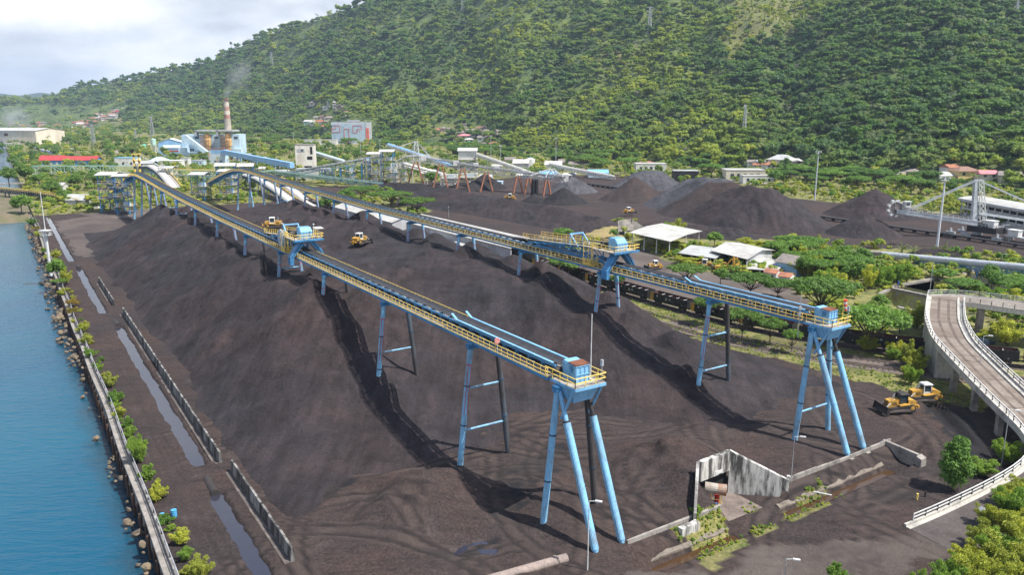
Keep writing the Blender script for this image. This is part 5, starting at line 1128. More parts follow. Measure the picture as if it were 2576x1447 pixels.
# ------------------------------------------------------------------ railway and train
TP = [(500, 157), (482, 152), (430, 141.5), (380, 140.2), (300, 143), (240, 144), (195, 143.8), (187, 143.6), (152, 142.2), (138, 142.9), (121.7, 142.9), (110, 145), (99, 149.6), (85, 157.5), (70, 166.5), (50, 181), (30, 198)]
TPX = np.array([S(*p_)[:2] for p_ in TP])
def smooth_path(Q, step=2.):
    d = np.concatenate([[0], np.cumsum(np.hypot(*np.diff(Q, axis=0).T))]); k = np.arange(0, d[-1], step)
    X = np.stack([np.interp(k, d, Q[:, 0]), np.interp(k, d, Q[:, 1])], 1)
    for _ in range(60): X[1:-1] = .25*X[:-2]+.5*X[1:-1]+.25*X[2:]
    return X
TR = smooth_path(TPX)
def off_path(Q, o):
    t_ = np.gradient(Q, axis=0); t_ /= np.linalg.norm(t_, axis=1, keepdims=True); nrm = np.stack([-t_[:, 1], t_[:, 0]], 1); return Q+nrm*o
BED = paint('ballast', (.15, .12, .105), (.075, .062, .056), .95, .8, bump=.04); RAILM = paint('rail_steel', (.10, .075, .065), (.16, .13, .12), .5, 1.)
def lay(o, label, a=0, b=None):
    Q = off_path(TR, o)[a:b]; root = thing('railway_track', label, 'railway track', (*Q[len(Q)//2], 0), 0, 'railway tracks beside the stockpile')
    sl = MB(); rl = MB()
    for w in (-.55, .55):
        E = off_path(Q, w); rl.sheet([(p[0], p[1], .34) for p in off_path(Q, w-.05)], [(p[0], p[1], .34) for p in off_path(Q, w+.05)], .14)
    t_ = np.gradient(Q, axis=0)
    for i in range(0, len(Q)-1):
        an = math.atan2(t_[i][1], t_[i][0])
        for f_ in (0, .5): p_ = Q[i]*(1-f_)+Q[i+1]*f_; sl.box((p_[0], p_[1], .12), (.24, 2.1, .12), an)
    sl.build('sleepers', paint('sleeper', (.07, .055, .05), (.13, .11, .1), .9, 1.), root); rl.build('rails', RAILM, root)
mb = MB()
for o0, o1, z in ((2.1, -2.3, .10), (-6.6, -15.5, .09)):
    A = off_path(TR, o1); B = off_path(TR, o0); mb.sheet([(*p, z) for p in A], [(*p, z) for p in B], .3)
tag(mb.build('railway_bed', BED), kind='structure')
lay(0, 'railway track carrying the black coal wagons'); lay(-8.6, 'empty railway track just behind the coal wagons', 60); lay(-13.2, 'empty railway track farthest from the coal wagons', 60); lay(7.0, 'disused railway track in the grass nearest the stockpile', 195, 262)
def wagon_proto():
    root = thing('coal_wagon', 'x', 'railway wagon'); L, Wd, z0, z1 = 13.0, 2.9, 1.05, 3.15
    b_ = MB(); iw = MB()
    b_.hexa([(-L/2, -Wd/2, z0), (L/2, -Wd/2, z0), (L/2, Wd/2, z0), (-L/2, Wd/2, z0)], [(-L/2, -Wd/2, z0+.15), (L/2, -Wd/2, z0+.15), (L/2, Wd/2, z0+.15), (-L/2, Wd/2, z0+.15)])
    for sg in (-1, 1):
        b_.bar((-L/2, sg*(Wd/2-.05), (z0+z1)/2), (L/2, sg*(Wd/2-.05), (z0+z1)/2), .1, z1-z0)
        b_.bar((sg*(L/2-.05), -Wd/2+.1, (z0+z1)/2), (sg*(L/2-.05), Wd/2-.1, (z0+z1)/2), .1, z1-z0)
        b_.bar((-L/2, sg*Wd/2, z1), (L/2, sg*Wd/2, z1), .14, .12)
        b_.bar((sg*L/2, -Wd/2, z1), (sg*L/2, Wd/2, z1), .14, .12)
        for k in range(11): b_.bar((-L/2+.3+k*(L-.6)/10, sg*(Wd/2+.03), z0), (-L/2+.3+k*(L-.6)/10, sg*(Wd/2+.03), z1), .12, .1)
        for h_ in (1.6, 2.2, 2.7): b_.bar((sg*(L/2+.03), -Wd/2, h_), (sg*(L/2+.03), Wd/2, h_), .1, .1)
    b_.bar((-L/2-.6, 0, 1.0), (L/2+.6, 0, 1.0), .4, .35)
    b_.build('body', TRAINB, root)
    w = MB()
    for sg in (-1, 1): w.bar((-L/2+.15, sg*(Wd/2-.13), (z0+z1)/2+.1), (L/2-.15, sg*(Wd/2-.13), (z0+z1)/2+.1), .04, z1-z0-.25)
    for sg in (-1, 1): w.bar((sg*(L/2-.13), -Wd/2+.15, 2.15), (sg*(L/2-.13), Wd/2-.15, 2.15), .04, 1.8)
    w.bar((-L/2+.1, 0, z0+.3), (L/2-.1, 0, z0+.3), Wd-.3, .1); w.build('lining', WAGIN, root)
    for k in (-3.9, -1.3, 1.3, 3.9):
        q = MB(); q.bar((k, -Wd/2+.1, 2.75), (k, Wd/2-.1, 2.75), .1); q.build('cross_brace', STEELW, root)
    mk = MB()
    for sg in (-1, 1):
        for (x0, zz, w_, h_) in ((-1.2, 2.45, .7, .12), (-1.2, 2.2, .5, .12), (-1.2, 1.95, .6, .12), (.0, 2.45, .6, .12), (.0, 2.2, .7, .12), (-4.4, 2.5, .5, .3), (4.6, 1.6, .4, .12)): mk.bar((x0, sg*(Wd/2+.012), zz), (x0+w_, sg*(Wd/2+.012), zz), .02, h_)
    mk.build('stencil_marks', STEELW, root)
    for k in (-4.3, 4.3):
        g_ = MB(); g_.bar((k-1.2, -.85, .75), (k+1.2, -.85, .75), .18, .35); g_.bar((k-1.2, .85, .75), (k+1.2, .85, .75), .18, .35); g_.bar((k, -1, .8), (k, 1, .8), .4, .3)
        bo = g_.build('bogie', DARK, root)
        for a in (-.85, .85):
            wh = MB(); wh.tube((k+a, -.75, .74), (k+a, .75, .74), .07, n=6)
            for sg in (-.68, .62): wh.tube((k+a, sg, .74), (k+a, sg+.08, .74), .4, n=12)
            wh.build('wheelset', RAILM, bo)
    yp = MB(); yp.bar((-L/2-.02, -Wd/2-.06, (z0+z1)/2), (-L/2-.02, Wd/2+.06, (z0+z1)/2), .1, z1-z0-.05)
    for sg in (-1, 1): yp.bar((-L/2-.05, sg*(Wd/2+.1), (z0+z1)/2), (-L/2+1.1, sg*(Wd/2+.1), (z0+z1)/2), .04, z1-z0-.05)
    yp.build('end_panel', DYEL, root)
    return root
d = np.concatenate([[0], np.cumsum(np.hypot(*np.diff(TR, axis=0).T))])
wp = wagon_proto(); first = True; k = 30.; i = 0
while k < d[-1]-10:
    x = np.interp(k, d, TR[:, 0]); y = np.interp(k, d, TR[:, 1]); x2 = np.interp(k+1, d, TR[:, 0]); y2 = np.interp(k+1, d, TR[:, 1]); s_, t_ = ST(x, y)
    if (s_ > 380 and s_ < 470) or (s_ < 205 and s_ > 44):
        o = wp if first else dup(wp); first = False
        place(o, (x, y, .33), math.atan2(y2-y, x2-x), 1, None, 'black coal wagons on the track')
        yel = i % 4 != 1
        o['label'] = ('black coal wagon with yellow end wall in the train beside the stockpile' if yel else 'all black coal wagon in the train beside the stockpile') if s_ < 300 else 'black coal wagon on the track behind the white curved covers'
        if not yel or s_ > 300:
            for c_ in list(o.children):
                if c_.name.startswith('end_panel'): bpy.data.objects.remove(c_) if o is not wp else None
        i += 1
    k += 14.3

# ------------------------------------------------------------------ bulldozers and excavators
def prof(mb, pts, y0, y1, mi=0): return mb.prism([(x, y0, z) for x, z in pts], (0, y1-y0, 0), mi)
def dozer_proto(kind_):
    root = thing('bulldozer', 'x', 'bulldozer')
    for sg in (-1, 1):
        y0 = sg*1.05-.3; t_ = MB(); pts = [(-2.0, .08), (1.75, .08), (2.15, .4), (2.1, .8), (1.8, 1.0), (-.6, 1.12), (-1.4, 1.42), (-2.0, 1.3), (-2.35, .75), (-2.3, .35)]
        prof(t_, pts, y0, y0+.6)
        for k in range(14): x = -1.9+k*.28; t_.box((x, sg*1.05, .0), (.08, .66, .1)); 
        o = t_.build('track', DARK, root)
        sp_ = MB(); sp_.tube((-1.7, sg*1.36, .85), (-1.7, sg*1.42, .85), .36, n=14); sp_.tube((-1.7, sg*1.42, .85), (-1.7, sg*1.46, .85), .2, n=10); sp_.build('sprocket', DYEL, o)
        fr = MB(); fr.bar((-1.6, sg*1.38, .5), (1.7, sg*1.38, .5), .08, .4); fr.build('track_frame', paint('grimy_steel', (.12, .10, .09), (.06, .05, .05), .7, 1.), o)
    b_ = MB(); prof(b_, [(-.1, .8), (2.1, .8), (2.3, 1.2), (2.2, 2.05), (-.1, 2.25)], -.6, .6); prof(b_, [(-2.3, .9), (-.2, .8), (-.2, 1.55), (-2.3, 1.5)], -.72, .72)
    prof(b_, [(-2.5, 1.3), (-1.15, 1.3), (-1.15, 2.15), (-1.5, 2.2), (-2.5, 1.95)], -.95, .95); prof(b_, [(-1.3, 1.35), (.5, 1.25), (.5, 1.4), (-1.3, 1.55)], -1.3, 1.3); b_.build('body', DYEL, root)
    gr = MB(); gr.box((1.1, -.61, 1.25), (.8, .04, .55)); gr.box((1.1, .61, 1.25), (.8, .04, .55)); gr.box((2.3, 0, 1.2), (.05, .9, .7)); gr.build('grille', paint('grille', (.22, .13, .03), (.08, .06, .04), .7, 3.), root)
    cm = STEELW if kind_ == 'white' else DARK
    cb = MB(); zb_, zt = 1.45, 3.05
    for x, y in ((-1.15, -.75), (-1.15, .75), (.2, -.7), (.2, .7)): cb.bar((x, y, zb_), (x*.92, y*.9, zt), .13)
    cb.hexa([(-1.3, -.85, zt), (.35, -.82, zt), (.35, .82, zt), (-1.3, .85, zt)], [(-1.15, -.7, zt+.18), (.2, -.66, zt+.18), (.2, .66, zt+.18), (-1.15, .7, zt+.18)]); cb.box((-.45, 0, zb_), (1.3, 1.42, .35))
    for a in ((-1.15, .0), (.2, .0)): cb.bar((a[0], -.75, zb_+.4), (a[0], .75, zb_+.4), .1)
    o = cb.build('cab', cm, root)
    gl = MB(); gl.hexa([(-1.1, -.7, zb_+.35), (.14, -.64, zb_+.35), (.14, .64, zb_+.35), (-1.1, .7, zb_+.35)], [(-1.02, -.63, zt), (.1, -.58, zt), (.1, .58, zt), (-1.02, .63, zt)]); gl.build('window', GLASS, o)
    ex = MB(); ex.tube((1.2, .3, 2.1), (1.2, .3, 3.0), .08, n=8); ex.tube((1.2, .3, 3.0), (1.05, .3, 3.2), .07, n=8); ex.tube((.8, -.35, 2.1), (.8, -.35, 2.5), .16, n=10); ex.build('exhaust', GALV, root)
    bl = MB(); n = 7
    arc = [(2.95+.32*math.cos(math.pi*(.5+k/(n-1)))+.1, .05+1.35*k/(n-1)) for k in range(n)]
    ring = arc+[(x+.12, z) for x, z in arc[::-1]]
    bl.prism([(x, -1.9, z) for x, z in ring], (0, 3.8, 0)); 
    for sg in (-1, 1): bl.hexa([(2.7, sg*1.9-.05, .03), (3.35, sg*1.9-.05, .03), (3.35, sg*1.9+.05, .03), (2.7, sg*1.9+.05, .03)], [(2.7, sg*1.9-.05, 1.4), (3.05, sg*1.9-.05, 1.4), (3.05, sg*1.9+.05, 1.4), (2.7, sg*1.9+.05, 1.4)])
    o = bl.build('blade', DARK, root)
    for sg in (-1, 1):
        a = MB(); a.bar((-.2, sg*1.55, .6), (2.8, sg*1.55, .45), .18, .28); a.build('push_arm', paint('grimy_steel', (.12, .1, .09)), o); a = MB(); a.tube((1.9, sg*.75, 1.7), (2.8, sg*.8, .9), .08, n=8); a.build('lift_cylinder', STEELW, o)
    rp = MB(); rp.bar((-2.4, -.5, .9), (-3.1, -.5, .9), .2, .3); rp.bar((-2.4, .5, .9), (-3.1, .5, .9), .2, .3); rp.bar((-3.1, -1.0, .9), (-3.1, 1.0, .9), .3, .35); rp.bar((-3.2, 0, 1.5), (-3.3, 0, .3), .2, .3); rp.build('ripper', DYEL, root)
    return root
dw = dozer_proto('white'); dd = dozer_proto('dark')
def dozer(pr, u, v, z, ang, sc, lab, used=[]):
    x, y = P(u, v, z); o = pr if pr.name not in used else dup(pr); used.append(pr.name); place(o, (x, y, z), ang, sc, lab, 'yellow bulldozers in the coal yard'); return o
def surf(u, v):
    for r in np.arange(60, 700, .5):
        a, dy, dz = ray(u, v); k = r/dy; x, y, z = a*k, r, CAMH+dz*k; s_, t_ = ST(x, y)
        if z < zs(s_, t_): return z
    return 0
dozer(dd, 2258, 1034, zg(*P(2258, 1034))+.02, R(188), 1.02, 'yellow bulldozer with black canopy and blade facing the conveyor, right of the far head trestle')
dozer(dw, 2318, 1008, zg(*P(2318, 1008))+.02, R(186), 1.02, 'yellow bulldozer with white cab parked behind the black canopy one')
dozer(dw, 907, 614, surf(907, 614)+.05, R(62), 1.05, 'yellow bulldozer with white cab on the heap between the conveyors, seen from behind')
dozer(dw, 690, 574, surf(690, 574)+.05, R(12), 1.15, 'yellow bulldozer with white cab half hidden by the nearer tripper')
dozer(dw, 1281, 503, 4.2, R(170), 1.1, 'yellow bulldozer with white cab beside the falling black coal streams')
dozer(dw, 1583, 537, 1.2, R(15), 1.0, 'yellow bulldozer with white cab on the track below the coal ridge')
dozer(dw, 1776, 676, .1, R(-25), 1.0, 'yellow bulldozer with white cab parked beside the workshop opening')
dozer(dw, 1645, 677, .1, R(200), .9, 'yellow bulldozer with white cab half hidden behind the conveyor, left of the rain tree')
def excavator(u, v, z, ang, sc, bm, lab):
    x, y = P(u, v, z); root = thing('excavator', lab, 'excavator', (0, 0, 0), 0, 'excavators at the yard')
    for sg in (-1, 1):
        t_ = MB(); prof(t_, [(-1.6, .1), (1.6, .1), (1.95, .45), (1.6, .85), (-1.6, .85), (-1.95, .45)], sg*1.1-.3, sg*1.1+.3); t_.build('track', DARK, root)
    b_ = MB(); prof(b_, [(-2.2, 1.1), (1.3, 1.1), (1.3, 1.5), (.2, 2.), (-2.2, 2.0), (-2.4, 1.5)], -1.25, 1.25); b_.tube((0, 0, .6), (0, 0, 1.1), .7, n=12); b_.build('body', DYEL, root)
    cb = MB(); prof(cb, [(.1, 1.5), (1.4, 1.5), (1.45, 2.2), (1.1, 2.95), (.1, 2.95)], .3, 1.2); o = cb.build('cab', DYEL, root); gl = MB(); prof(gl, [(.2, 1.9), (1.43, 1.9), (1.47, 2.2), (1.15, 2.8), (.2, 2.8)], .28, 1.22); gl.build('window', GLASS, o)
    pts = [(.9, 1.6), (2.6, 4.2), (4.6, 4.6)] if bm == 'reach' else [(.9, 1.6), (1.6, 4.4), (2.4, 5.2)]
    bo = MB(); [bo.bar((p[0], -.2, p[1]), (q[0], -.2, q[1]), .35, .5) for p, q in zip(pts[:-1], pts[1:])]; o = bo.build('boom', DYEL, root)
    e = pts[-1]; f_ = (e[0]+.9, e[1]-2.6) if bm == 'reach' else (e[0]+.5, e[1]-3.6); st_ = MB(); st_.bar((e[0]-.2, -.2, e[1]+.3), (f_[0], -.2, f_[1]), .3, .4); st_.build('stick', DYEL, root)
    bk = MB(); prof(bk, [(f_[0]-.1, f_[1]+.3), (f_[0]+.5, f_[1]-.2), (f_[0]+.1, f_[1]-1.), (f_[0]-.7, f_[1]-.9)], -.7, .3); bk.build('bucket', DARK, root)
    place(root, (x, y, z), ang, sc)
excavator(1816, 684, .1, R(-15), 1.0, 'reach', 'muddy yellow excavator parked in front of the workshop'); excavator(1850, 686, .1, R(-120), 1.05, 'up', 'yellow excavator with raised boom at the workshop corner'); excavator(1002, 462, .3, R(70), 1.15, 'reach', 'yellow excavator beneath the pale arched conveyor')

# person in blue work clothes on the pond bank
def person(u, v, cloth, label):
    x, y = P(u, v); me = bpy.data.meshes.new('person')
    J = [(0, 0, .95), (0, 0, 1.2), (0, 0, 1.45), (0, 0, 1.56), (0, .02, 1.7), (.2, 0, 1.42), (.26, .02, 1.15), (.24, .12, .92), (-.2, 0, 1.42), (-.26, .02, 1.15), (-.24, .10, .92), (.1, 0, .9), (.11, .04, .5), (.11, -.02, .08), (.11, .14, .04), (-.1, 0, .9), (-.12, -.06, .5), (-.12, -.1, .08), (-.12, .06, .04)]
    E = [(0, 1), (1, 2), (2, 3), (3, 4), (2, 5), (5, 6), (6, 7), (2, 8), (8, 9), (9, 10), (0, 11), (11, 12), (12, 13), (13, 14), (0, 15), (15, 16), (16, 17), (17, 18)]
    rr = [.15, .15, .14, .06, .115, .07, .05, .04, .07, .05, .04, .1, .07, .05, .045, .1, .07, .05, .045]
    me.from_pydata(J, E, []); me.materials.append(cloth); o = link(bpy.data.objects.new('person', me)); md = o.modifiers.new('skin', 'SKIN'); o.modifiers.new('smooth', 'SUBSURF').levels = 1
    for i, r in enumerate(rr): me.skin_vertices[0].data[i].radius = (r, r)
    me.skin_vertices[0].data[0].use_root = True; o.location = (x, y, .2); tag(o, label, 'person'); return o
person(2259, 722, paint('work_blue', (.03, .12, .40), (.05, .1, .25)), 'person in blue work clothes standing beside the bamboo row at the pond')
# ------------------------------------------------------------------ sheds and houses
def V2(p, z=0): return (p[0], p[1], z)
def shed(name, label, cat, A, B, C, he, hr, roof, wall, over=.6, open_=(), posts=0, group=None, z0=-.3, band=None, ends=True, windows=()):
    """A-B is the near eave, B-C the right gable; open_ lists sides left open: near, right, far, left"""
    A, B, C = (Vector((p[0], p[1], 0)) for p in (A, B, C)); D = A+(C-B); M = (B+C)/2; Q = (A+D)/2
    root = thing(name, label, cat, ((A+C)/2)[:], 0, group); h = Vector((0, 0, he)); zz = Vector((0, 0, z0))
    w = MB(); x = (B-A).normalized(); y = (C-B).normalized()
    for nm, p, q in (('near', A, B), ('right', B, C), ('far', C, D), ('left', D, A)):
        if nm in open_: continue
        n_ = y if nm in ('near', 'far') else x; th = .12
        w.hexa([p-n_*th+zz, q-n_*th+zz, q+n_*th+zz, p+n_*th+zz], [p-n_*th+h, q-n_*th+h, q+n_*th+h, p+n_*th+h])
        if nm in ('right', 'left'): w.prism([p+h-x*th, q+h-x*th, (p+q)/2+Vector((0, 0, hr))-x*th], x*(2*th))
        if band and nm in ('near', 'right'): o_ = -y*.05 if nm == 'near' else x*.05; w.hexa([p+o_*3+zz, q+o_*3+zz, q+zz, p+zz], [p+o_*3+Vector((0, 0, band)), q+o_*3+Vector((0, 0, band)), q+Vector((0, 0, band)), p+Vector((0, 0, band))], 1)
    if w.v: w.build('wall', [wall, WALLW], root)
    r = MB(); sl = (hr-he)/max(.1, (C-B).length/2); ox = x*over; up = Vector((0, 0, hr)); dn = Vector((0, 0, he-sl*over))
    for e0, e1, sg in ((A, B, -1), (D, C, 1)):
        a = e0-ox+y*sg*over+dn; b_ = e1+ox+y*sg*over+dn; c_ = M+ox+up; d_ = Q-ox+up
        k = [a, b_, c_, d_] if sg < 0 else [d_, c_, b_, a]; t_ = Vector((0, 0, .14)); r.hexa(k, [p+t_ for p in k])
        n_ = max(2, int((B-A).length/1.1))
        for i in range(n_+1): f_ = i/n_; p = a.lerp(b_, f_); q = d_.lerp(c_, f_); r.bar(p+t_*1.1, q+t_*1.1, .1, .05)
    r.build('roof', roof, root)
    if posts:
        for e0, e1 in ((A, B), (D, C)):
            for i in range(posts):
                p = e0.lerp(e1, i/(posts-1)); po = MB(); po.bar(p+zz, p+h, .3); po.box((p.x, p.y, -.2), (.6, .6, .9), 0); po.build('post', STEELW, root)
    for (side, f0, f1, z0_, z1_) in windows:
        p, q = {'near': (A, B), 'right': (B, C)}[side]; n_ = -y if side == 'near' else x; a = p.lerp(q, f0)+n_*.1; b_ = p.lerp(q, f1)+n_*.1
        m_ = MB(); m_.hexa([a+Vector((0, 0, z0_)), b_+Vector((0, 0, z0_)), b_+n_*.08+Vector((0, 0, z0_)), a+n_*.08+Vector((0, 0, z0_))], [a+Vector((0, 0, z1_)), b_+Vector((0, 0, z1_)), b_+n_*.08+Vector((0, 0, z1_)), a+n_*.08+Vector((0, 0, z1_))]); m_.build('window' if z0_ > .5 else 'door', GLASS if z0_ > .5 else BLACK, root)
    return root
def hgt(u, v, p): return Zat(u, v, p[1])
A, B, C = P(1590, 622), P(1683, 645), P(1757, 618); shed('open_shed', 'large open sided shed with pale roof on white posts', 'shed', A, B, C, hgt(1681, 606, B), hgt(1721, 590, ((B[0]+C[0])/2, (B[1]+C[1])/2)), ROOFW, SHEETG, 1.2, ('near', 'right', 'far', 'left'), 4)
A, B, C = P(1794, 661), P(1876, 682), P(1940, 660); shed('workshop', 'workshop hall with pale gable roof and dark open front beside the excavators', 'workshop', A, B, C, hgt(1876, 650, B), hgt(1916, 629, ((B[0]+C[0])/2, (B[1]+C[1])/2)), ROOFW, paint('workshop_wall', (.50, .51, .52), (.40, .40, .40), .6, .2, stripe=('X', .9, .05)), 1.0, ('near',), 0)
A, B, C = P(1712, 655), P(1796, 668), P(1850, 650); shed('annex', 'low annex with grey roof left of the workshop', 'annex', A, B, C, 2.6, 4., ROOFG, SHEETG, .8, ('near',), 4)
A, B, C = P(1872, 694), P(1950, 700), P(1990, 672); shed('annex', 'low lean-to with pale roof on the right side of the workshop', 'annex', A, B, C, 2.3, 2.9, ROOFW, SHEETG, .5, ('near', 'right'), 3)
A, B, C = P(1950, 690), P(2002, 700), P(2040, 690); shed('blue_house', 'blue gabled house with grey roof among the trees', 'house', A, B, C, 4.2, 6., TILEG, paint('house_blue', (.24, .42, .62), (.2, .35, .5), .6, .2), .5)
for A, B, C, l in ((P(1922, 706), P(1950, 710), P(1962, 702), 'small white house with red roof, left one beside the blue gabled house'), (P(1958, 716), P(1984, 720), P(1998, 711), 'small white house with red roof, right one beside the blue gabled house')):
    shed('small_house', l, 'house', A, B, C, 2.6, 3.3, TILE, WALLW, .35, (), 0, 'small red roofed houses', windows=(('near', .15, .35, 1., 2.), ('near', .6, .8, 0, 2.)))
GWS = 'long white sheds over the railway'
WSH = paint('shed_sheet', (.50, .51, .53), (.38, .38, .39), .6, .2, streak=.25)
shed('railway_shed', 'long white roofed shed with grey corrugated wall and open dark end by the train', 'warehouse', S(288, 136), S(212, 137.5), S(212, 152), 6.6, 9.2, ROOFW, WSH, .5, ('right',), 0, GWS, band=1.6)
shed('railway_shed', 'farther long white roofed shed behind the second conveyor', 'warehouse', S(356, 131), S(291, 131), S(291, 146), 6.4, 8.8, ROOFW, WSH, .5, (), 0, GWS)
shed('side_annex', 'low white annex against the grey wall of the nearer long shed', 'annex', S(268, 131), S(250, 131), S(250, 136), 3.6, 4.6, ROOFW, WSH, .3)
root = thing('canopy', 'small white canopy with yellow railed stair on the grey shed wall', 'canopy', S(240, 134, 0)); mb = MB(); mb.hexa([S(246, 133.4, 4), S(246, 136, 4.3), S(236, 136, 4.3), S(236, 133.4, 4)], [S(246, 133.4, 4.1), S(246, 136, 4.4), S(236, 136, 4.4), S(236, 133.4, 4.1)]); mb.build('roof', ROOFW, root)
mb = MB(); rail(mb, [S(246, 133.6, 1.6), S(236, 133.6, 1.6)], 1.2, 1.2, .06, 2); mb.hexa([S(246, 133.4, 1.4), S(246, 136, 1.4), S(236, 136, 1.4), S(236, 133.4, 1.4)], [S(246, 133.4, 1.55), S(246, 136, 1.55), S(236, 136, 1.55), S(236, 133.4, 1.55)]); mb.build('stair_platform', YEL, root)
mb = MB()
for s in (246, 236): mb.bar(S(s, 133.6, -.3), S(s, 133.6, 4), .15)
mb.build('posts', BLUE, root)
# grassy mound with concrete tunnel mouth behind the open shed
x, y = P(1540, 590); V = []; n1, n2 = 14, 28
for i in range(n1):
    for j in range(n2): r = 10*i/(n1-1); a = 2*math.pi*j/(n2-1); V.append((x+r*1.25*math.cos(a), y+r*math.sin(a), 3.6*math.cos(min(1, r/10)*math.pi/2)**1.3-.3+.25*math.sin(r*2+a*3)))
tag(link(bpy.data.objects.new('grassy_mound', npmesh('grassy_mound', V, gridfaces(n1, n2), [paint('dry_grass', (.30, .23, .11), (.16, .19, .05), .95, .3)], smooth=True))), 'dry grassy mound left of the concrete tunnel mouth', 'mound')
root = thing('tunnel_mouth', 'grey concrete tunnel mouth with white duct behind the open shed', 'tunnel mouth', (*P(1572, 594), 0)); x, y = P(1554, 597); x2, y2 = P(1594, 592); mb = MB()
hh = Zat(1570, 556, y); mb.hexa([(x, y, 2.2), (x2, y2, 2.2), (x2, y2+1, 2.2), (x, y+1, 2.2)], [(x, y+.8, hh), (x2-1, y2+.8, hh), (x2-1, y2+1.6, hh), (x, y+1.6, hh)]); mb.box((x, y+.6, -.3), (1., 1, 2.5)); mb.hexa([(x2-1, y2, -.3), (x2+7, y2+5, -.3), (x2+7, y2+6, -.3), (x2-1, y2+1, -.3)], [(x2-1, y2, hh), (x2+7, y2+5, 1.5), (x2+7, y2+6, 1.5), (x2-1, y2+1, hh)]); mb.build('wall', CONC, root)
mb = MB(); mb.tube((x+3, y+2, 1.4), (x+5, y-2.4, 1.4), .8, n=14); mb.build('duct', STEELW, root); mb = MB(); mb.box((x+3, y+.9, -.2), (5, .3, 2.3)); mb.build('opening', BLACK, root)

# ------------------------------------------------------------------ bunker at the yard front
root = thing('bunker', 'white streaked concrete bunker portal with sloping wing wall at the yard front', 'bunker', S(64, 79, -1.6)); mb = MB()
mb.hexa([S(66.8, 73.6, 1.7), S(66.8, 79.4, 1.9), S(67.5, 79.4, 1.9), S(67.5, 73.6, 1.7)], [S(66.8, 73.6, 4.5), S(66.8, 79.4, 4.7), S(67.5, 79.4, 4.7), S(67.5, 73.6, 4.5)]); mb.build('lintel', CONCW, root)
mb = MB(); mb.hexa([S(66.9, 79.2, -1.8), S(61.6, 85.2, -1.8), S(62., 85.6, -1.8), S(67.4, 79.7, -1.8)], [S(66.9, 79.2, 4.7), S(61.6, 85.2, .9), S(62., 85.6, .9), S(67.4, 79.7, 4.7)]); mb.hexa([S(61.6, 85.2, -1.8), S(63, 87.4, -1.6), S(63.4, 87.2, -1.6), S(62, 85.0, -1.8)], [S(61.6, 85.2, .9), S(63, 87.4, .5), S(63.4, 87.2, .5), S(62, 85.0, .9)]); mb.build('wing_wall', CONCW, root)
mb = MB(); mb.hexa([S(67.4, 73.2, -1.8), S(62.2, 67.6, -1.8), S(62.0, 67.9, -1.8), S(67.2, 73.6, -1.8)], [S(67.4, 73.2, 4.5), S(62.2, 67.6, 1.), S(62.0, 67.9, 1.), S(67.2, 73.6, 4.5)]); mb.build('wing_wall', CONCD, root)
mb = MB(); mb.hexa([S(61.3, 64.8, -1.8), S(61.3, 67.8, -1.8), S(62.1, 67.8, -1.8), S(62.1, 64.8, -1.8)], [S(61.3, 64.8, .1), S(61.3, 67.8, .2), S(62.1, 67.8, .2), S(62.1, 64.8, .1)]); mb.build('end_block', CONCW, root)
mb = MB(); mb.poly([S(61.5, 72.5, -1.53), S(61.5, 80, -1.53), S(67.5, 80, -1.53), S(67.5, 72.5, -1.53)][::-1]); mb.build('apron', paint('apron', (.20, .16, .14), (.11, .09, .08), .9, .6), root)
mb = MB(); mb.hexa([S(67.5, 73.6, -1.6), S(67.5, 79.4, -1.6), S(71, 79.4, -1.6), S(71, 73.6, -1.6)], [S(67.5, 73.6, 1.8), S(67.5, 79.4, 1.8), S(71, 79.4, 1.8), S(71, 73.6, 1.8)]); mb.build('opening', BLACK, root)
mb = MB(); mb.hexa([S(66.74, 76.4, 1.95), S(66.74, 77.6, 2.05), S(66.79, 77.6, 2.05), S(66.79, 76.4, 1.95)], [S(66.74, 76.4, 2.45), S(66.74, 77.6, 2.55), S(66.79, 77.6, 2.55), S(66.79, 76.4, 2.45)]); mb.build('sign_plate', STEELW, root)
root = thing('ventilation_fan', 'grey and rusty fan duct on a yellow stand in the bunker mouth', 'fan', S(65, 75.3, -1.6)); mb = MB(); a = Vector(S(66.6, 74.2, .9)); b_ = Vector(S(64.6, 76.2, .7)); mb.tube(a, a.lerp(b_, .6), .72, n=16); mb.tube(a.lerp(b_, .6), b_, .72, .8, 16, 1); mb.tube(b_, b_+(b_-a)*.005, .66, n=16, mi=2); mb.build('duct', [paint('duct_grey', (.36, .33, .29), (.25, .2, .16)), paint('rusty_duct', (.30, .13, .07), (.3, .26, .22)), BLACK], root)
mb = MB(); [mb.bar(S(s, t_, -1.6), S(s, t_, .5), .09) for s, t_ in ((66.4, 74.), (66, 74.9), (64.9, 75.4), (65.2, 76.1))]; mb.bar(S(66.4, 74., -.6), S(64.9, 75.4, -.6), .07); mb.build('stand', YEL, root)
def drum(s, t_, r, h, mat, label, z=-1.5):
    mb = MB(); q = S(s, t_, z); mb.tube(q, (q[0], q[1], z+h), r, n=16); [mb.tube((q[0], q[1], z+h*k), (q[0], q[1], z+h*k+.05), r*1.05, n=16) for k in (.0, .32, .65, .96)]; return tag(mb.build('drum', mat), label, 'drum', 'drums at the yard')
drum(*ST(*P(1803, 1262, -1.5)), .32, .95, RED, 'red drum with orange top in front of the bunker fan'); drum(*ST(*P(1797, 1283, -1.5)), .32, .95, paint('drum_blue', (.03, .16, .42), (.05, .12, .3)), 'dark blue drum in front of the bunker'); drum(*ST(*P(1793, 1304, -1.5)), .32, 1., paint('drum_pale', (.36, .45, .55), (.5, .5, .5)), 'pale blue drum at the end of the bunker block')
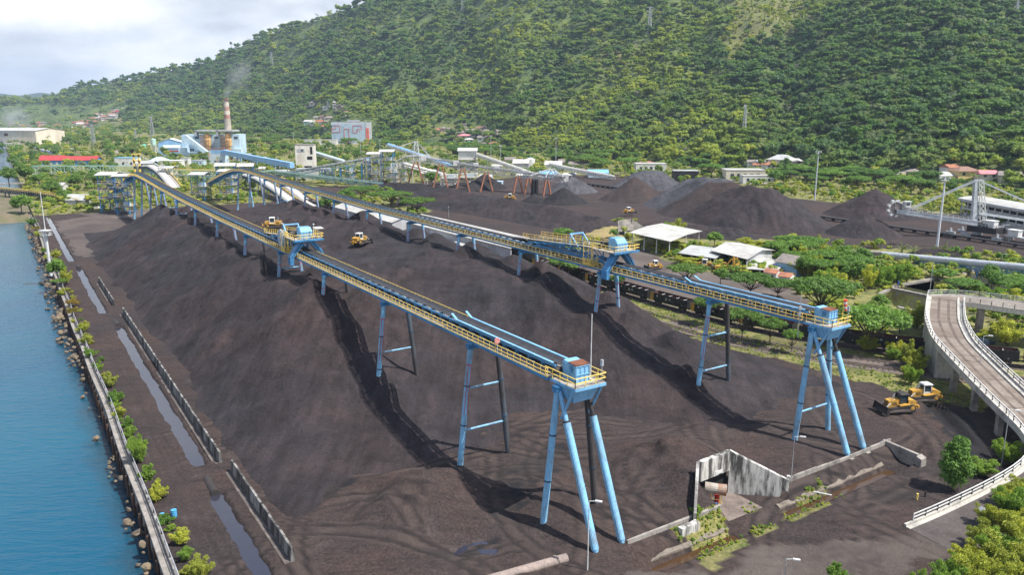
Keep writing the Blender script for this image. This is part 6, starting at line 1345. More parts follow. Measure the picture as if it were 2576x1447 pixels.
drum(98.9, 13.2, .34, 1.0, paint('drum_sky', (.08, .35, .62), (.06, .25, .45)), 'bright blue drum standing under the sea wall shrubs', -.1); drum(99.6, 11.9, .3, .5, paint('drum_sky', (.08, .35, .62)), 'short blue bucket beside the bright blue drum', -.1)

# ------------------------------------------------------------------ concrete ramp and flyover
L = [(50, 90.4, -1.45), (54, 92.3, -1.2), (64, 97, .2), (71.5, 101, 1.5), (75.2, 104.6, 2.3), (76.8, 109, 3.05), (77.4, 118, 4.1), (78.6, 127, 5.1), (80, 136, 6.), (82, 146.6, 6.8), (87.5, 160, 7.3), (94, 172, 7.6), (98.5, 180, 7.7)]
def resample(L, step=1.5, sm=8):
    Q = np.array(L, float); d = np.concatenate([[0], np.cumsum(np.linalg.norm(np.diff(Q, axis=0), axis=1))]); k = np.linspace(0, d[-1], int(d[-1]/step)); X = np.stack([np.interp(k, d, Q[:, i]) for i in range(3)], 1)
    for _ in range(sm): X[1:-1] = .25*X[:-2]+.5*X[1:-1]+.25*X[2:]
    return X
LQ = resample(L); tq = np.gradient(LQ, axis=0); tq[:, 2] = 0; tq /= np.linalg.norm(tq, axis=1, keepdims=True); nq = np.stack([tq[:, 1], -tq[:, 0], 0*tq[:, 0]], 1)
def lat(o, dz=0, Q=None): return [tuple(p) for p in ((LQ+nq*o)+np.array([0, 0, dz]))]
wd = np.interp(np.arange(len(LQ)), [0, 10, len(LQ)], [7.0, 7.4, 7.8])[:, None]
RQ = LQ+nq*wd
OUT = resample([(98.5, 180, 7.7), (104, 181, 7.8), (109, 178.2, 7.85), (116, 172.4, 7.9), (135, 157, 8.1)], 2, 4); INN = resample([(102.6, 172.6, 7.7), (104.8, 171.4, 7.8), (106.6, 168.6, 7.85), (110.8, 164, 7.9), (129, 149, 8.1)], 2, 4); n_ = min(len(OUT), len(INN)); OUT = OUT[:n_]; INN = INN[:n_]
root = thing('flyover_ramp', 'curved concrete flyover ramp with white pipe railings at the right', 'ramp', (80, 130, 0))
ROADC = paint('ramp_roadway', (.16, .128, .105), (.24, .205, .175), .9, .18, .4, .65, bump=.01); DECKC = paint('ramp_concrete', (.44, .42, .38), (.22, .21, .2), .85, .3, .5, .7, streak=.3)
mb = MB(); mb.sheet(lat(0), [tuple(p) for p in RQ], .9); mb.sheet([tuple(p) for p in OUT], [tuple(p) for p in INN], .9); mb.build('deck', DECKC, root)
k1 = int(len(LQ)*.34); mb = MB(); mb.sheet(lat(1.0, .012)[:k1], [tuple(p) for p in RQ+np.array([0, 0, .012])][:k1], .01); mb.build('roadway', paint('coal_dusted_road', (.10, .085, .08), (.065, .055, .052), .9, .3), root)
mb = MB(); mb.sheet(lat(1.0, .012)[k1-1:], [tuple(p) for p in RQ-nq*1.5+np.array([0, 0, .012])][k1-1:], .01); mb.sheet([tuple(o*.9+i*.1+np.array([0, 0, .012])) for o, i in zip(OUT, INN)], [tuple(o*.12+i*.88+np.array([0, 0, .012])) for o, i in zip(OUT, INN)], .01); mb.build('roadway', ROADC, root)
for o in (2.4, 4.3):
    mb = MB(); a = LQ[k1:]+nq[k1:]*o; mb.sheet([(*p[:2], p[2]+.016) for p in a], [(*p[:2], p[2]+.016) for p in a+nq[k1:]*.55], .002); mb.build('tyre_mark', paint('tyre_dust', (.105, .082, .07), (.15, .12, .10), .9, .5), root)
for i in range(k1+4, len(LQ), 7):
    mb = MB(); mb.bar(tuple(LQ[i]+nq[i]*1.02+np.array([0, 0, .013])), tuple(LQ[i]+nq[i]*(wd[i][0]-1.52)+np.array([0, 0, .013])), .12, .02); mb.build('expansion_joint', DARK, root)
k0 = int(len(LQ)*.36)
for nm, a, b_ in (('kerb', lat(0, .28), lat(.35, .28)), ('kerb', [tuple(p+np.array([0, 0, .28])) for p in RQ[k0:]-nq[k0:]*.35], [tuple(p+np.array([0, 0, .28])) for p in RQ[k0:]]), ('kerb', [tuple(p+np.array([0, 0, .25])) for p in RQ[k0:]-nq[k0:]*1.5], [tuple(p+np.array([0, 0, .25])) for p in RQ[k0:]-nq[k0:]*1.1]), ('kerb', [tuple(p+np.array([0, 0, .28])) for p in OUT], [tuple(p*.95+q*.05+np.array([0, 0, .28])) for p, q in zip(OUT, INN)]), ('kerb', [tuple(p*.05+q*.95+np.array([0, 0, .28])) for p, q in zip(OUT, INN)], [tuple(p+np.array([0, 0, .28])) for p in INN])):
    mb = MB(); mb.sheet(a, b_, .32); mb.build(nm, DECKC, root)
for pts in ([tuple(p) for p in LQ+nq*.17+np.array([0, 0, .28])][1:]+[tuple(p*.975+q*.025+np.array([0, 0, .28])) for p, q in zip(OUT, INN)][1:], [tuple(p) for p in RQ[k0:-2]-nq[k0:-2]*.17+np.array([0, 0, .28])]+[tuple(p*.025+q*.975+np.array([0, 0, .28])) for p, q in zip(OUT, INN)][1:]):
    mb = MB(); q = resample(pts, 2.2, 0); rail(mb, [tuple(p) for p in q], .95, 2.2, .055, 1); mb.build('railing', STEELW, root)
mb = MB(); a = [(*p[:2], p[2]-.85) for p in LQ[2:18]+nq[2:18]*.3]; mb.sheet(a, [(*p[:2], p[2]-.85) for p in RQ[2:18]-nq[2:18]*.3], 3.2); mb.build('ramp_fill', DECKC, root)
for (x, y) in ((80.6, 136), (79.4, 127), (78.2, 118), (77.6, 109.6)):
    i = int(np.argmin(np.hypot(LQ[:, 0]-x, LQ[:, 1]-y))); z = LQ[i][2]-.85
    pc = MB(); p = LQ[i]+nq[i]*.9; pc.box((p[0], p[1], -1.6), (1., .9, z+1.5), math.atan2(tq[i][1], tq[i][0])); pc.build('pier', CONC, root)
    pc = MB(); p2 = RQ[i]-nq[i]*.9; pc.box((p2[0], p2[1], -1.6), (1., .9, z+1.5), math.atan2(tq[i][1], tq[i][0])); pc.build('pier', CONC, root)
    pc = MB(); pc.bar((*(p-nq[i]*.6)[:2], z-.25), (*(p2+nq[i]*.6)[:2], z-.25), 1.1, .6); pc.build('pier_cap', CONC, root)
i0 = int(np.argmin(np.hypot(LQ[:, 0]-81.2, LQ[:, 1]-143))); i1 = len(LQ)-2
mb = MB(); mb.sheet([(*p[:2], p[2]-.85) for p in LQ[i0:i1]+nq[i0:i1]*.15], [(*p[:2], p[2]-.85) for p in RQ[i0:i1]-nq[i0:i1]*.3], 8.5); mb.build('abutment', DECKC, root)
pc = MB(); pc.box((106.2, 171.0, -1), (1.2, 1.2, 8)); pc.build('pier', CONC, root)
a = P(2046, 1241, -1.2); b_ = P(2092, 1251, -1.2); mb = MB(); mb.tube((*a, -1.0), (*b_, -.95), .09, n=8); tag(mb.build('fallen_pole', STEELW), 'white pole lying across the ditch edge right of the bunker', 'pole')
for u, v, m_, l in ((2307, 1256, YEL, 'short yellow marker post at the end of the ramp kerb'), (2327, 1250, DARK, 'short dark marker post beside the ramp kerb')): x, y = P(u, v, -1.4); mb = MB(); mb.tube((x, y, -1.7), (x, y, -.7), .12, n=8); mb.tube((x, y, -.7), (x, y, -.62), .14, n=8); tag(mb.build('marker_post', m_), l, 'post')
x, y = P(2466, 1330, -1.3); root = thing('spotlight_stand', 'white spotlight on a thin stand beside the near right bushes', 'spotlight', (x, y, -1.3)); mb = MB(); mb.tube((x, y, -1.5), (x, y, 1.3), .07, n=6); mb.bar((x, y, 0), (x+.6, y, .2), .06); mb.build('stand', GALV, root); mb = MB(); mb.tube((x, y, 1.3), (x-.35, y-.3, 1.5), .3, .36, 12); mb.build('lamp_head', STEELW, root)
# pond banks
for i, (pts, l) in enumerate(((PP((2212, 744), (2250, 722), (2352, 703)), 'pale stone bank along the near settling pond'), (PP((2262, 776), (2330, 791)), 'low stone kerb at the near end of the settling pond'), (PP((2240, 726), (2336, 746)), 'narrow stone dam between the two settling ponds'), (PP((2350, 702), (2420, 710)), 'far bank of the second settling pond'), (PP((2424, 690), (2452, 684), (2560, 714), (2640, 720)), 'pale stone bank of the far right pond'))):
    mb = MB(); A = [(*p, .22) for p in pts]; mb.sheet(A, [(p[0]+.4, p[1]+1.9, .22) for p in pts], 1.2); tag(mb.build('pond_bank', CONC), l, 'pond bank', 'stone pond banks')

# ------------------------------------------------------------------ poles, masts, windsock
def pole(u, vb, vt, r, style, label, z=None, grp='light poles', hz=None, mat=None):
    if hz: x, y, z = hz
    else:
        x, y = P(u, vb); z = zg(x, y) if z is None else z; x, y = P(u, vb, z)
    h = Zat(u, vt, y)-z; root = thing('light_pole' if style != 'mast' else 'light_mast', label, 'light pole', (x, y, z), 0, grp); mb = MB(); n = 8 if r > .1 else 6
    mb.tube((x, y, z-.3), (x, y, z+h), r, r*.62, n); mb.build('pole', mat or GALV, root)
    top = z+h
    if style == 'mast':
        w = max(1.1, r*3.6); mb = MB(); mb.tube((x, y, top-1.1), (x, y, top-.95), w*.8, n=10); rail(mb, [(x+w*.8*math.cos(a), y+w*.8*math.sin(a), top-.95) for a in np.linspace(0, 6.283, 9)], .9, 1, .05, 0); mb.build('platform', STEELW, root)
        for a in np.linspace(0, 6.28, 7)[:-1]: mb = MB(); mb.box((x+w*math.cos(a), y+w*math.sin(a), top-.35), (.6, .35, .5), a); mb.build('floodlight', STEELW, root)
    elif style == 'lamp': mb = MB(); mb.bar((x, y, top), (x+.9, y-.3, top+.18), .07); mb.box((x+1.0, y-.35, top+.1), (.75, .28, .14), -.3); mb.build('lamp_head', STEELW, root)
    elif style == 'ball': mb = MB(); mb.box((x, y, top), (.34, .34, .3)); mb.build('lamp_head', STEELW, root)
    return root
r_ = pole(129, 694, 482, .16, 'plain', 'tall white mast with ladder platform rising beside the shore road', mat=STEELW)
x, y, z = r_.location; zt = Zat(118, 592, y); mb = MB(); mb.tube((x, y, z), (x, y, zt), .42, .34, 10); mb.build('lower_tube', STEELW, r_); mb = MB(); [mb.box((x, y, zt+k), (2.6, 2.6, .14)) for k in (0, 1.5)]; rail(mb, [(x-1.3, y-1.3, zt), (x+1.3, y-1.3, zt), (x+1.3, y+1.3, zt), (x-1.3, y+1.3, zt), (x-1.3, y-1.3, zt)], 1.3, 1.3, .05); [mb.bar((x-.5, y-.45, z+k), (x+.0, y-.5, z+k), .06) for k in np.arange(2, zt-z, .5)]; mb.build('platform', STEELW, r_)
pole(1478, 1436, 1262, .07, 'lamp', 'white lamp pole standing before the nearest trestle', mat=STEELW); pole(1988, 1232, 1100, .07, 'lamp', 'lamp pole rising from weeds right of the bunker', mat=GALV)
pole(2455, 986, 843, .1, 'lamp', 'tall lamp pole on the curved flyover deck', hz=(LQ[int(len(LQ)*.66)][0], LQ[int(len(LQ)*.66)][1], LQ[int(len(LQ)*.66)][2])) if False else None
pole(2519, 1172, 1034, .09, 'lamp', 'lamp pole behind the low ramp railing'); pole(2455, 990, 846, .1, 'lamp', 'lamp pole in front of the flyover deck edge'); pole(2332, 792, 658, .11, 'plain', 'slim grey pole at the flyover corner beside the pond'); pole(1972, 1480, 1408, .07, 'lamp', 'lamp pole at the bottom edge of the road', -1.4); pole(2518, 668, 640, .09, 'lamp', 'street lamp behind the blue pipe conveyor'); pole(1129, 549, 521, .1, 'ball', 'short lamp pole in the rear coal yard')
for u, vb, vt, r, l in ((2357, 621, 447, .5, 'tall leaning white mast with rusty foot left of the reclaimer'), (2049, 505, 381, .42, 'tall floodlight mast behind the largest coal ridge')): pole(u, vb, vt, r, 'mast', l, .0, 'floodlight masts', mat=paint('mast_white', (.60, .62, .66), (.45, .25, .12), .5, .18, .62, .8, streak=.2))
for u, vb, vt, l in ((1398, 425, 347, 'floodlight mast right of the white silo'), (1259, 436, 366, 'floodlight mast beside the stacker conveyor, right of two'), (1235, 402, 341, 'floodlight mast behind the white tower, left of two'), (740, 378, 334, 'floodlight mast left of the white sheet clad tower'), (908, 404, 327, 'floodlight mast before the grey office block'), (956, 386, 352, 'floodlight mast right of the grey office block')): pole(u, vb, vt, .36, 'mast', l, .0, 'floodlight masts')
# rods and wind sock on the conveyor heads
z1 = Zat(1477, 790, S(70.5, 57)[1]); mb = MB(); q = S(70.4, 57.2, 18.7); mb.tube(q, (q[0], q[1], z1), .07, .05, 6); mb.build('lightning_rod', STEELW, c1)
q = S(73.4, 100.7, 16); z1 = Zat(2034, 738, q[1]); mb = MB(); mb.tube(q, (q[0], q[1], z1), .07, .05, 6); mb.box((q[0], q[1], z1-2.6), (.5, .3, .5)); mb.box((q[0], q[1], z1-3.6), (.4, .3, .6)); mb.build('lamp_pole', GALV, c2)
q = Vector(S(69.5, 105.8, 18.6)); root = thing('windsock', 'red and white striped windsock on the far conveyor head', 'windsock', q[:]); mb = MB(); mb.tube(q, q+Vector((0, 0, 3.6)), .05, n=6); mb.build('pole', YEL, root); mb = MB(); p = q+Vector((0, 0, 3.5))
for k in range(5): a = p+Vector((.05*k+.2, 0, -.36*k)); mb.tube(a, a+Vector((.05, 0, -.36)), .3-.03*k, .27-.03*k, 10, k % 2)
mb.build('sock', [paint('sock_red', (.75, .08, .05), (.6, .06, .04)), STEELW], root)
def lattice(mb, base, top, w0, w1, n, b=.12, mi=0):
    base = Vector(base); top = Vector(top); L = lambda f, i: base.lerp(top, f)+Vector(((-1, 1, 1, -1)[i], (-1, -1, 1, 1)[i], 0))*((w0*(1-f)+w1*f)/2)
    for k in range(n):
        f0 = 1-(1-k/n)**1.0; f1 = (k+1)/n
        for i in range(4):
            mb.bar(L(f0, i), L(f1, i), b, b, mi); mb.bar(L(f0, i), L(f1, (i+1) % 4), b*.6, b*.6, mi); mb.bar(L(f1, i), L(f1, (i+1) % 4), b*.6, b*.6, mi)
    return mb
h_ = on_hill(1866, 402) or (*P(1866, 402), 0); h_ = (*P(1866, 410), 0); zt = Zat(1875, 268, h_[1]); root = thing('telecom_tower', 'slim grey lattice telecom tower at the foot of the hill', 'tower', h_); mb = lattice(MB(), h_, (h_[0]+.4, h_[1], zt), 5.2, 1.6, 16, .34); mb.build('lattice', GALV, root)
for a in (0, 2.1, 4.2): mb = MB(); mb.box((h_[0]+1.3*math.cos(a), h_[1]+1.3*math.sin(a), zt-1.5), (.4, .5, 3.6), a); mb.build('antenna', STEELW, root)
mb = MB(); mb.tube((*h_[:2], zt), (*h_[:2], zt+4), .12, n=5); mb.build('lightning_rod', GALV, root)
for u, vb, vt, l in ((1633, 92, 16, 'lattice power pylon high on the hill, right of centre'), (685, 176, 130, 'lattice power pylon on the left shoulder of the hill'), (785, 50, 16, 'lattice power pylon on the skyline left of the hilltop'), (1163, 30, -8, 'lattice power pylon near the top edge of the hill'), (2553, 60, -4, 'lattice power pylon at the top right of the hill'), (385, 350, 292, 'lattice power pylon left of the power plant'), (343, 362, 325, 'short lattice pylon beside the palms left of the power plant'), (237, 372, 312, 'lattice power pylon right of the cream warehouse'), (884, 12, -10, 'small lattice pylon where the ridge meets the sky')):
    h_ = on_hill(u, vb)
    if h_ is None: continue
    zt = Zat(u, vt, h_[1]); H = zt-h_[2]; root = thing('power_pylon', l, 'pylon', h_, 0, 'power pylons'); mb = lattice(MB(), h_, (h_[0], h_[1], zt), H*.17, H*.03, 7, max(.3, H*.014)); mb.build('lattice', GALV, root)
    for k in (.72, .85, .97): mb = MB(); w = H*.13; mb.bar((h_[0]-w, h_[1], h_[2]+H*k), (h_[0]+w, h_[1], h_[2]+H*k), max(.3, H*.016)); mb.build('cross_arm', GALV, root)

# ------------------------------------------------------------------ round blue pipe conveyor at the right
root = thing('pipe_conveyor', 'pale round pipe conveyor on a blue truss at the right', 'conveyor', (*P(2462, 690), 0)); pb = P(2462, 690); z1 = Zat(2464, 653, pb[1]); a = Vector((*P(2206, 646), .9)); mdir = (Vector((*pb, z1))-a); b_ = a+mdir*1.9; b_.z = z1+1.0
mb = MB(); N_ = 16; [mb.tube(a.lerp(b_, i/N_), a.lerp(b_, (i+1)/N_+.001), 1.15, n=14) for i in range(N_)]; mb.build('pipe_cover', paint('pipe_pale', (.44, .47, .52), (.35, .37, .4), .5, .3), root)
mb = MB(); up = Vector((0, 0, 1)); sd = mdir.cross(up).normalized()
for sg in (-1, 1):
    for i in range(34):
        p = a.lerp(b_, .22+i*.78/34); q = a.lerp(b_, .22+(i+1)*.78/34)
        for h0 in (-1., -2.4): mb.bar(p+sd*sg*1.2+up*h0, q+sd*sg*1.2+up*h0, .16)
        mb.bar(p+sd*sg*1.2-up*1., q+sd*sg*1.2-up*2.4, .1); mb.bar(p+sd*sg*1.2-up*1., p+sd*sg*1.2-up*2.4, .1)
mb.build('truss', BLUE, root)
for f_ in (.53, .97):
    p = a.lerp(b_, f_)
    for sg in (-1, 1): mb = MB(); mb.bar((p+sd*sg*1.1-up*2.4), Vector((p.x, p.y, -.5))+sd*sg*1.6, .4); mb.build('support', BLUE, root)
mb = MB(); x, y = P(2212, 650); x0, y0 = P(2066, 632); mb.hexa([(x0, y0, -.4), (x, y-1.4, -.4), (x, y+1.6, -.4), (x0, y0+1, -.4)], [(x0, y0, .5), (x, y-1.4, 2.4), (x, y+1.6, 2.4), (x0, y0+1, .5)]); tag(mb.build('concrete_ramp_wall', CONC), 'long low concrete wedge wall where the pipe conveyor leaves the ground', 'wall')

# ------------------------------------------------------------------ yard conveyor on the ground and bucket wheel reclaimer
def yard_belt(p, q, label):
    root = thing('yard_conveyor', label, 'conveyor', (*p, 0), 0, 'ground conveyors in the rear stockyard'); p = Vector((*p, 0)); q = Vector((*q, 0)); d = (q-p).normalized(); n = Vector((-d.y, d.x, 0)); L = (q-p).length; mb = MB()
    for sg in (-1, 1): mb.bar(p+n*sg+Vector((0, 0, 1.3)), q+n*sg+Vector((0, 0, 1.3)), .2, .3)
    for k in np.arange(0, L, 6.): mb.bar(p+d*k-n*1.2+Vector((0, 0, .5)), p+d*k+n*1.2+Vector((0, 0, .5)), .3, 1.2)
    mb.build('frame', DARK, root); mb = MB(); mb.sheet([tuple(p-n*.9+Vector((0, 0, 1.5))), tuple(q-n*.9+Vector((0, 0, 1.5)))], [tuple(p+n*.9+Vector((0, 0, 1.5))), tuple(q+n*.9+Vector((0, 0, 1.5)))], .1); mb.build('belt', BELT, root)
    mb = MB(); [mb.bar(p+n*sg*3.6+Vector((0, 0, .25)), q+n*sg*3.6+Vector((0, 0, .25)), .2, .3) for sg in (-1, 1)]; mb.build('rails', RAILM, root)
yard_belt(P(1480, 466), P(2640, 634), 'long dark ground conveyor running under the reclaimer')
root = thing('reclaimer', 'pale grey bucket wheel reclaimer with tall mast at the right', 'reclaimer', (*P(2482, 598), 0)); RM = paint('reclaimer_grey', (.50, .53, .56), (.36, .38, .40), .5, .5)
bx, by = P(2482, 598); d = Vector((*P(2640, 634), 0))-Vector((*P(1480, 466), 0)); d.normalize(); n = Vector((-d.y, d.x, 0)); O = Vector((bx, by, 0)); U = Vector((0, 0, 1))
MS = Vector((Xat(2456, 552, by), by, Zat(2456, 552, by))); MT = Vector((Xat(2458, 452, by), by, Zat(2458, 452, by))); wc = Vector((Xat(2253, 524, by+5), by+5, Zat(2253, 524, by+5)))
mb = MB(); mb.prism([O+d*6+n*4.5+U*2.3, O+d*6-n*4.5+U*2.3, O-d*6-n*4.5+U*2.3, O-d*6+n*4.5+U*2.3], 2.4); mb.tube(O+U*4.7, O+U*6., 4., n=20); mb.build('gantry', DARK, root)
for a, b_ in ((6.5, 4), (6.5, -4), (-6.5, 4), (-6.5, -4), (13, 4), (13, -4)):
    mb = MB(); p = O-d*a+n*b_; mb.bar(p-d*2+U*1., p+d*2+U*1., .8, .5); mb.bar(p+U*1, p+U*2.6, .8); [mb.tube(p+d*k-n*.3+U*.45, p+d*k+n*.3+U*.45, .42, n=10) for k in (-1.6, -.6, .6, 1.6)]; mb.build('bogie', RM, root)
mb = MB(); rail(mb, [tuple(O+d*6+n*4.5+U*4.7), tuple(O+d*6-n*4.5+U*4.7), tuple(O-d*6-n*4.5+U*4.7), tuple(O-d*6+n*4.5+U*4.7)], 1.1, 1.6, .06); mb.build('railing', RM, root)
mb = MB(); sx = Vector((1, 0, 0)); w0, w1 = 1.9, 1.1
mb.hexa([MS+sx*-w0+Vector((0, -1, -2)), MS+sx*.1+Vector((0, -1, -2)), MS+sx*.1+Vector((0, 1, -2)), MS+sx*-w0+Vector((0, 1, -2))], [MT+sx*-w1+Vector((0, -.7, 0)), MT+Vector((0, -.7, 0)), MT+Vector((0, .7, 0)), MT+sx*-w1+Vector((0, .7, 0))]); mb.build('mast', RM, root)
mb = lattice(MB(), MS+sx*2.2-U*1, MT+sx*1.3, 2.6, 1.7, 7, .22); mb.build('mast_lattice', STEELW, root)
bs = MS-U*.6; be = wc+U*-.5; mb = MB()
for sg in (-1, 1):
    for dz in (0, -1.7): mb.bar(bs+Vector((0, sg*1.2, dz)), be+Vector((0, sg*1.2, dz*.6)), .35, .5)
    for i in range(14): p = bs.lerp(be, i/14); q = bs.lerp(be, (i+1)/14); mb.bar(p+Vector((0, sg*1.2, -1.7)), q+Vector((0, sg*1.2, 0)), .2); mb.bar(p+Vector((0, sg*1.2, -.9)), q+Vector((0, sg*1.2, -.9)), .12, 1.3)
mb.build('boom', RM, root); mb = MB(); rail(mb, [tuple(bs+Vector((-2, -1.6, .3))), tuple(be+Vector((2, -1.6, .3)))], 1.1, 2, .06); mb.build('boom_railing', STEELW, root); mb = MB(); mb.sheet([tuple(bs+Vector((0, -.8, .25))), tuple(be+Vector((0, -.8, .25)))], [tuple(bs+Vector((0, .8, .25))), tuple(be+Vector((0, .8, .25)))], .1); mb.build('belt', BELT, root)
for sg in (-1, 1):
    mb = MB(); mb.bar(MT+Vector((-.5, sg*.8, -.3)), bs.lerp(be, .86)+Vector((0, sg*1.1, .2)), .34); mb.build('tie_rod', RM, root)
    mb = MB(); mb.bar(MT+Vector((.5, sg*.8, -.2)), Vector((Xat(2700, 560, by), by+sg*1.4, Zat(2700, 560, by))), .34); mb.build('tie_rod', RM, root)
mb = MB(); cbm = Vector((Xat(2700, 566, by), by, Zat(2700, 566, by)-1.)); [mb.bar(MS+Vector((0, sg*1.2, 2.6)), cbm+Vector((0, sg*1.2, 0)), .5, .9) for sg in (-1, 1)]; [mb.bar(MS.lerp(cbm, k)+Vector((0, -1.2, 2.6*(1-k))), MS.lerp(cbm, k)+Vector((0, 1.2, 2.6*(1-k))), .2) for k in np.linspace(0, 1, 12)]; mb.build('counterweight_boom', RM, root)
wh = MB(); R_ = 3.2; wax = Vector((0, 1, 0)); pv = [wc+Vector((math.cos(a), 0, math.sin(a)))*R_*.8 for a in np.linspace(0, 2*math.pi, 21)]
for sg in (-.45, .45):
    for p, q in zip(pv[:-1], pv[1:]): wh.bar(p+wax*sg, q+wax*sg, .3)
    for p in pv[:-1:2]: wh.bar(wc+wax*sg, p+wax*sg, .2)
wh.tube(wc-wax*.8, wc+wax*.8, .7, n=12); whl = wh.build('bucket_wheel', paint('worn_wheel', (.22, .19, .19), (.36, .34, .34), .5, .8), root)
for a in np.linspace(0, 2*math.pi, 10)[:-1]:
    b_ = MB(); r0 = Vector((math.cos(a), 0, math.sin(a))); tg = Vector((-math.sin(a), 0, math.cos(a))); p = wc+r0*R_*.82; ring = [p-tg*.7, p+r0*.9-tg*.75, p+r0*1.05+tg*.1, p+tg*.75]; b_.prism([q-wax*.7 for q in ring], wax*1.4); b_.build('bucket', STEELW, whl)
mb = MB(); q = wc+Vector((3.8, -1.8, .6)); mb.box(q[:], (2.2, 1.9, 2.3)); mb.box((q+U*2.3)[:], (2.9, 2.4, .2)); mb.build('operator_cab', STEELW, root); mb = MB(); mb.box((q+Vector((-.2, -.96, .9)))[:], (1.4, .06, .9)); mb.build('cab_window', GLASS, root)
mb = MB(); p = O+d*4+U*5; mb.bar(p+n*2, p+d*34+n*2-U*3.4, 1., 1.6); mb.build('tail_chute', RM, root); mb = MB(); mb.sheet([tuple(p+n*1+U*1), tuple(p+d*34+n*1-U*2.4)], [tuple(p+n*3+U*1), tuple(p+d*34+n*3-U*2.4)], .2); mb.build('tail_belt', BELT, root)
for k, w_ in ((2, 4.5), (12, 4.)): mb = MB(); q = O+d*k-n*2+U*(4.7 if k < 6 else 2.2); mb.box(q[:], (w_, 3, 2.6), math.atan2(d.y, d.x)); mb.box((q+U*2.6)[:], (w_+.5, 3.5, .2), math.atan2(d.y, d.x)); mb.build('electric_house', STEELW, root)
mb = MB(); p = O+d*9+U*1.9; mb.bar(p, p+d*22, 4, .5); [mb.bar(p+d*k-n*1.8, p+d*k-n*1.8-U*1.9, .5) for k in (1, 12, 21)]; mb.build('trailer_deck', RM, root)
# long two storey building
A = Vector((*P(2416, 540), 0)); B = Vector((*P(2660, 592), 0)); root = thing('long_building', 'long white two storey building with curved roof behind the reclaimer', 'building', A[:]); x = (B-A).normalized(); y = Vector((-x.y, x.x, 0)); L_ = (B-A).length; Wb = 14
mb = MB(); [mb.prism([A+U*z0, B+U*z0, B+y*Wb+U*z0, A+y*Wb+U*z0], h) for z0, h in ((-.3, .6), (3.0, .9), (6.4, 1.0))]; [mb.prism([A+y*1.5+U*z0, B+y*1.5+U*z0, B+y*Wb+U*z0, A+y*Wb+U*z0], h) for z0, h in ((.3, .9), (3.9, .9))]; mb.build('wall', WALLW, root)
mb = MB(); [mb.prism([A+y*1.8+x*.5+U*z0, B+y*1.8+U*z0, B+y*(Wb-1)+U*z0, A+y*(Wb-1)+x*.5+U*z0], h) for z0, h in ((1.2, 1.8), (4.8, 1.6))]; mb.build('window_band', BLACK, root)
for k in np.arange(0, L_, 5.2): mb = MB(); mb.bar(A+x*k-y*.02+U*.0, A+x*k-y*.02+U*7, .45); mb.build('column', WALLW, root)
mb = MB(); prf = [(-1.6, 7.3), (-1.2, 8.2), (2, 9.0), (7, 9.3), (12, 9.0), (15.4, 8.2), (15.6, 7.3)]; mb.prism([A-x*2.+y*a+U*b_ for a, b_ in prf], x*(L_+2)); mb.build('roof', ROOFW, root)
# parked car
def car(u, v, ang, mat, label):
    x, y = P(u, v); root = thing('parked_car', label, 'car', (0, 0, 0), 0); mb = MB(); prof(mb, [(-2.1, .35), (2.1, .35), (2.15, .75), (1.1, .95), (-2.1, 1.0)], -.85, .85); prof(mb, [(-1.9, 1.0), (1.0, .95), (.35, 1.5), (-1.5, 1.52)], -.75, .75); mb.build('body', mat, root)
    mb = MB(); prof(mb, [(-1.7, 1.05), (.75, 1.02), (.28, 1.42), (-1.45, 1.43)], -.77, .77); mb.build('window', GLASS, root)
    for a in (-1.3, 1.3):
        for b_ in (-.8, .7): mb = MB(); mb.tube((a, b_, .33), (a, b_+.16, .33), .33, n=12); mb.build('wheel', DARK, root)
    place(root, (x, y, .05), ang)
car(1835, 703, R(-20), WALLW, 'white car parked between the trees before the workshop'); car(2478, 868, R(20), paint('dark_car', (.03, .05, .09), (.02, .03, .05), .3), 'small dark tractor like vehicle under the bamboo between the ramps')
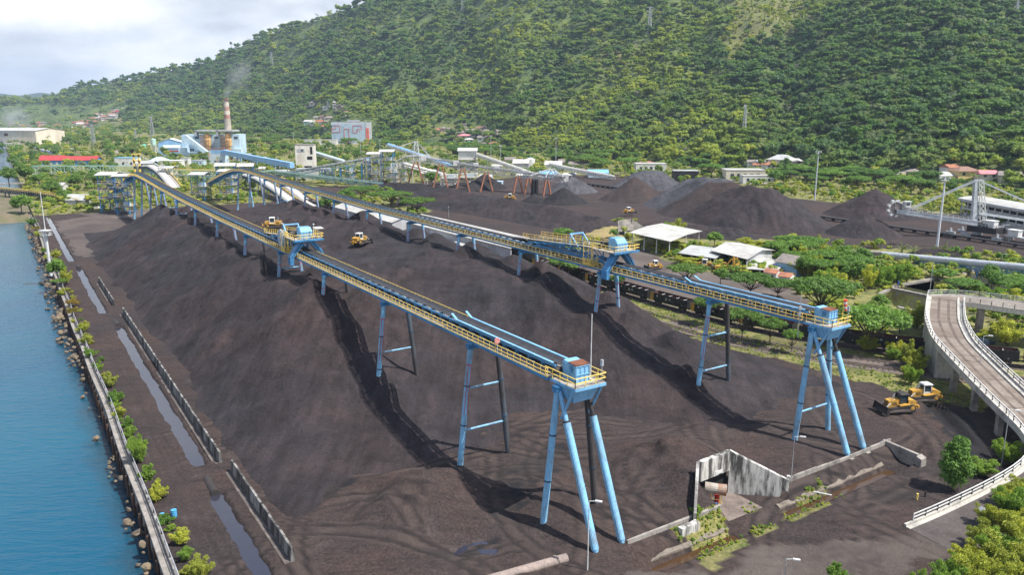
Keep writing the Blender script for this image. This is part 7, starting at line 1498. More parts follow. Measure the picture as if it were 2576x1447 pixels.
# ------------------------------------------------------------------ industry and houses in the background
def dist_of(x, y): return y*CPI+CAMH*SPI
def frame_at(u0, u1, vb, z=0.):
    x, y = P((u0+u1)/2, vb, z); w = (u1-u0)*dist_of(x, y)/FPX; return x, y, w
def win(root, c, rz, w, h, mat=None, name='window', th=.15):
    mb = MB(); mb.box(c, (w, th, h), rz); return mb.build(name, mat or GLASS, root)
def block(name, label, cat, u0, u1, vb, vt, dep, wall, roof, rz=0., z=0., wins=(), group=None, rooftype='flat', rh=1.5, over=.5, hz=None, base=-.5):
    """building set by its near foot (u0..u1 at vb) and top vt; rz turns it"""
    if hz: x, y, z = hz; w = (u1-u0)*dist_of(x, y)/FPX
    else: x, y, w = frame_at(u0, u1, vb, z)
    H = Zat((u0+u1)/2, vt, y)-z; q, s_ = math.cos(rz), math.sin(rz); W_ = w/(abs(q)+abs(s_)*dep/max(w, 1)*.0+1e-6) if rz == 0 else w
    X = Vector((q, s_, 0)); Y = Vector((-s_, q, 0)); O = Vector((x, y, z))+Y*0; root = thing(name, label, cat, O[:], 0, group); U = Vector((0, 0, 1))
    a, b_ = O-X*W_/2, O+X*W_/2; c, d = b_+Y*dep, a+Y*dep; Hw = H-(rh if rooftype != 'flat' else 0)
    mb = MB(); mb.hexa([p+U*base for p in (a, b_, c, d)], [p+U*Hw for p in (a, b_, c, d)])
    if rooftype == 'gable': mb.prism([b_+U*Hw, c+U*Hw, (b_+c)/2+U*H], -X*W_)
    if rooftype == 'gablex': mb.prism([a+U*Hw, b_+U*Hw, (a+b_)/2+U*H], Y*dep)
    mb.build('wall', wall, root); r = MB()
    if rooftype == 'flat': r.hexa([p+U*(Hw) for p in (a-X*.2-Y*.2, b_+X*.2-Y*.2, c+X*.2+Y*.2, d-X*.2+Y*.2)], [p+U*(Hw+.5) for p in (a-X*.2-Y*.2, b_+X*.2-Y*.2, c+X*.2+Y*.2, d-X*.2+Y*.2)])
    else:
        if rooftype == 'gable': E0, E1, R0, R1 = (a, b_), (d, c), (a+d)/2, (b_+c)/2; ox, oy, hd = X, Y, dep/2
        elif rooftype == 'gablex': E0, E1, R0, R1 = (a, d), (b_, c), (a+b_)/2, (c+d)/2; ox, oy, hd = Y, X, W_/2
        else: E0, E1, R0, R1 = (a, b_), (d, c), (a+d)/2+X*min(dep, W_)*.4, (b_+c)/2-X*min(dep, W_)*.4; ox, oy, hd = X, Y, dep/2
        t_ = U*.22; sl = rh/hd*over
        for (e0, e1), sg in ((E0, -1), (E1, 1)):
            p0 = e0-ox*over+oy*sg*over+U*(Hw-sl); p1 = e1+ox*over+oy*sg*over+U*(Hw-sl); k = [p0, p1, R1+(ox*over if rooftype != 'hip' else ox*0)+U*H, R0-(ox*over if rooftype != 'hip' else ox*0)+U*H]; r.hexa(k, [p+t_ for p in k])
        if rooftype == 'hip':
            for s0, s1, rr, sg in ((a, d, R0, -1), (b_, c, R1, 1)): r.prism([s0+X*sg*over-Y*over+U*(Hw-sl), s1+X*sg*over+Y*over+U*(Hw-sl), rr+U*H], .2)
    r.build('roof', roof, root)
    for (f0, f1, h0, h1, mt) in wins:
        p = a.lerp(b_, (f0+f1)/2)-Y*.06+U*(Hw*h0); win(root, p[:], rz, W_*(f1-f0), Hw*(h1-h0), mt)
    return root
def row(n, f0, f1, h0, h1, fill=.6, mt=None):
    w = (f1-f0)/n; return [(f0+w*(i+.5-fill/2), f0+w*(i+.5+fill/2), h0, h1, mt) for i in range(n)]
CREAM = paint('cream_sheet', (.68, .62, .52), (.52, .46, .38), .6, .08, streak=.4)
block('cream_warehouse', 'large cream warehouse with pale grey roof at the left edge', 'warehouse', -90, 110, 362, 322, 60, CREAM, ROOFW, R(-14), rooftype='gable', rh=4., over=1., wins=[(.52, .58, .6, .8, RUST)]+row(6, .1, .5, .05, .2, .5))
block('low_office', 'small low white office before the cream warehouse', 'office', 6, 40, 372, 362, 10, WALLW, ROOFW, R(-10), wins=row(4, .1, .9, .3, .7))
b_ = block('red_roof_building', 'blue building with long red roof beyond the green truss bridge', 'building', 104, 240, 417, 394, 14, paint('vivid_blue_wall', (.10, .30, .60), (.08, .24, .46)), REDROOF, R(4), rooftype='gable', rh=3.2, over=.9, wins=row(9, .05, .95, .2, .65, .4, WALLW))
x, y, w = frame_at(104, 160, 412); mb = MB(); zt = Zat(130, 391, y); mb.box((x, y+3, zt-4.5), (w, 9, 1.6), R(4)); mb.build('upper_wall', paint('vivid_blue_wall', (.1, .3, .6)), b_); mb = MB(); mb.prism([(x-w/2-1, y-2.2, zt-2.8), (x-w/2-1, y+8.2, zt-2.8), (x-w/2-1, y+3, zt)], (w+2, .6, 0)); mb.build('upper_roof', REDROOF, b_)
block('white_building', 'white two storey building with blue roof edge behind the first tower', 'building', 290, 343, 419, 398, 12, WALLW, paint('roof_edge_blue', (.2, .42, .62)), R(3), wins=row(2, .2, .95, .25, .5, .25)+[(.42, .46, .45, .55, None), (.56, .6, .45, .55, None)])
block('hip_roof_hall', 'low hall with pale blue hipped roof left of the power plant', 'hall', 366, 424, 418, 397, 22, WALLW, paint('roof_pale_blue', (.46, .66, .84), (.4, .55, .7)), R(10), rooftype='hip', rh=4.5); block('white_shed', 'plain white block beside the pale blue hipped hall', 'building', 400, 452, 420, 405, 14, WALLW, WALLW, R(3)); block('grey_roof_house', 'grey roofed bungalow among trees left of the power plant', 'house', 250, 292, 388, 379, 14, CREAM, TILEG, R(15), rooftype='gable', rh=3.5); block('tiny_white_house', 'tiny white house among the trees below the cream warehouse', 'house', 168, 184, 374, 368, 8, WALLW, ROOFW)
BLH = paint('plant_blue_wall', (.26, .46, .72), (.2, .36, .55), .6, .1)
block('blue_hall', 'pale blue hall with white roof left of the power plant', 'hall', 402, 456, 388, 349, 24, BLH, paint('roof_blue_white', (.62, .72, .80), (.5, .6, .7)), R(12), rooftype='gablex', rh=4., wins=row(4, .1, .9, .1, .35)); block('low_blue_hall', 'lower blue annex with red stripe beside the pale blue hall', 'hall', 412, 452, 392, 366, 10, BLH, paint('roof_blue_white', (.62, .72, .8)), R(6), rooftype='gable', rh=2.5, wins=[(.1, .95, .5, .7, REDROOF)])
def tank(u, vb, vt, wpx, mat, label, legs=0, dome=True, group='storage tanks'):
    x, y = P(u, vb); r = wpx*dist_of(x, y)/FPX/2; zt = Zat(u, vt, y); root = thing('storage_tank', label, 'tank', (x, y, 0), 0, group); z0 = zt*.62 if legs else -.3; mb = MB(); mb.tube((x, y, z0), (x, y, zt-r*.35), r, n=20); mb.tube((x, y, zt-r*.35), (x, y, zt), r*1.02, r*.12, 20); mb.build('tank', mat, root)
    if legs: mb = lattice(MB(), (x, y, -.3), (x, y, z0), r*2.2, r*1.6, 4, .5); mb.build('tower', STEELW, root)
tank(389.5, 392, 348, 12, MINT, 'pale green water tank on a lattice tower', 1); tank(364, 376, 362, 16, paint('tank_green', (.12, .42, .32), (.2, .5, .4)), 'green round tank beside the pale tank'); tank(377, 376, 362, 11, WALLC, 'cream round tank beside the green tank'); tank(1334, 420, 396, 24, STEELW, 'white conical roofed silo behind the pale conveyors'); tank(1272, 434, 420, 14, STEELW, 'small white drum tank below the stacker conveyor') if False else None
# --- power plant
root = thing('power_plant', 'pale blue clad power plant with two tan boilers', 'power plant', (*P(520, 402), 0)); x0, y0 = P(525, 402); k = dist_of(x0, y0)/FPX
def pbox(parent, name, u0, u1, v0, v1, dy, dep, mat, rz=0):      # block of the plant, dy metres behind its front
    y = y0+dy; s_ = (y/y0); xa = Xat(u0, 402, y0)*1.; a_ = ray(u0, 380); b__ = ray(u1, 380); xa = a_[0]/a_[1]*y; xb = b__[0]/b__[1]*y; za = Zat(525, v1, y); zb_ = Zat(525, v0, y); mb = MB(); mb.hexa([(xa, y, max(za, -.5)), (xb, y, max(za, -.5)), (xb, y+dep, max(za, -.5)), (xa, y+dep, max(za, -.5))], [(xa, y, zb_), (xb, y, zb_), (xb, y+dep, zb_), (xa, y+dep, zb_)]); return mb.build(name, mat, parent)
pbox(root, 'boiler_house', 459, 515, 339, 402, 10, 26, PBLUE); pbox(root, 'boiler_house', 520, 556, 339, 402, 14, 22, PBLUE); pbox(root, 'boiler_house', 575, 604, 338, 402, 10, 22, PBLUE); pbox(root, 'side_hall', 449, 470, 371, 404, 0, 12, PBLUE); pbox(root, 'side_hall', 470, 498, 383, 402, -2, 10, PBLUE); pbox(root, 'low_hall', 585, 606, 374, 402, 4, 10, PBLUE)
for u in (507, 561): pbox(root, 'canopy_roof', u-14, u+28, 327, 331, 4, 22, ROOFG); pbox(root, 'canopy_side', u-14, u-9, 329, 342, 4, 6, GALV)
TAN = paint('boiler_tan', (.60, .38, .15), (.42, .24, .10), .6, .4)
for u in (519, 571):
    y = y0+3; a_ = ray(u, 370); xx = a_[0]/a_[1]*y; r = 8*k; mb = MB(); prof_ = [(402, .62), (388, .62), (372, .75), (366, 1.05), (352, 1.1), (349, .95), (340, .95), (336, .6)]
    for (va, ra), (vb_, rb_) in zip(prof_[:-1], prof_[1:]): mb.tube((xx, y+5, Zat(u, va, y)), (xx, y+5, Zat(u, vb_, y)), r*ra, r*rb_, 14)
    bo = mb.build('boiler', TAN, root); mb = MB()
    for va in (346, 356, 364, 372, 382, 392): rail(mb, [(xx-r*1.25, y-4, Zat(u, va, y)), (xx+r*1.25, y-4, Zat(u, va, y))], 1.3, 2, .16); mb.bar((xx-r*1.3, y-4, Zat(u, va, y)), (xx+r*1.3, y-4, Zat(u, va, y)), .5, .4)
    for dx in (-1.25, -.6, .6, 1.25): mb.bar((xx+dx*r, y-4, 0), (xx+dx*r, y-4, Zat(u, 338, y)), .4)
    mb.build('boiler_gallery', paint('rusty_steel', (.26, .14, .09), (.4, .24, .12)), bo)
for u, v in ((492, 346), (541, 346), (590, 346), (480, 377), (472, 393)):
    for j in range(3): a_ = ray(u+j*3.4, v); y = y0+(9.9 if u < 500 and v < 360 else 13.9 if u < 560 and v < 360 else 9.9 if v < 360 else -.1); mb = MB(); mb.box((a_[0]/a_[1]*y, y-.1, Zat(525, v+3, y)), (2.6*k, .2, 6*k)); mb.build('window', GLASS, root)
root2 = thing('inclined_gallery', 'pale blue inclined coal gallery climbing the front of the power plant', 'conveyor gallery', (*P(515, 402), 0)); y = y0-4; pts = [(466, 343), (538, 398)]; q = [Vector((ray(u, v)[0]/ray(u, v)[1]*y, y, Zat(u, v, y))) for u, v in pts]; mb = MB(); mb.bar(q[0], q[1], 5.2, 4.2); mb.build('gallery', PBLUE, root2)
for u0, u1, vb, vt, dp, wl_, l in ((456, 474, 414, 398, 8, WALLW, 'white block at the left foot of the power plant'), (482, 512, 415, 404, 8, PBLUE, 'low pale blue block before the boilers of the power plant'), (596, 626, 408, 388, 10, PBLUE, 'pale blue filter house right of the chimney'), (586, 602, 414, 398, 8, WALLC, 'cream ash store at the chimney foot'), (425, 448, 404, 392, 10, WALLW, 'small white pump house left of the power plant'), (634, 668, 408, 397, 10, WALLC, 'long cream store right of the power plant'), (690, 728, 424, 412, 10, WALLW, 'low white store behind the blue inclined gallery')): block('plant_building', l, 'building', u0, u1, vb, vt, dp, wl_, ROOFG, 0, wins=row(3, .1, .9, .35, .65, .5))
block('transfer_house', 'pale blue transfer house with rusty streaks before the boilers', 'building', 526, 566, 411, 376, 12, paint('rusty_pale_blue', (.46, .60, .72), (.50, .38, .28), .6, .25, .5, .7, streak=.3), RUST, 0, wins=[(.35, .48, .1, .2, None), (.7, .82, .1, .2, None), (.2, .95, .72, .95, BLH)])
# chimney with faded bands and smoke
x, y = P(580, 400); zt = Zat(574, 247, y); CHI = paint('chimney_concrete', (.46, .41, .35), (.36, .32, .28), .85, .06); CHW = paint('chimney_white', (.60, .53, .45), (.48, .42, .36), .8, .1); CHR = paint('chimney_red', (.34, .19, .155), (.42, .29, .24), .8, .1); root = thing('chimney', 'tall concrete chimney with faded red and cream bands', 'chimney', (x, y, 0)); fr_ = [(0, CHI), (.17, CHI), (.4, CHI), (.665, CHR), (.735, CHW), (.80, CHR), (.87, CHW), (.955, CHR), (1., None)]
mb = MB(); rr = lambda f: (4.3*(1-f)+2.7*f) if f > .17 else 4.8
for (f0, m0), (f1, _) in zip(fr_[:-1], fr_[1:]): mb.tube((x, y, zt*f0), (x, y, zt*f1), rr(f0+1e-3), rr(f1), 24, [CHI, CHW, CHR].index(m0), cap=False)
mb.tube((x, y, zt*.985), (x, y, zt), 2.95, n=24, mi=2); mb.tube((x, y, zt), (x, y, zt+.1), 2.3, n=16, mi=3); mb.build('shaft', [CHI, CHW, CHR, BLACK], root); mb = MB(); mb.tube((x, y, zt*.165), (x, y, zt*.18), 5.2, n=24); mb.build('collar', CHI, root)
def smoke(name, label, pts, dens, seed):
    m = bpy.data.materials.new(name); m.use_nodes = True; t = m.node_tree; t.nodes.clear(); o = t.nodes.new('ShaderNodeOutputMaterial'); v = N(t, 'ShaderNodeVolumePrincipled'); v.inputs['Color'].default_value = (.85, .88, .93, 1)
    g = N(t, 'ShaderNodeTexCoord').outputs['Object']; f = noise(t, 1.6, g, 5, .6); r = ramp(t, f, [(.36, (0, 0, 0)), (.66, (1, 1, 1))]); ln = N(t, 'ShaderNodeVectorMath', operation='LENGTH'); t.links.new(g, ln.inputs[0]); r = mixc(t, 1., r, ramp(t, ln.outputs['Value'], [(.1, (1, 1, 1)), (.9, (0, 0, 0))]), 'MULTIPLY'); mm = N(t, 'ShaderNodeMath', operation='MULTIPLY'); t.links.new(r, mm.inputs[0]); mm.inputs[1].default_value = dens; t.links.new(mm.outputs[0], v.inputs['Density']); t.links.new(v.outputs[0], o.inputs['Volume'])
    o = link(bpy.data.objects.new(name, npmesh(name, ICO2[0], ICO2[1], [m]))); (px, py, pz, r, a_) = pts; o.location = (px, py, pz); o.scale = (r, r, r*a_); o.rotation_euler = (0, .5 if a_ > 1.2 else 0, 0); tag(o, label, 'smoke', kind='stuff'); return o
smoke('chimney_smoke', 'thin grey smoke drifting from the chimney top', (x+2.5, y, zt+6, 6, 1.5), .10, 1)
smoke('chimney_smoke', 'thin grey smoke plume above the chimney', (x+15, y+4, zt+25, 17, 1.5), .035, 2); hx, hy = P(25, 318)
smoke('shore_smoke', 'pale bluish smoke cloud over the village at the left edge', (Xat(34, 292, 2300), 2300, Zat(34, 296, 2300), 60, .7), .02, 3)
# --- linear conveyors and galleries
def gallery(name, label, pts, w, h, mats, legs=(), cover=None, truss=False, legmat=None, legw=.45, cat='conveyor', group=None, railing=None, solid=False):
    """pts: (u, v, u_foot, v_foot): a deck point in the photo over its foot on the ground"""
    Q = []
    for (u, v, uf, vf) in pts: fx, fy = P(uf, vf); Q.append(Vector((Xat(u, v, fy), fy, Zat(u, v, fy))))
    root = thing(name, label, cat, (Q[0].x, Q[0].y, 0), 0, group); U = Vector((0, 0, 1)); mb = MB(); tr = MB(); rl = MB(); cv = MB()
    for a, b_ in zip(Q[:-1], Q[1:]):
        d = (b_-a); n = d.cross(U).normalized(); L_ = d.length; k = max(1, int(L_/(h*1.15)))
        if solid: mb.bar(a, b_, w, h)
        else:
            for sg in (-1, 1):
                for z in (-h/2, h/2): mb.bar(a+n*sg*w/2+U*z, b_+n*sg*w/2+U*z, .3, .35)
                for i in range(k):
                    p = a.lerp(b_, i/k)+n*sg*w/2; q = a.lerp(b_, (i+1)/k)+n*sg*w/2; mb.bar(p-U*h/2, p+U*h/2, .22)
                    if i % 2: mb.bar(p-U*h/2, q+U*h/2, .22)
                    else: mb.bar(p+U*h/2, q-U*h/2, .22)
            tr.sheet([tuple(a-n*w*.45+U*(h*.5-.25 if not truss else -h*.35)), tuple(b_-n*w*.45+U*(h*.5-.25 if not truss else -h*.35))], [tuple(a+n*w*.45+U*(h*.5-.25 if not truss else -h*.35)), tuple(b_+n*w*.45+U*(h*.5-.25 if not truss else -h*.35))], .2)
        if railing:
            for sg in (-1, 1): rail(rl, [tuple(a+n*sg*w*.62+U*h*.4), tuple(b_+n*sg*w*.62+U*h*.4)], 1.2, 2.4, .09)
        if cover:
            for i in range(max(1, int(L_/5))):
                kk = max(1, int(L_/5)); p = a.lerp(b_, i/kk); q = a.lerp(b_, (i+.93)/kk); sec = [(-1, 0), (-.85, .6), (-.4, 1.), (.4, 1.), (.85, .6), (1, 0)]; cv.add([tuple(p+n*w*.42*s_+U*(h*.5+1.3*z_)) for s_, z_ in sec]+[tuple(q+n*w*.42*s_+U*(h*.5+1.3*z_)) for s_, z_ in sec], [(j, j+1, 7+j, 6+j) for j in range(5)]+[(0, 1, 2, 3, 4, 5), (11, 10, 9, 8, 7, 6)])
    mb.build('gallery' if solid else 'truss', mats[0], root)
    if tr.v: tr.build('belt', mats[1], root)
    if rl.v: rl.build('railing', railing, root)
    if cover: cv.build('cover', cover, root)
    for (i, f_, sp, zf) in legs:
        p = Q[i].lerp(Q[i+1], f_); d = (Q[i+1]-Q[i]); n = d.cross(U).normalized()
        for sg in (-1, 1): mb = MB(); mb.bar(p+n*sg*w*.35-U*h/2, Vector((p.x, p.y, zf))+n*sg*(w*.35+sp), legw); mb.build('leg', legmat or mats[0], root)
    return root
gallery('truss_bridge', 'long pale green truss conveyor bridge at the left, before the red roofed building', [(84, 427, 84, 452), (330, 427, 330, 452)], 4.5, 6., [MINT, WALKM], [(0, .25, .5, 0), (0, .6, .5, 0), (0, .95, .5, 0)], truss=True); gallery('truss_bridge', 'pale green truss conveyor bridge between the two conveyor tails', [(395, 433, 395, 462), (556, 437, 556, 464)], 4., 4., [MINT, WALKM], [(0, .1, .5, 0), (0, .5, .5, 0), (0, .95, .5, 0)], truss=True, railing=YEL)
gallery('blue_gallery', 'long blue inclined conveyor gallery running from the power plant to the white tower', [(547, 379, 547, 408), (640, 398, 640, 424), (735, 416, 735, 436)], 4., 4.6, [paint('gallery_blue', (.24, .44, .72), (.2, .36, .56), .5, .2)], [(0, .6, .4, 0), (1, .0, .4, 0), (1, .5, .4, 0)], solid=True, legw=1.4)
gallery('grey_conveyor', 'long grey inclined truss conveyor climbing to the blue transfer tower', [(690, 446, 690, 452), (820, 422, 826, 462), (965, 396, 965, 462)], 3.6, 2.6, [paint('truss_grey_blue', (.36, .46, .56), (.3, .36, .42)), BELT], [(0, .95, .3, 0), (1, .25, .3, 0), (1, .62, .3, 0)], railing=STEELW, legmat=BLUE, legw=.8)
gallery('white_conveyor', 'white conveyor with round covers descending from the white tower', [(790, 385, 790, 425), (866, 408, 866, 430)], 3., 1.6, [STEELW, BELT], [(0, .5, .2, 0)], cover=paint('cover_pale_blue', (.55, .66, .78), (.5, .58, .66)))
gallery('green_walkway_conveyor', 'low pale green conveyor running past the white tower foot', [(600, 442, 600, 452), (690, 434, 690, 452), (840, 452, 840, 470), (960, 466, 960, 476)], 3., 2., [MINT, BELT], [(0, .5, .2, 0), (1, .4, .2, 0), (2, .4, .2, 0)], railing=MINT)
# blue transfer tower group
def steel_tower(name, label, u0, u1, vb, levels, roofv, mat, deckm=None, dep=8, roof=True, clad=None, group='steel transfer towers', rz=0, roofmat=None, railm=None, legs=2):
    x, y, w = frame_at(u0, u1, vb); root = thing(name, label, 'transfer tower', (x, y, 0), 0, group); zt = Zat((u0+u1)/2, roofv, y); mb = MB(); q, s_ = math.cos(rz), math.sin(rz); X = Vector((q, s_, 0)); Y = Vector((-s_, q, 0)); O = Vector((x, y, 0)); U = Vector((0, 0, 1)); c = [O-X*w/2, O+X*w/2, O+X*w/2+Y*dep, O-X*w/2+Y*dep]; zs_ = [0]+[Zat((u0+u1)/2, v, y) for v in levels]+[zt]; b__ = max(.3, w*.05)
    for p in c: mb.bar(p-U*.4, p+U*zt, b__)
    for z0, z1 in zip(zs_[:-1], zs_[1:]):
        for i in range(4):
            mb.bar(c[i]+U*z1, c[(i+1) % 4]+U*z1, b__*.8)
            if z1-z0 > 2: mb.bar(c[i]+U*z0, (c[i]+c[(i+1) % 4])/2+U*z1, b__*.5); mb.bar(c[(i+1) % 4]+U*z0, (c[i]+c[(i+1) % 4])/2+U*z1, b__*.5)
    mb.build('frame', mat, root)
    for z in zs_[1:-1]:
        mb = MB(); e = [p+v_ for p, v_ in zip(c, (-X-Y, X-Y, X+Y, -X+Y))]; mb.prism([p+U*z for p in e], .2); mb.build('deck', deckm or WALKM, root); mb = MB(); rail(mb, [tuple(p+U*(z+.2)) for p in e+[e[0]]], 1.1, 2.8, .035, 0); mb.build('railing', railm or YEL, root)
        mb = MB(); mb.box((O+Y*dep*.5+X*w*.1+U*(z+.2))[:], (w*.45, dep*.4, 1.8), rz); mb.build('machine', PBLUE, root)
    if roof:
        mb = MB(); o = 1.2; hgt_ = w*.16; e0 = [c[0]-X*o-Y*o+U*zt, c[1]+X*o-Y*o+U*zt]; e1 = [c[3]-X*o+Y*o+U*zt, c[2]+X*o+Y*o+U*zt]; r0 = (e0[0]+e1[0])/2+U*hgt_; r1 = (e0[1]+e1[1])/2+U*hgt_
        for k in ([e0[0], e0[1], r1, r0], [r0, r1, e1[1], e1[0]]): mb.hexa(k, [p+U*.2 for p in k])
        mb.build('roof', roofmat or ROOFW, root)
    if clad: z0 = zs_[clad]; mb = MB(); mb.hexa([p+U*z0 for p in c], [p+U*zt for p in c]); mb.build('cladding', ROOFG if False else paint('clad_white', (.66, .67, .67), (.5, .5, .5), .6, .2), root)
    return root
steel_tower('transfer_tower', 'tall blue transfer tower with pale roof where the grey conveyor ends', 960, 990, 468, (448, 428, 404), 382, BLUE, dep=10); steel_tower('lattice_tower', 'narrow blue and yellow lattice tower left of the tall blue transfer tower', 918, 932, 465, (452, 440, 428, 416, 405), 398, BLUE, roof=False, dep=4); steel_tower('lattice_tower', 'narrow white lattice tower beneath the end of the arched stacker conveyor', 985, 1000, 476, (462, 448, 434), 412, STEELW, roof=False, dep=5); steel_tower('small_tower', 'low roofed platform left of the tall blue transfer tower', 928, 958, 462, (440, 412), 388, GALV, dep=8); steel_tower('white_tower', 'white clad transfer tower with yellow stairs right of the stacker boom', 1155, 1198, 440, (428, 415, 402), 380, STEELW, dep=14, clad=3)
steel_tower('first_tail_tower', 'blue transfer tower with pale roofs at the tail of the conveyor nearest the sea', 256, 292, 536, (500, 478, 462), 441, BLUE, dep=12, rz=R(6), roofmat=ROOFW); steel_tower('first_tail_tower', 'smaller blue tower with yellow ladder under the first conveyor hump', 297, 326, 540, (520, 494, 470), 444, BLUE, dep=9, rz=R(6)); steel_tower('second_tail_tower', 'blue open tower with pale roof in front of the second conveyor tail', 484, 516, 506, (486, 470), 440, BLUE, dep=9, rz=R(-3)); steel_tower('second_tail_tower', 'blue tower with pale roof under the second conveyor hump', 556, 586, 506, (486, 466, 448), 432, BLUE, dep=10); steel_tower('roof_shelter', 'pale roofed blue tower behind the second conveyor hump, left of two', 548, 590, 470, (450, 436), 418, BLUE, dep=10, rz=R(12)); steel_tower('roof_shelter', 'pale roofed blue tower behind the second conveyor hump, right of two', 594, 636, 466, (448, 434), 419, BLUE, dep=10, rz=R(12)); steel_tower('roof_shelter', 'white framed open tower right of the white curved belt', 404, 434, 474, (455, 440), 424, STEELW, dep=9, roofmat=ROOFG); steel_tower('roof_shelter', 'pale roofed tower at the head of the white curved belt', 345, 385, 452, (438, 424), 412, BLUE, dep=10, roofmat=ROOFG)
for nm, l, u0, u1, vb, lv, rv, mt, rf, dp, clad in (('stair_tower', 'white platform with yellow stairs below the stacker, left of two', 1112, 1150, 472, (460, 449), 440, STEELW, False, 8, None), ('stair_tower', 'white platform with yellow stairs below the stacker, right of two', 1156, 1200, 468, (458, 447), 438, STEELW, False, 8, None), ('lattice_tower', 'white lattice frame between the blue transfer tower and the arched stacker', 1006, 1022, 470, (456, 440, 424), 412, STEELW, False, 5, None), ('lattice_tower', 'grey lattice frame right of the blue and yellow lattice tower', 936, 950, 468, (454, 438), 420, GALV, False, 6, None), ('small_tower', 'white roofed bay beside the arched stacker end', 1060, 1090, 458, (446,), 436, STEELW, True, 8, None), ('small_tower', 'white clad box tower beneath the pale falling conveyor', 1240, 1262, 446, (430,), 418, STEELW, True, 8, 1), ('small_tower', 'open blue frame under the grey inclined conveyor, left of two', 820, 838, 462, (450, 438), 428, BLUE, False, 6, None), ('small_tower', 'open blue frame under the grey inclined conveyor, right of two', 872, 890, 464, (448, 432), 418, BLUE, False, 6, None)): steel_tower(nm, l, u0, u1, vb, lv, rv, mt, dep=dp, roof=rf, clad=clad, group='process steelwork behind the coal')
for u0, u1, vb, vt, w_, rf_, l in ((642, 668, 430, 420, WALLW, ROOFW, 'small white shed below the blue gallery, left of two'), (690, 724, 438, 428, WALLC, ROOFG, 'small cream shed below the blue gallery, right of two'), (848, 880, 436, 424, WALLW, ROOFW, 'small white shed behind the grey inclined conveyor, left of two'), (884, 912, 440, 430, SHEETG, ROOFG, 'small grey shed behind the grey inclined conveyor, right of two'), (1206, 1236, 452, 440, WALLW, ROOFW, 'white store right of the white clad tower'), (1300, 1336, 446, 436, PBLUE, ROOFW, 'pale blue store behind the stacker head'), (1420, 1450, 446, 436, WALLW, ROOFW, 'white store right of the stacker head'), (1090, 1112, 438, 428, WALLW, ROOFG, 'small white hut left of the white clad tower')): block('plant_shed', l, 'shed', u0, u1, vb, vt, 9, w_, rf_, R(trng.uniform(-8, 8)), rooftype='gable', rh=1.6, wins=row(3, .1, .9, .25, .7, .5))
# white curved covered belts passing below the long conveyors
def arc_gallery(label, pts, w, cov):
    Q = [Vector((Xat(u, v, P(uf, vf)[1]), P(uf, vf)[1], Zat(u, v, P(uf, vf)[1]))) for u, v, uf, vf in pts]; X = resample([tuple(q) for q in Q], 3., 6); root = thing('curved_conveyor', label, 'conveyor', (X[0][0], X[0][1], 0), 0, 'white covered curved conveyors'); t_ = np.gradient(X, axis=0); t_[:, 2] = 0; t_ /= np.linalg.norm(t_, axis=1, keepdims=True); n_ = np.stack([t_[:, 1], -t_[:, 0], 0*t_[:, 0]], 1); L = lambda o, dz: [tuple(p) for p in X+n_*o+np.array([0, 0, dz])]
    mb = MB(); [mb.sheet(L(a*w, h0), L(b_*w, h1), .08) for a, h0, b_, h1 in ((-.5, 0, -.34, .8), (-.34, .8, .34, .8), (.34, .8, .5, 0))]; mb.build('cover', cov, root)
    mb = MB()
    for o in (-.55, .55): mb.sheet(L(o*w-.15, -.2), L(o*w+.15, -.2), 1.7)
    mb.build('frame', DBLUE, root); mb = MB(); mb.sheet(L(-.95*w, -.5), L(-.55*w, -.5), .1); mb.build('walkway', WALKM, root); mb = MB(); rail(mb, L(-.95*w, -.45)[::1], 1.2, 3., .09); mb.build('railing', YEL, root)
    for i in range(3, len(X)-4, 9):
        for sg in (-1, 1): mb = MB(); p = X[i]+n_[i]*sg*w*.4; mb.bar((p[0], p[1], p[2]-1), (p[0]+n_[i][0]*sg, p[1]+n_[i][1]*sg, -.4), .4); mb.build('leg', LEGM, root)
COVW = paint('cover_white', (.52, .505, .475), (.42, .40, .37), .6, .3)
arc_gallery('white covered belt arching behind the first conveyor', [(364, 418, 364, 456), (380, 417, 380, 462), (400, 429, 400, 470), (418, 447, 418, 480), (440, 475, 440, 490)], 5.2, COVW)
arc_gallery('white covered belt descending under the second conveyor, left of two', [(618, 440, 618, 474), (650, 449, 650, 482), (690, 474, 690, 500), (742, 514, 742, 520)], 4.8, COVW); arc_gallery('white covered belt descending under the second conveyor, right of two', [(690, 448, 690, 478), (716, 464, 716, 488), (756, 494, 756, 508), (792, 522, 792, 526)], 4.8, COVW)
# white sheet clad tower
root = block('sheet_clad_tower', 'tall white weathered sheet clad tower with broken windows', 'tower', 746, 792, 432, 365, 16, paint('weathered_sheet', (.68, .65, .60), (.50, .43, .36), .7, .16, .45, .72, streak=.3), TILEG, R(8), wins=[(.1, .5, .74, .86, GALV), (.3, .42, .75, .86, BLACK), (.8, .92, .66, .94, BLACK), (.62, .9, .46, .58, BLACK), (.1, .35, .14, .22, GALV), (.45, .85, .10, .22, BLACK), (.05, .3, .02, .06, BLACK)]); block('low_wing', 'low white wing at the foot of the sheet clad tower', 'building', 746, 828, 452, 426, 10, WALLW, ROOFG, R(3), wins=[(.6, .95, .02, .25, BLACK)])
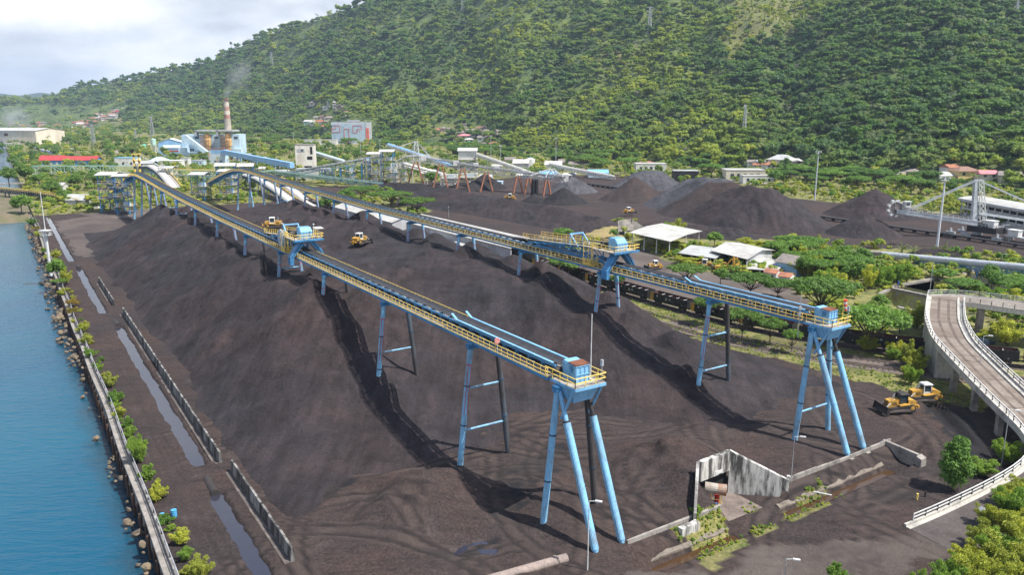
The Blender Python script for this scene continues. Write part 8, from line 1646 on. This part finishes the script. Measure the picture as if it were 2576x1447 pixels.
# stacker boom with A-frame
gallery('stacker_boom', 'blue covered conveyor boom hung from a white A-frame mast', [(977, 366, 977, 420), (1040, 387, 1040, 428), (1134, 419, 1134, 440)], 3.6, 1.8, [STEELW, BELT], [(1, .6, .4, 0)], cover=paint('cover_blue', (.20, .42, .70), (.3, .5, .74)))
fx, fy = P(1049, 432); root = thing('boom_mast', 'white A-frame mast with stays holding the blue boom', 'mast', (fx, fy, 0)); zt = Zat(1049, 355, fy); mb = lattice(MB(), (fx, fy, 0), (fx, fy, zt), 7, 2.2, 8, .5); mb.build('mast', STEELW, root); Tp = Vector((fx, fy, zt))
for u, v in ((1000, 370), (1032, 383), (1082, 397), (1086, 399)): mb = MB(); mb.bar(Tp, (Xat(u, v, fy), fy, Zat(u, v, fy)), .7); mb.build('stay', STEELW, root)
# arched stacker conveyor on brown legs
STK = paint('pale_conveyor_steel', (.60, .60, .59), (.46, .44, .42), .6, .4)
fb = [(998, 413, 994, 474), (1022, 401, 1022, 474), (1052, 399, 1052, 474), (1110, 409, 1112, 474), (1165, 419, 1166, 476), (1226, 429, 1228, 478), (1300, 439, 1304, 484), (1420, 452, 1424, 492)]
root = gallery('stacker_conveyor', 'long pale stacker conveyor with arched end standing on brown legs', fb, 4., 3.4, [STK, BELT], railing=STEELW); BRN = paint('brown_leg', (.36, .15, .085), (.22, .10, .065), .7, .3)
for (u, v, du, vf0, vf1) in ((1046, 406, 22, 472, 472), (1108, 414, 20, 478, 478), (1164, 424, 18, 485, 485), (1224, 434, 16, 482, 482), (1303, 444, 12, 486, 486), (1376, 453, 10, 492, 492), (1330, 448, 11, 488, 488)):
    fy = P(u, (vf0+vf1)/2)[1]
    for sg in (-1, 1): mb = MB(); mb.bar((Xat(u+sg*3, v, fy), fy, Zat(u, v, fy)), (Xat(u+sg*du, vf0, fy), fy+sg*1.5, -.4), .9); mb.build('leg', BRN, root)
for u, v in ((1065, 399), (1147, 412), (1197, 418), (1250, 427), (1322, 436)): fy = P(u, 476)[1]; mb = MB(); mb.box((Xat(u, v, fy), fy, Zat(u, v+5, fy)), (3.4, 2.6, 3.4)); mb.build('drive_box', WALLW, root)
fy = P(1400, 490)[1]; pk = Vector((Xat(1388, 424, fy), fy, Zat(1388, 424, fy))); mb = MB()
for sg in (-1, 1):
    for u, v in ((1335, 441), (1372, 446), (1400, 448), (1424, 450)): mb.bar(pk+Vector((sg*1.2, 0, 0)), (Xat(u, v, fy), fy+sg*1.8, Zat(u, v, fy)), .5)
mb.build('stay_frame', STEELW, root); mb = MB(); mb.box((Xat(1421, 450, fy), fy, Zat(1421, 456, fy)), (4.2, 4, 4.5)); mb.build('head_house', WALLW, root)
for u, v0, v1 in ((1342, 452, 512), (1350, 452, 514)):
    fy = P(u, 508)[1]; mb = MB(); mb.tube((Xat(u, v0, fy), fy, Zat(u, v0, fy)), (Xat(u, v0, fy)-.3, fy, 2), 1.0, 1.3, 10); tag(mb.build('coal_stream', COALK), 'black stream of coal falling from the stacker conveyor', 'coal stream', 'falling coal streams')
gallery('feed_conveyor', 'pale low conveyor sloping beneath the arched stacker', [(1012, 414, 1012, 470), (1085, 434, 1085, 462), (1185, 462, 1185, 468)], 3., 1.8, [STEELW, BELT], [(0, .3, .3, 0), (0, .8, .3, 0), (1, .4, .3, 0)], cover=COVW)
gallery('feed_conveyor', 'pale covered conveyor falling right from the white clad tower', [(1200, 391, 1200, 440), (1276, 417, 1276, 446), (1362, 448, 1362, 452)], 3., 1.8, [STEELW, BELT], [(0, .4, .3, 0), (0, .9, .3, 0)], cover=COVW); gallery('feed_conveyor', 'pale covered conveyor running down to the far coal cones', [(1384, 416, 1384, 440), (1450, 430, 1450, 446), (1545, 448, 1545, 454)], 3., 1.8, [STEELW, BELT], [(0, .3, .3, 0), (0, .9, .3, 0), (1, .5, .3, 0)], cover=COVW)
for u0, u1, vb, vt, dep, wl_, rf, l, rt in ((1290, 1330, 430, 402, 14, SHEETG, ROOFW, 'grey sheet clad store left of the white silo', 'gable'), (1370, 1412, 432, 406, 10, STEELW, ROOFW, 'white roofed bay right of the floodlight mast', 'gable'), (1405, 1440, 420, 402, 16, WALLC, TILEG, 'grey roofed house behind the pale conveyors, left of two', 'gable'), (1430, 1482, 424, 408, 18, WALLC, TILEG, 'grey roofed long house behind the pale conveyors, right of two', 'gable'), (1270, 1296, 412, 396, 10, WALLC, TILEG, 'grey roofed house beside the floodlight masts', 'gable'), (1240, 1262, 470, 458, 6, PBLUE, PBLUE, 'small pale blue hut below the stacker conveyor', 'flat'), (1360, 1400, 446, 432, 12, PBLUE, paint('sky_blue_roof', (.16, .42, .74), (.2, .4, .6)), 'low blue roofed shed behind the stacker head, left of two', 'gable'), (1480, 1530, 446, 428, 10, PBLUE, paint('sky_blue_roof', (.16, .42, .74)), 'low blue roofed shed behind the stacker head, right of two', 'gable'), (1107, 1140, 466, 442, 10, WALLW, WALLW, 'white block between the brown stacker legs', 'flat'), (1600, 1676, 434, 413, 16, WALLW, ROOFW, 'white flat roofed office behind the tall grey heap', 'flat'), (1694, 1756, 458, 431, 12, DARK, ROOFG, 'dark open garage with white columns behind the coal ridge', 'flat'), (1826, 1922, 456, 429, 18, WALLC, ROOFW, 'long cream building with white roof behind the largest coal ridge', 'flat'), (1868, 1948, 462, 443, 8, WALLW, ROOFW, 'low white veranda before the long cream building', 'flat'), (1015, 1062, 470, 458, 8, RUST, RUST, 'rusty red container beside the yellow excavator', 'flat') if False else (925, 972, 468, 458, 7, RUST, RUST, 'rusty red low store beneath the blue transfer tower', 'flat'), (165, 215, 514, 491, 8, SHEETG, ROOFG, 'small grey shed with pale roof on the shore yard', 'gable'), (125, 158, 466, 461, 8, WALLW, ROOFW, 'small pavilion roof among trees left of the first tower', 'gable'), (604, 632, 368, 354, 12, WALLC, RUST, 'cream house with rusty roof right of the chimney', 'gable'), (648, 700, 414, 400, 16, WALLW, TILEG, 'white hall with dark roof behind the blue gallery', 'hip'), (1440, 1470, 398, 385, 10, WALLW, TILE, 'red roofed white house above the trees, right of the floodlight mast', 'hip') if False else (1606, 1645, 415, 406, 10, WALLW, TILE, 'small orange roofed white house in the forest edge', 'hip')):
    if l.startswith('small pavilion'): block('shelter_house', l, 'building', u0, u1, vb+14, vt, dep, wl_, rf, R(6), rooftype=rt, rh=1.4); continue
    block('building' if 'house' not in l else 'house', l, 'building' if 'house' not in l else 'house', u0, u1, vb, vt, dep, wl_, rf, R(trng.uniform(-10, 6)), rooftype=rt, rh=min(3., (vb-vt)*.08+.8), wins=row(5, .08, .92, .3, .7, .5, BLACK if 'garage' in l else None) if wl_ in (WALLW, WALLC, DARK) and 'block' not in l else ())
mb = MB(); x, y, w = frame_at(231, 250, 524); mb.box((x, y, -.1), (w, 3, 2.6)); tag(mb.build('white_tank', WALLW), 'white box tank on the shore yard below the towers', 'tank')
# grey office block with red frames
root = block('office_block', 'grey glass office block with red frame outlines on the facade', 'office block', 836, 932, 362, 307, 22, paint('office_grey', (.52, .55, .58), (.45, .47, .5), .4, .1), GALV, R(3)); x, y, w = frame_at(836, 932, 362); H = Zat(884, 307, y); Xo = Vector((math.cos(R(3)), math.sin(R(3)), 0)); O = Vector((x, y, 0))-Xo*w/2-Vector((0, .25, 0))
def fq(f0, f1, h0, h1, mat, nm, th=.2): mb = MB(); a, b_ = O+Xo*w*f0, O+Xo*w*f1; mb.hexa([a+Vector((0, -th, H*h0)), b_+Vector((0, -th, H*h0)), b_+Vector((0, .2, H*h0)), a+Vector((0, .2, H*h0))], [a+Vector((0, -th, H*h1)), b_+Vector((0, -th, H*h1)), b_+Vector((0, .2, H*h1)), a+Vector((0, .2, H*h1))]); return mb.build(nm, mat, root)
SKYG = paint('sky_glass', (.38, .48, .58), (.22, .32, .40), .15, .08, .45, .7, spec=.7); fq(.0, .88, .12, .93, SKYG, 'glass_front', .1); OR = paint('frame_red', (.72, .13, .07), (.6, .1, .06))
def frm(poly): 
    mb = MB(); [mb.bar(O+Xo*w*a[0]+Vector((0, -.4, H*a[1])), O+Xo*w*b_[0]+Vector((0, -.4, H*b_[1])), .5, .55) for a, b_ in zip(poly, poly[1:]+poly[:1])]; return mb.build('red_frame', OR, root)
frm([(.01, .55), (.01, .85), (.22, .85), (.22, .55)]); frm([(.01, .71), (.01, .85), (.12, .85), (.12, .71)]); frm([(.33, .12), (.33, .70), (.45, .70), (.45, .12)]); frm([(.56, .52), (.56, .85), (.78, .85), (.78, .68), (.67, .68), (.67, .52)]); fq(.89, .915, .0, .74, OR, 'red_pilaster', .6); fq(.935, .965, .0, .74, OR, 'red_pilaster', .6); fq(.88, .90, 0, 1.06, GALV, 'corner_tower', .3); mb = MB(); mb.box((O+Xo*w*.55+Vector((0, 9, H)))[:], (w*.3, 8, 3.5), R(3)); mb.build('roof_plant', GALV, root)
block('long_low_roof', 'long low white roof left of the grey office block', 'building', 765, 846, 364, 352, 14, WALLW, ROOFW, R(2))
# yellow and black gantry mast of the truss bridge
x, y = P(346, 470); fx, fy = P(346, 462); root = thing('striped_mast', 'yellow and black banded mast with stays beside the truss bridge', 'mast', (fx, fy, 0)); zt = Zat(346, 388, fy)
for dx in (-2, 4):
    mb = MB(); [mb.bar((Xat(344, 430, fy)+dx*.6-30*0, fy, zt*k/10), (Xat(344, 430, fy)+dx*.6, fy, zt*(k+1)/10), .9, .9, k % 2) for k in range(10)]; mb.build('post', [YEL, DARK], root)
mb = MB(); [mb.bar((Xat(344, 430, fy)-2.5, fy, zt*k), (Xat(344, 430, fy)+3.8, fy, zt*k), .9) for k in (.78, 1.)]; mb.build('cross_beam', YEL, root)
for u in (422, 428): mb = MB(); mb.bar((Xat(346, 390, fy), fy, zt), (Xat(u, 430, fy), fy, Zat(u, 430, fy)), .3); mb.build('stay', STEELW, root)
# conveyor and pier at the left edge
gallery('shore_conveyor', 'dark conveyor with yellow railing at the left edge of the shore yard', [(-30, 476, -30, 492), (90, 488, 90, 502), (205, 508, 205, 514)], 3., 2., [DBLUE, BELT], [(0, .4, .2, 0), (0, .8, .2, 0), (1, .5, .2, 0)], railing=YEL)
x, y = P(0, 470); x2, y2 = P(100, 462); mb = MB(); mb.sheet([(x-20, y, 1.2), (x2, y2, 1.2)], [(x-20, y+6, 1.2), (x2, y2+6, 1.2)], .8); tag(mb.build('concrete_quay', CONC), 'pale concrete quay edge by the left frame edge', 'quay')
# coach train in the far left, houses
gallery('rail_coach', 'curved passenger train with grey roof behind the left trees', [(90, 372, 90, 380), (110, 380, 110, 388), (148, 388, 148, 396)], 3., 3., [paint('coach_grey', (.42, .42, .44), (.12, .2, .5), .5, .1)], solid=True, cat='train')
def house(u, v, wpx, rm, wm, label, group, rt='hip', hpx=None, z=None):
    p = on_hill(u, v)
    if p is None: return
    x, y, z = p; z += 1.5; p = (x, y, z); w = wpx*dist_of(x, y)/FPX; hh = max(3.6, w*.42); rz = trng.uniform(-.5, .5); X = Vector((math.cos(rz), math.sin(rz), 0)); Y = Vector((-X.y, X.x, 0)); O = Vector(p); U = Vector((0, 0, 1)); dep = w*.75; root = thing('village_house', label, 'house', (x, y, z), 0, group)
    mb = MB(); c = [O-X*w/2, O+X*w/2, O+X*w/2+Y*dep, O-X*w/2+Y*dep]; mb.hexa([q-U*3 for q in c], [q+U*hh*.6 for q in c]); mb.build('wall', wm, root); mb = MB(); o = .5+w*.04; e = [c[0]-X*o-Y*o, c[1]+X*o-Y*o, c[2]+X*o+Y*o, c[3]-X*o+Y*o]; ins = dep*.45 if rt == 'hip' else 0; r0 = (c[0]+c[3])/2+X*ins+U*hh; r1 = (c[1]+c[2])/2-X*ins+U*hh; e = [q+U*hh*.55 for q in e]
    mb.add(e+[r0, r1], [(0, 1, 5, 4), (1, 2, 5), (2, 3, 4, 5), (3, 0, 4), (3, 2, 1, 0)]); mb.build('roof', rm, root)
    for f_ in (.25, .72): win(root, (O+X*w*(f_-.5)-Y*.08+U*hh*.12)[:], rz, w*.14, hh*.3)
PINK = paint('pink_wall', (.55, .42, .40), (.5, .36, .34), .8, .2); MINTW = paint('mint_wall', (.45, .66, .62), (.4, .6, .55)); YELW = paint('yellow_wall', (.68, .52, .22), (.58, .42, .2)); PROOF = paint('pink_roof', (.66, .22, .24), (.55, .18, .2)); BROOF = paint('brown_roof', (.26, .15, .11), (.19, .12, .09))
hr = random.Random(5)
def village(pts, group, label_of):
    for (u, v, w, rm, wm, extra) in pts: house(u, v, w, rm, wm, label_of(rm, wm, extra), group, hr.choice(('hip', 'gable')))
RN = {id(TILE): 'orange tiled', id(TILEG): 'grey tiled', id(BROOF): 'brown tiled', id(ROOFW): 'pale metal', id(REDROOF): 'red', id(PROOF): 'pink', id(ROOFG): 'grey metal'}
lab = lambda where: (lambda rm, wm, ex: ('%s %s roof %s' % (ex or 'small house with', RN[id(rm)], where)).replace('house with orange', 'house with orange'))
village([(1185, 338, 24, TILEG, WALLC, ''), (1210, 333, 26, BROOF, WALLC, ''), (1228, 342, 24, TILEG, PINK, ''), (1160, 342, 22, TILEG, WALLC, ''), (1140, 335, 24, BROOF, WALLC, ''), (1118, 333, 24, TILEG, PINK, ''), (1104, 336, 20, TILE, WALLC, ''), (1172, 352, 28, PROOF, WALLW, ''), (1196, 348, 24, TILEG, WALLW, ''), (1150, 356, 22, TILE, WALLC, ''), (1180, 362, 26, ROOFW, WALLW, 'two storey house with'), (1214, 356, 26, TILEG, WALLW, ''), (1238, 352, 22, BROOF, WALLC, ''), (1170, 320, 22, TILEG, WALLC, 'uppermost house with'), (1244, 372, 24, TILE, WALLC, ''), (1222, 370, 22, TILEG, WALLW, ''), (1260, 340, 22, TILEG, WALLC, '')], 'village houses behind the white clad tower', lab('in the hill village behind the white clad tower'))
village([(775, 313, 22, ROOFW, MINTW, 'mint green house with'), (788, 316, 24, ROOFW, WALLW, 'white block house with'), (800, 304, 22, TILEG, WALLC, ''), (815, 300, 22, BROOF, WALLC, ''), (806, 318, 30, TILE, WALLW, 'gabled white house with'), (828, 306, 24, TILEG, WALLC, ''), (818, 326, 26, TILE, WALLW, 'lower gabled house with')], 'hill houses left of the office block', lab('on the slope left of the office block'))
village([(776, 269, 20, TILEG, WALLC, ''), (790, 268, 26, TILEG, WALLC, 'long house with'), (835, 266, 24, ROOFW, WALLW, 'white house with'), (822, 276, 22, ROOFW, WALLW, ''), (848, 272, 24, TILEG, WALLW, ''), (858, 282, 22, BROOF, WALLC, ''), (873, 290, 20, BROOF, WALLC, 'lowest house with')], 'uppermost hill houses above the office block', lab('high on the slope above the office block'))
vl = []
for i in range(34): f_ = i/33; u = 190+f_*110+hr.uniform(-14, 14); v = 320-f_*36+hr.uniform(-9, 8); vl.append((u, v, hr.uniform(11, 17), hr.choice((TILE, TILE, BROOF, TILEG, ROOFW, REDROOF)), hr.choice((WALLC, WALLW, PINK)), ''))
for i in range(12): vl.append((hr.uniform(0, 150), hr.uniform(312, 326), hr.uniform(10, 16), hr.choice((TILE, TILEG, ROOFW)), WALLC, ''))
village(vl, 'distant village at the foot of the left hill', lab('in the distant village at the left'))
block('market_hall', 'long low hall with dark red roof in the distant left village', 'hall', 132, 205, 322, 311, 40, WALLC, REDROOF, R(-4), rooftype='gable', rh=6.); block('market_hall', 'long low hall with white roof in the distant left village', 'hall', 178, 248, 326, 315, 40, WALLC, ROOFW, R(-4), rooftype='gable', rh=6.)
village([(1893, 418, 26, TILEG, WALLW, ''), (1906, 428, 24, TILE, WALLW, ''), (1918, 420, 26, ROOFW, WALLW, 'white house with')], 'houses left of the floodlight mast', lab('left of the tall floodlight mast')); village([(1962, 422, 62, ROOFG, WALLW, 'long two storey house with'), (2004, 418, 34, ROOFW, PINK, 'red fronted house with'), (1940, 428, 30, TILE, WALLW, ''), (2028, 430, 26, TILE, WALLC, '')], 'houses around the floodlight mast', lab('around the tall floodlight mast'))
village([(2402, 436, 40, TILE, WALLW, ''), (2436, 452, 56, BROOF, YELW, 'yellow house with'), (2488, 456, 44, PROOF, WALLC, ''), (2296, 446, 34, TILEG, PINK, ''), (2280, 458, 36, TILEG, WALLC, ''), (2210, 446, 36, TILEG, WALLC, ''), (2386, 462, 50, ROOFW, WALLW, 'low white house with'), (2540, 462, 50, TILEG, WALLC, 'long house with'), (2330, 456, 26, ROOFW, WALLW, '')], 'houses along the hill foot at the right', lab('along the hill foot above the reclaimer'))
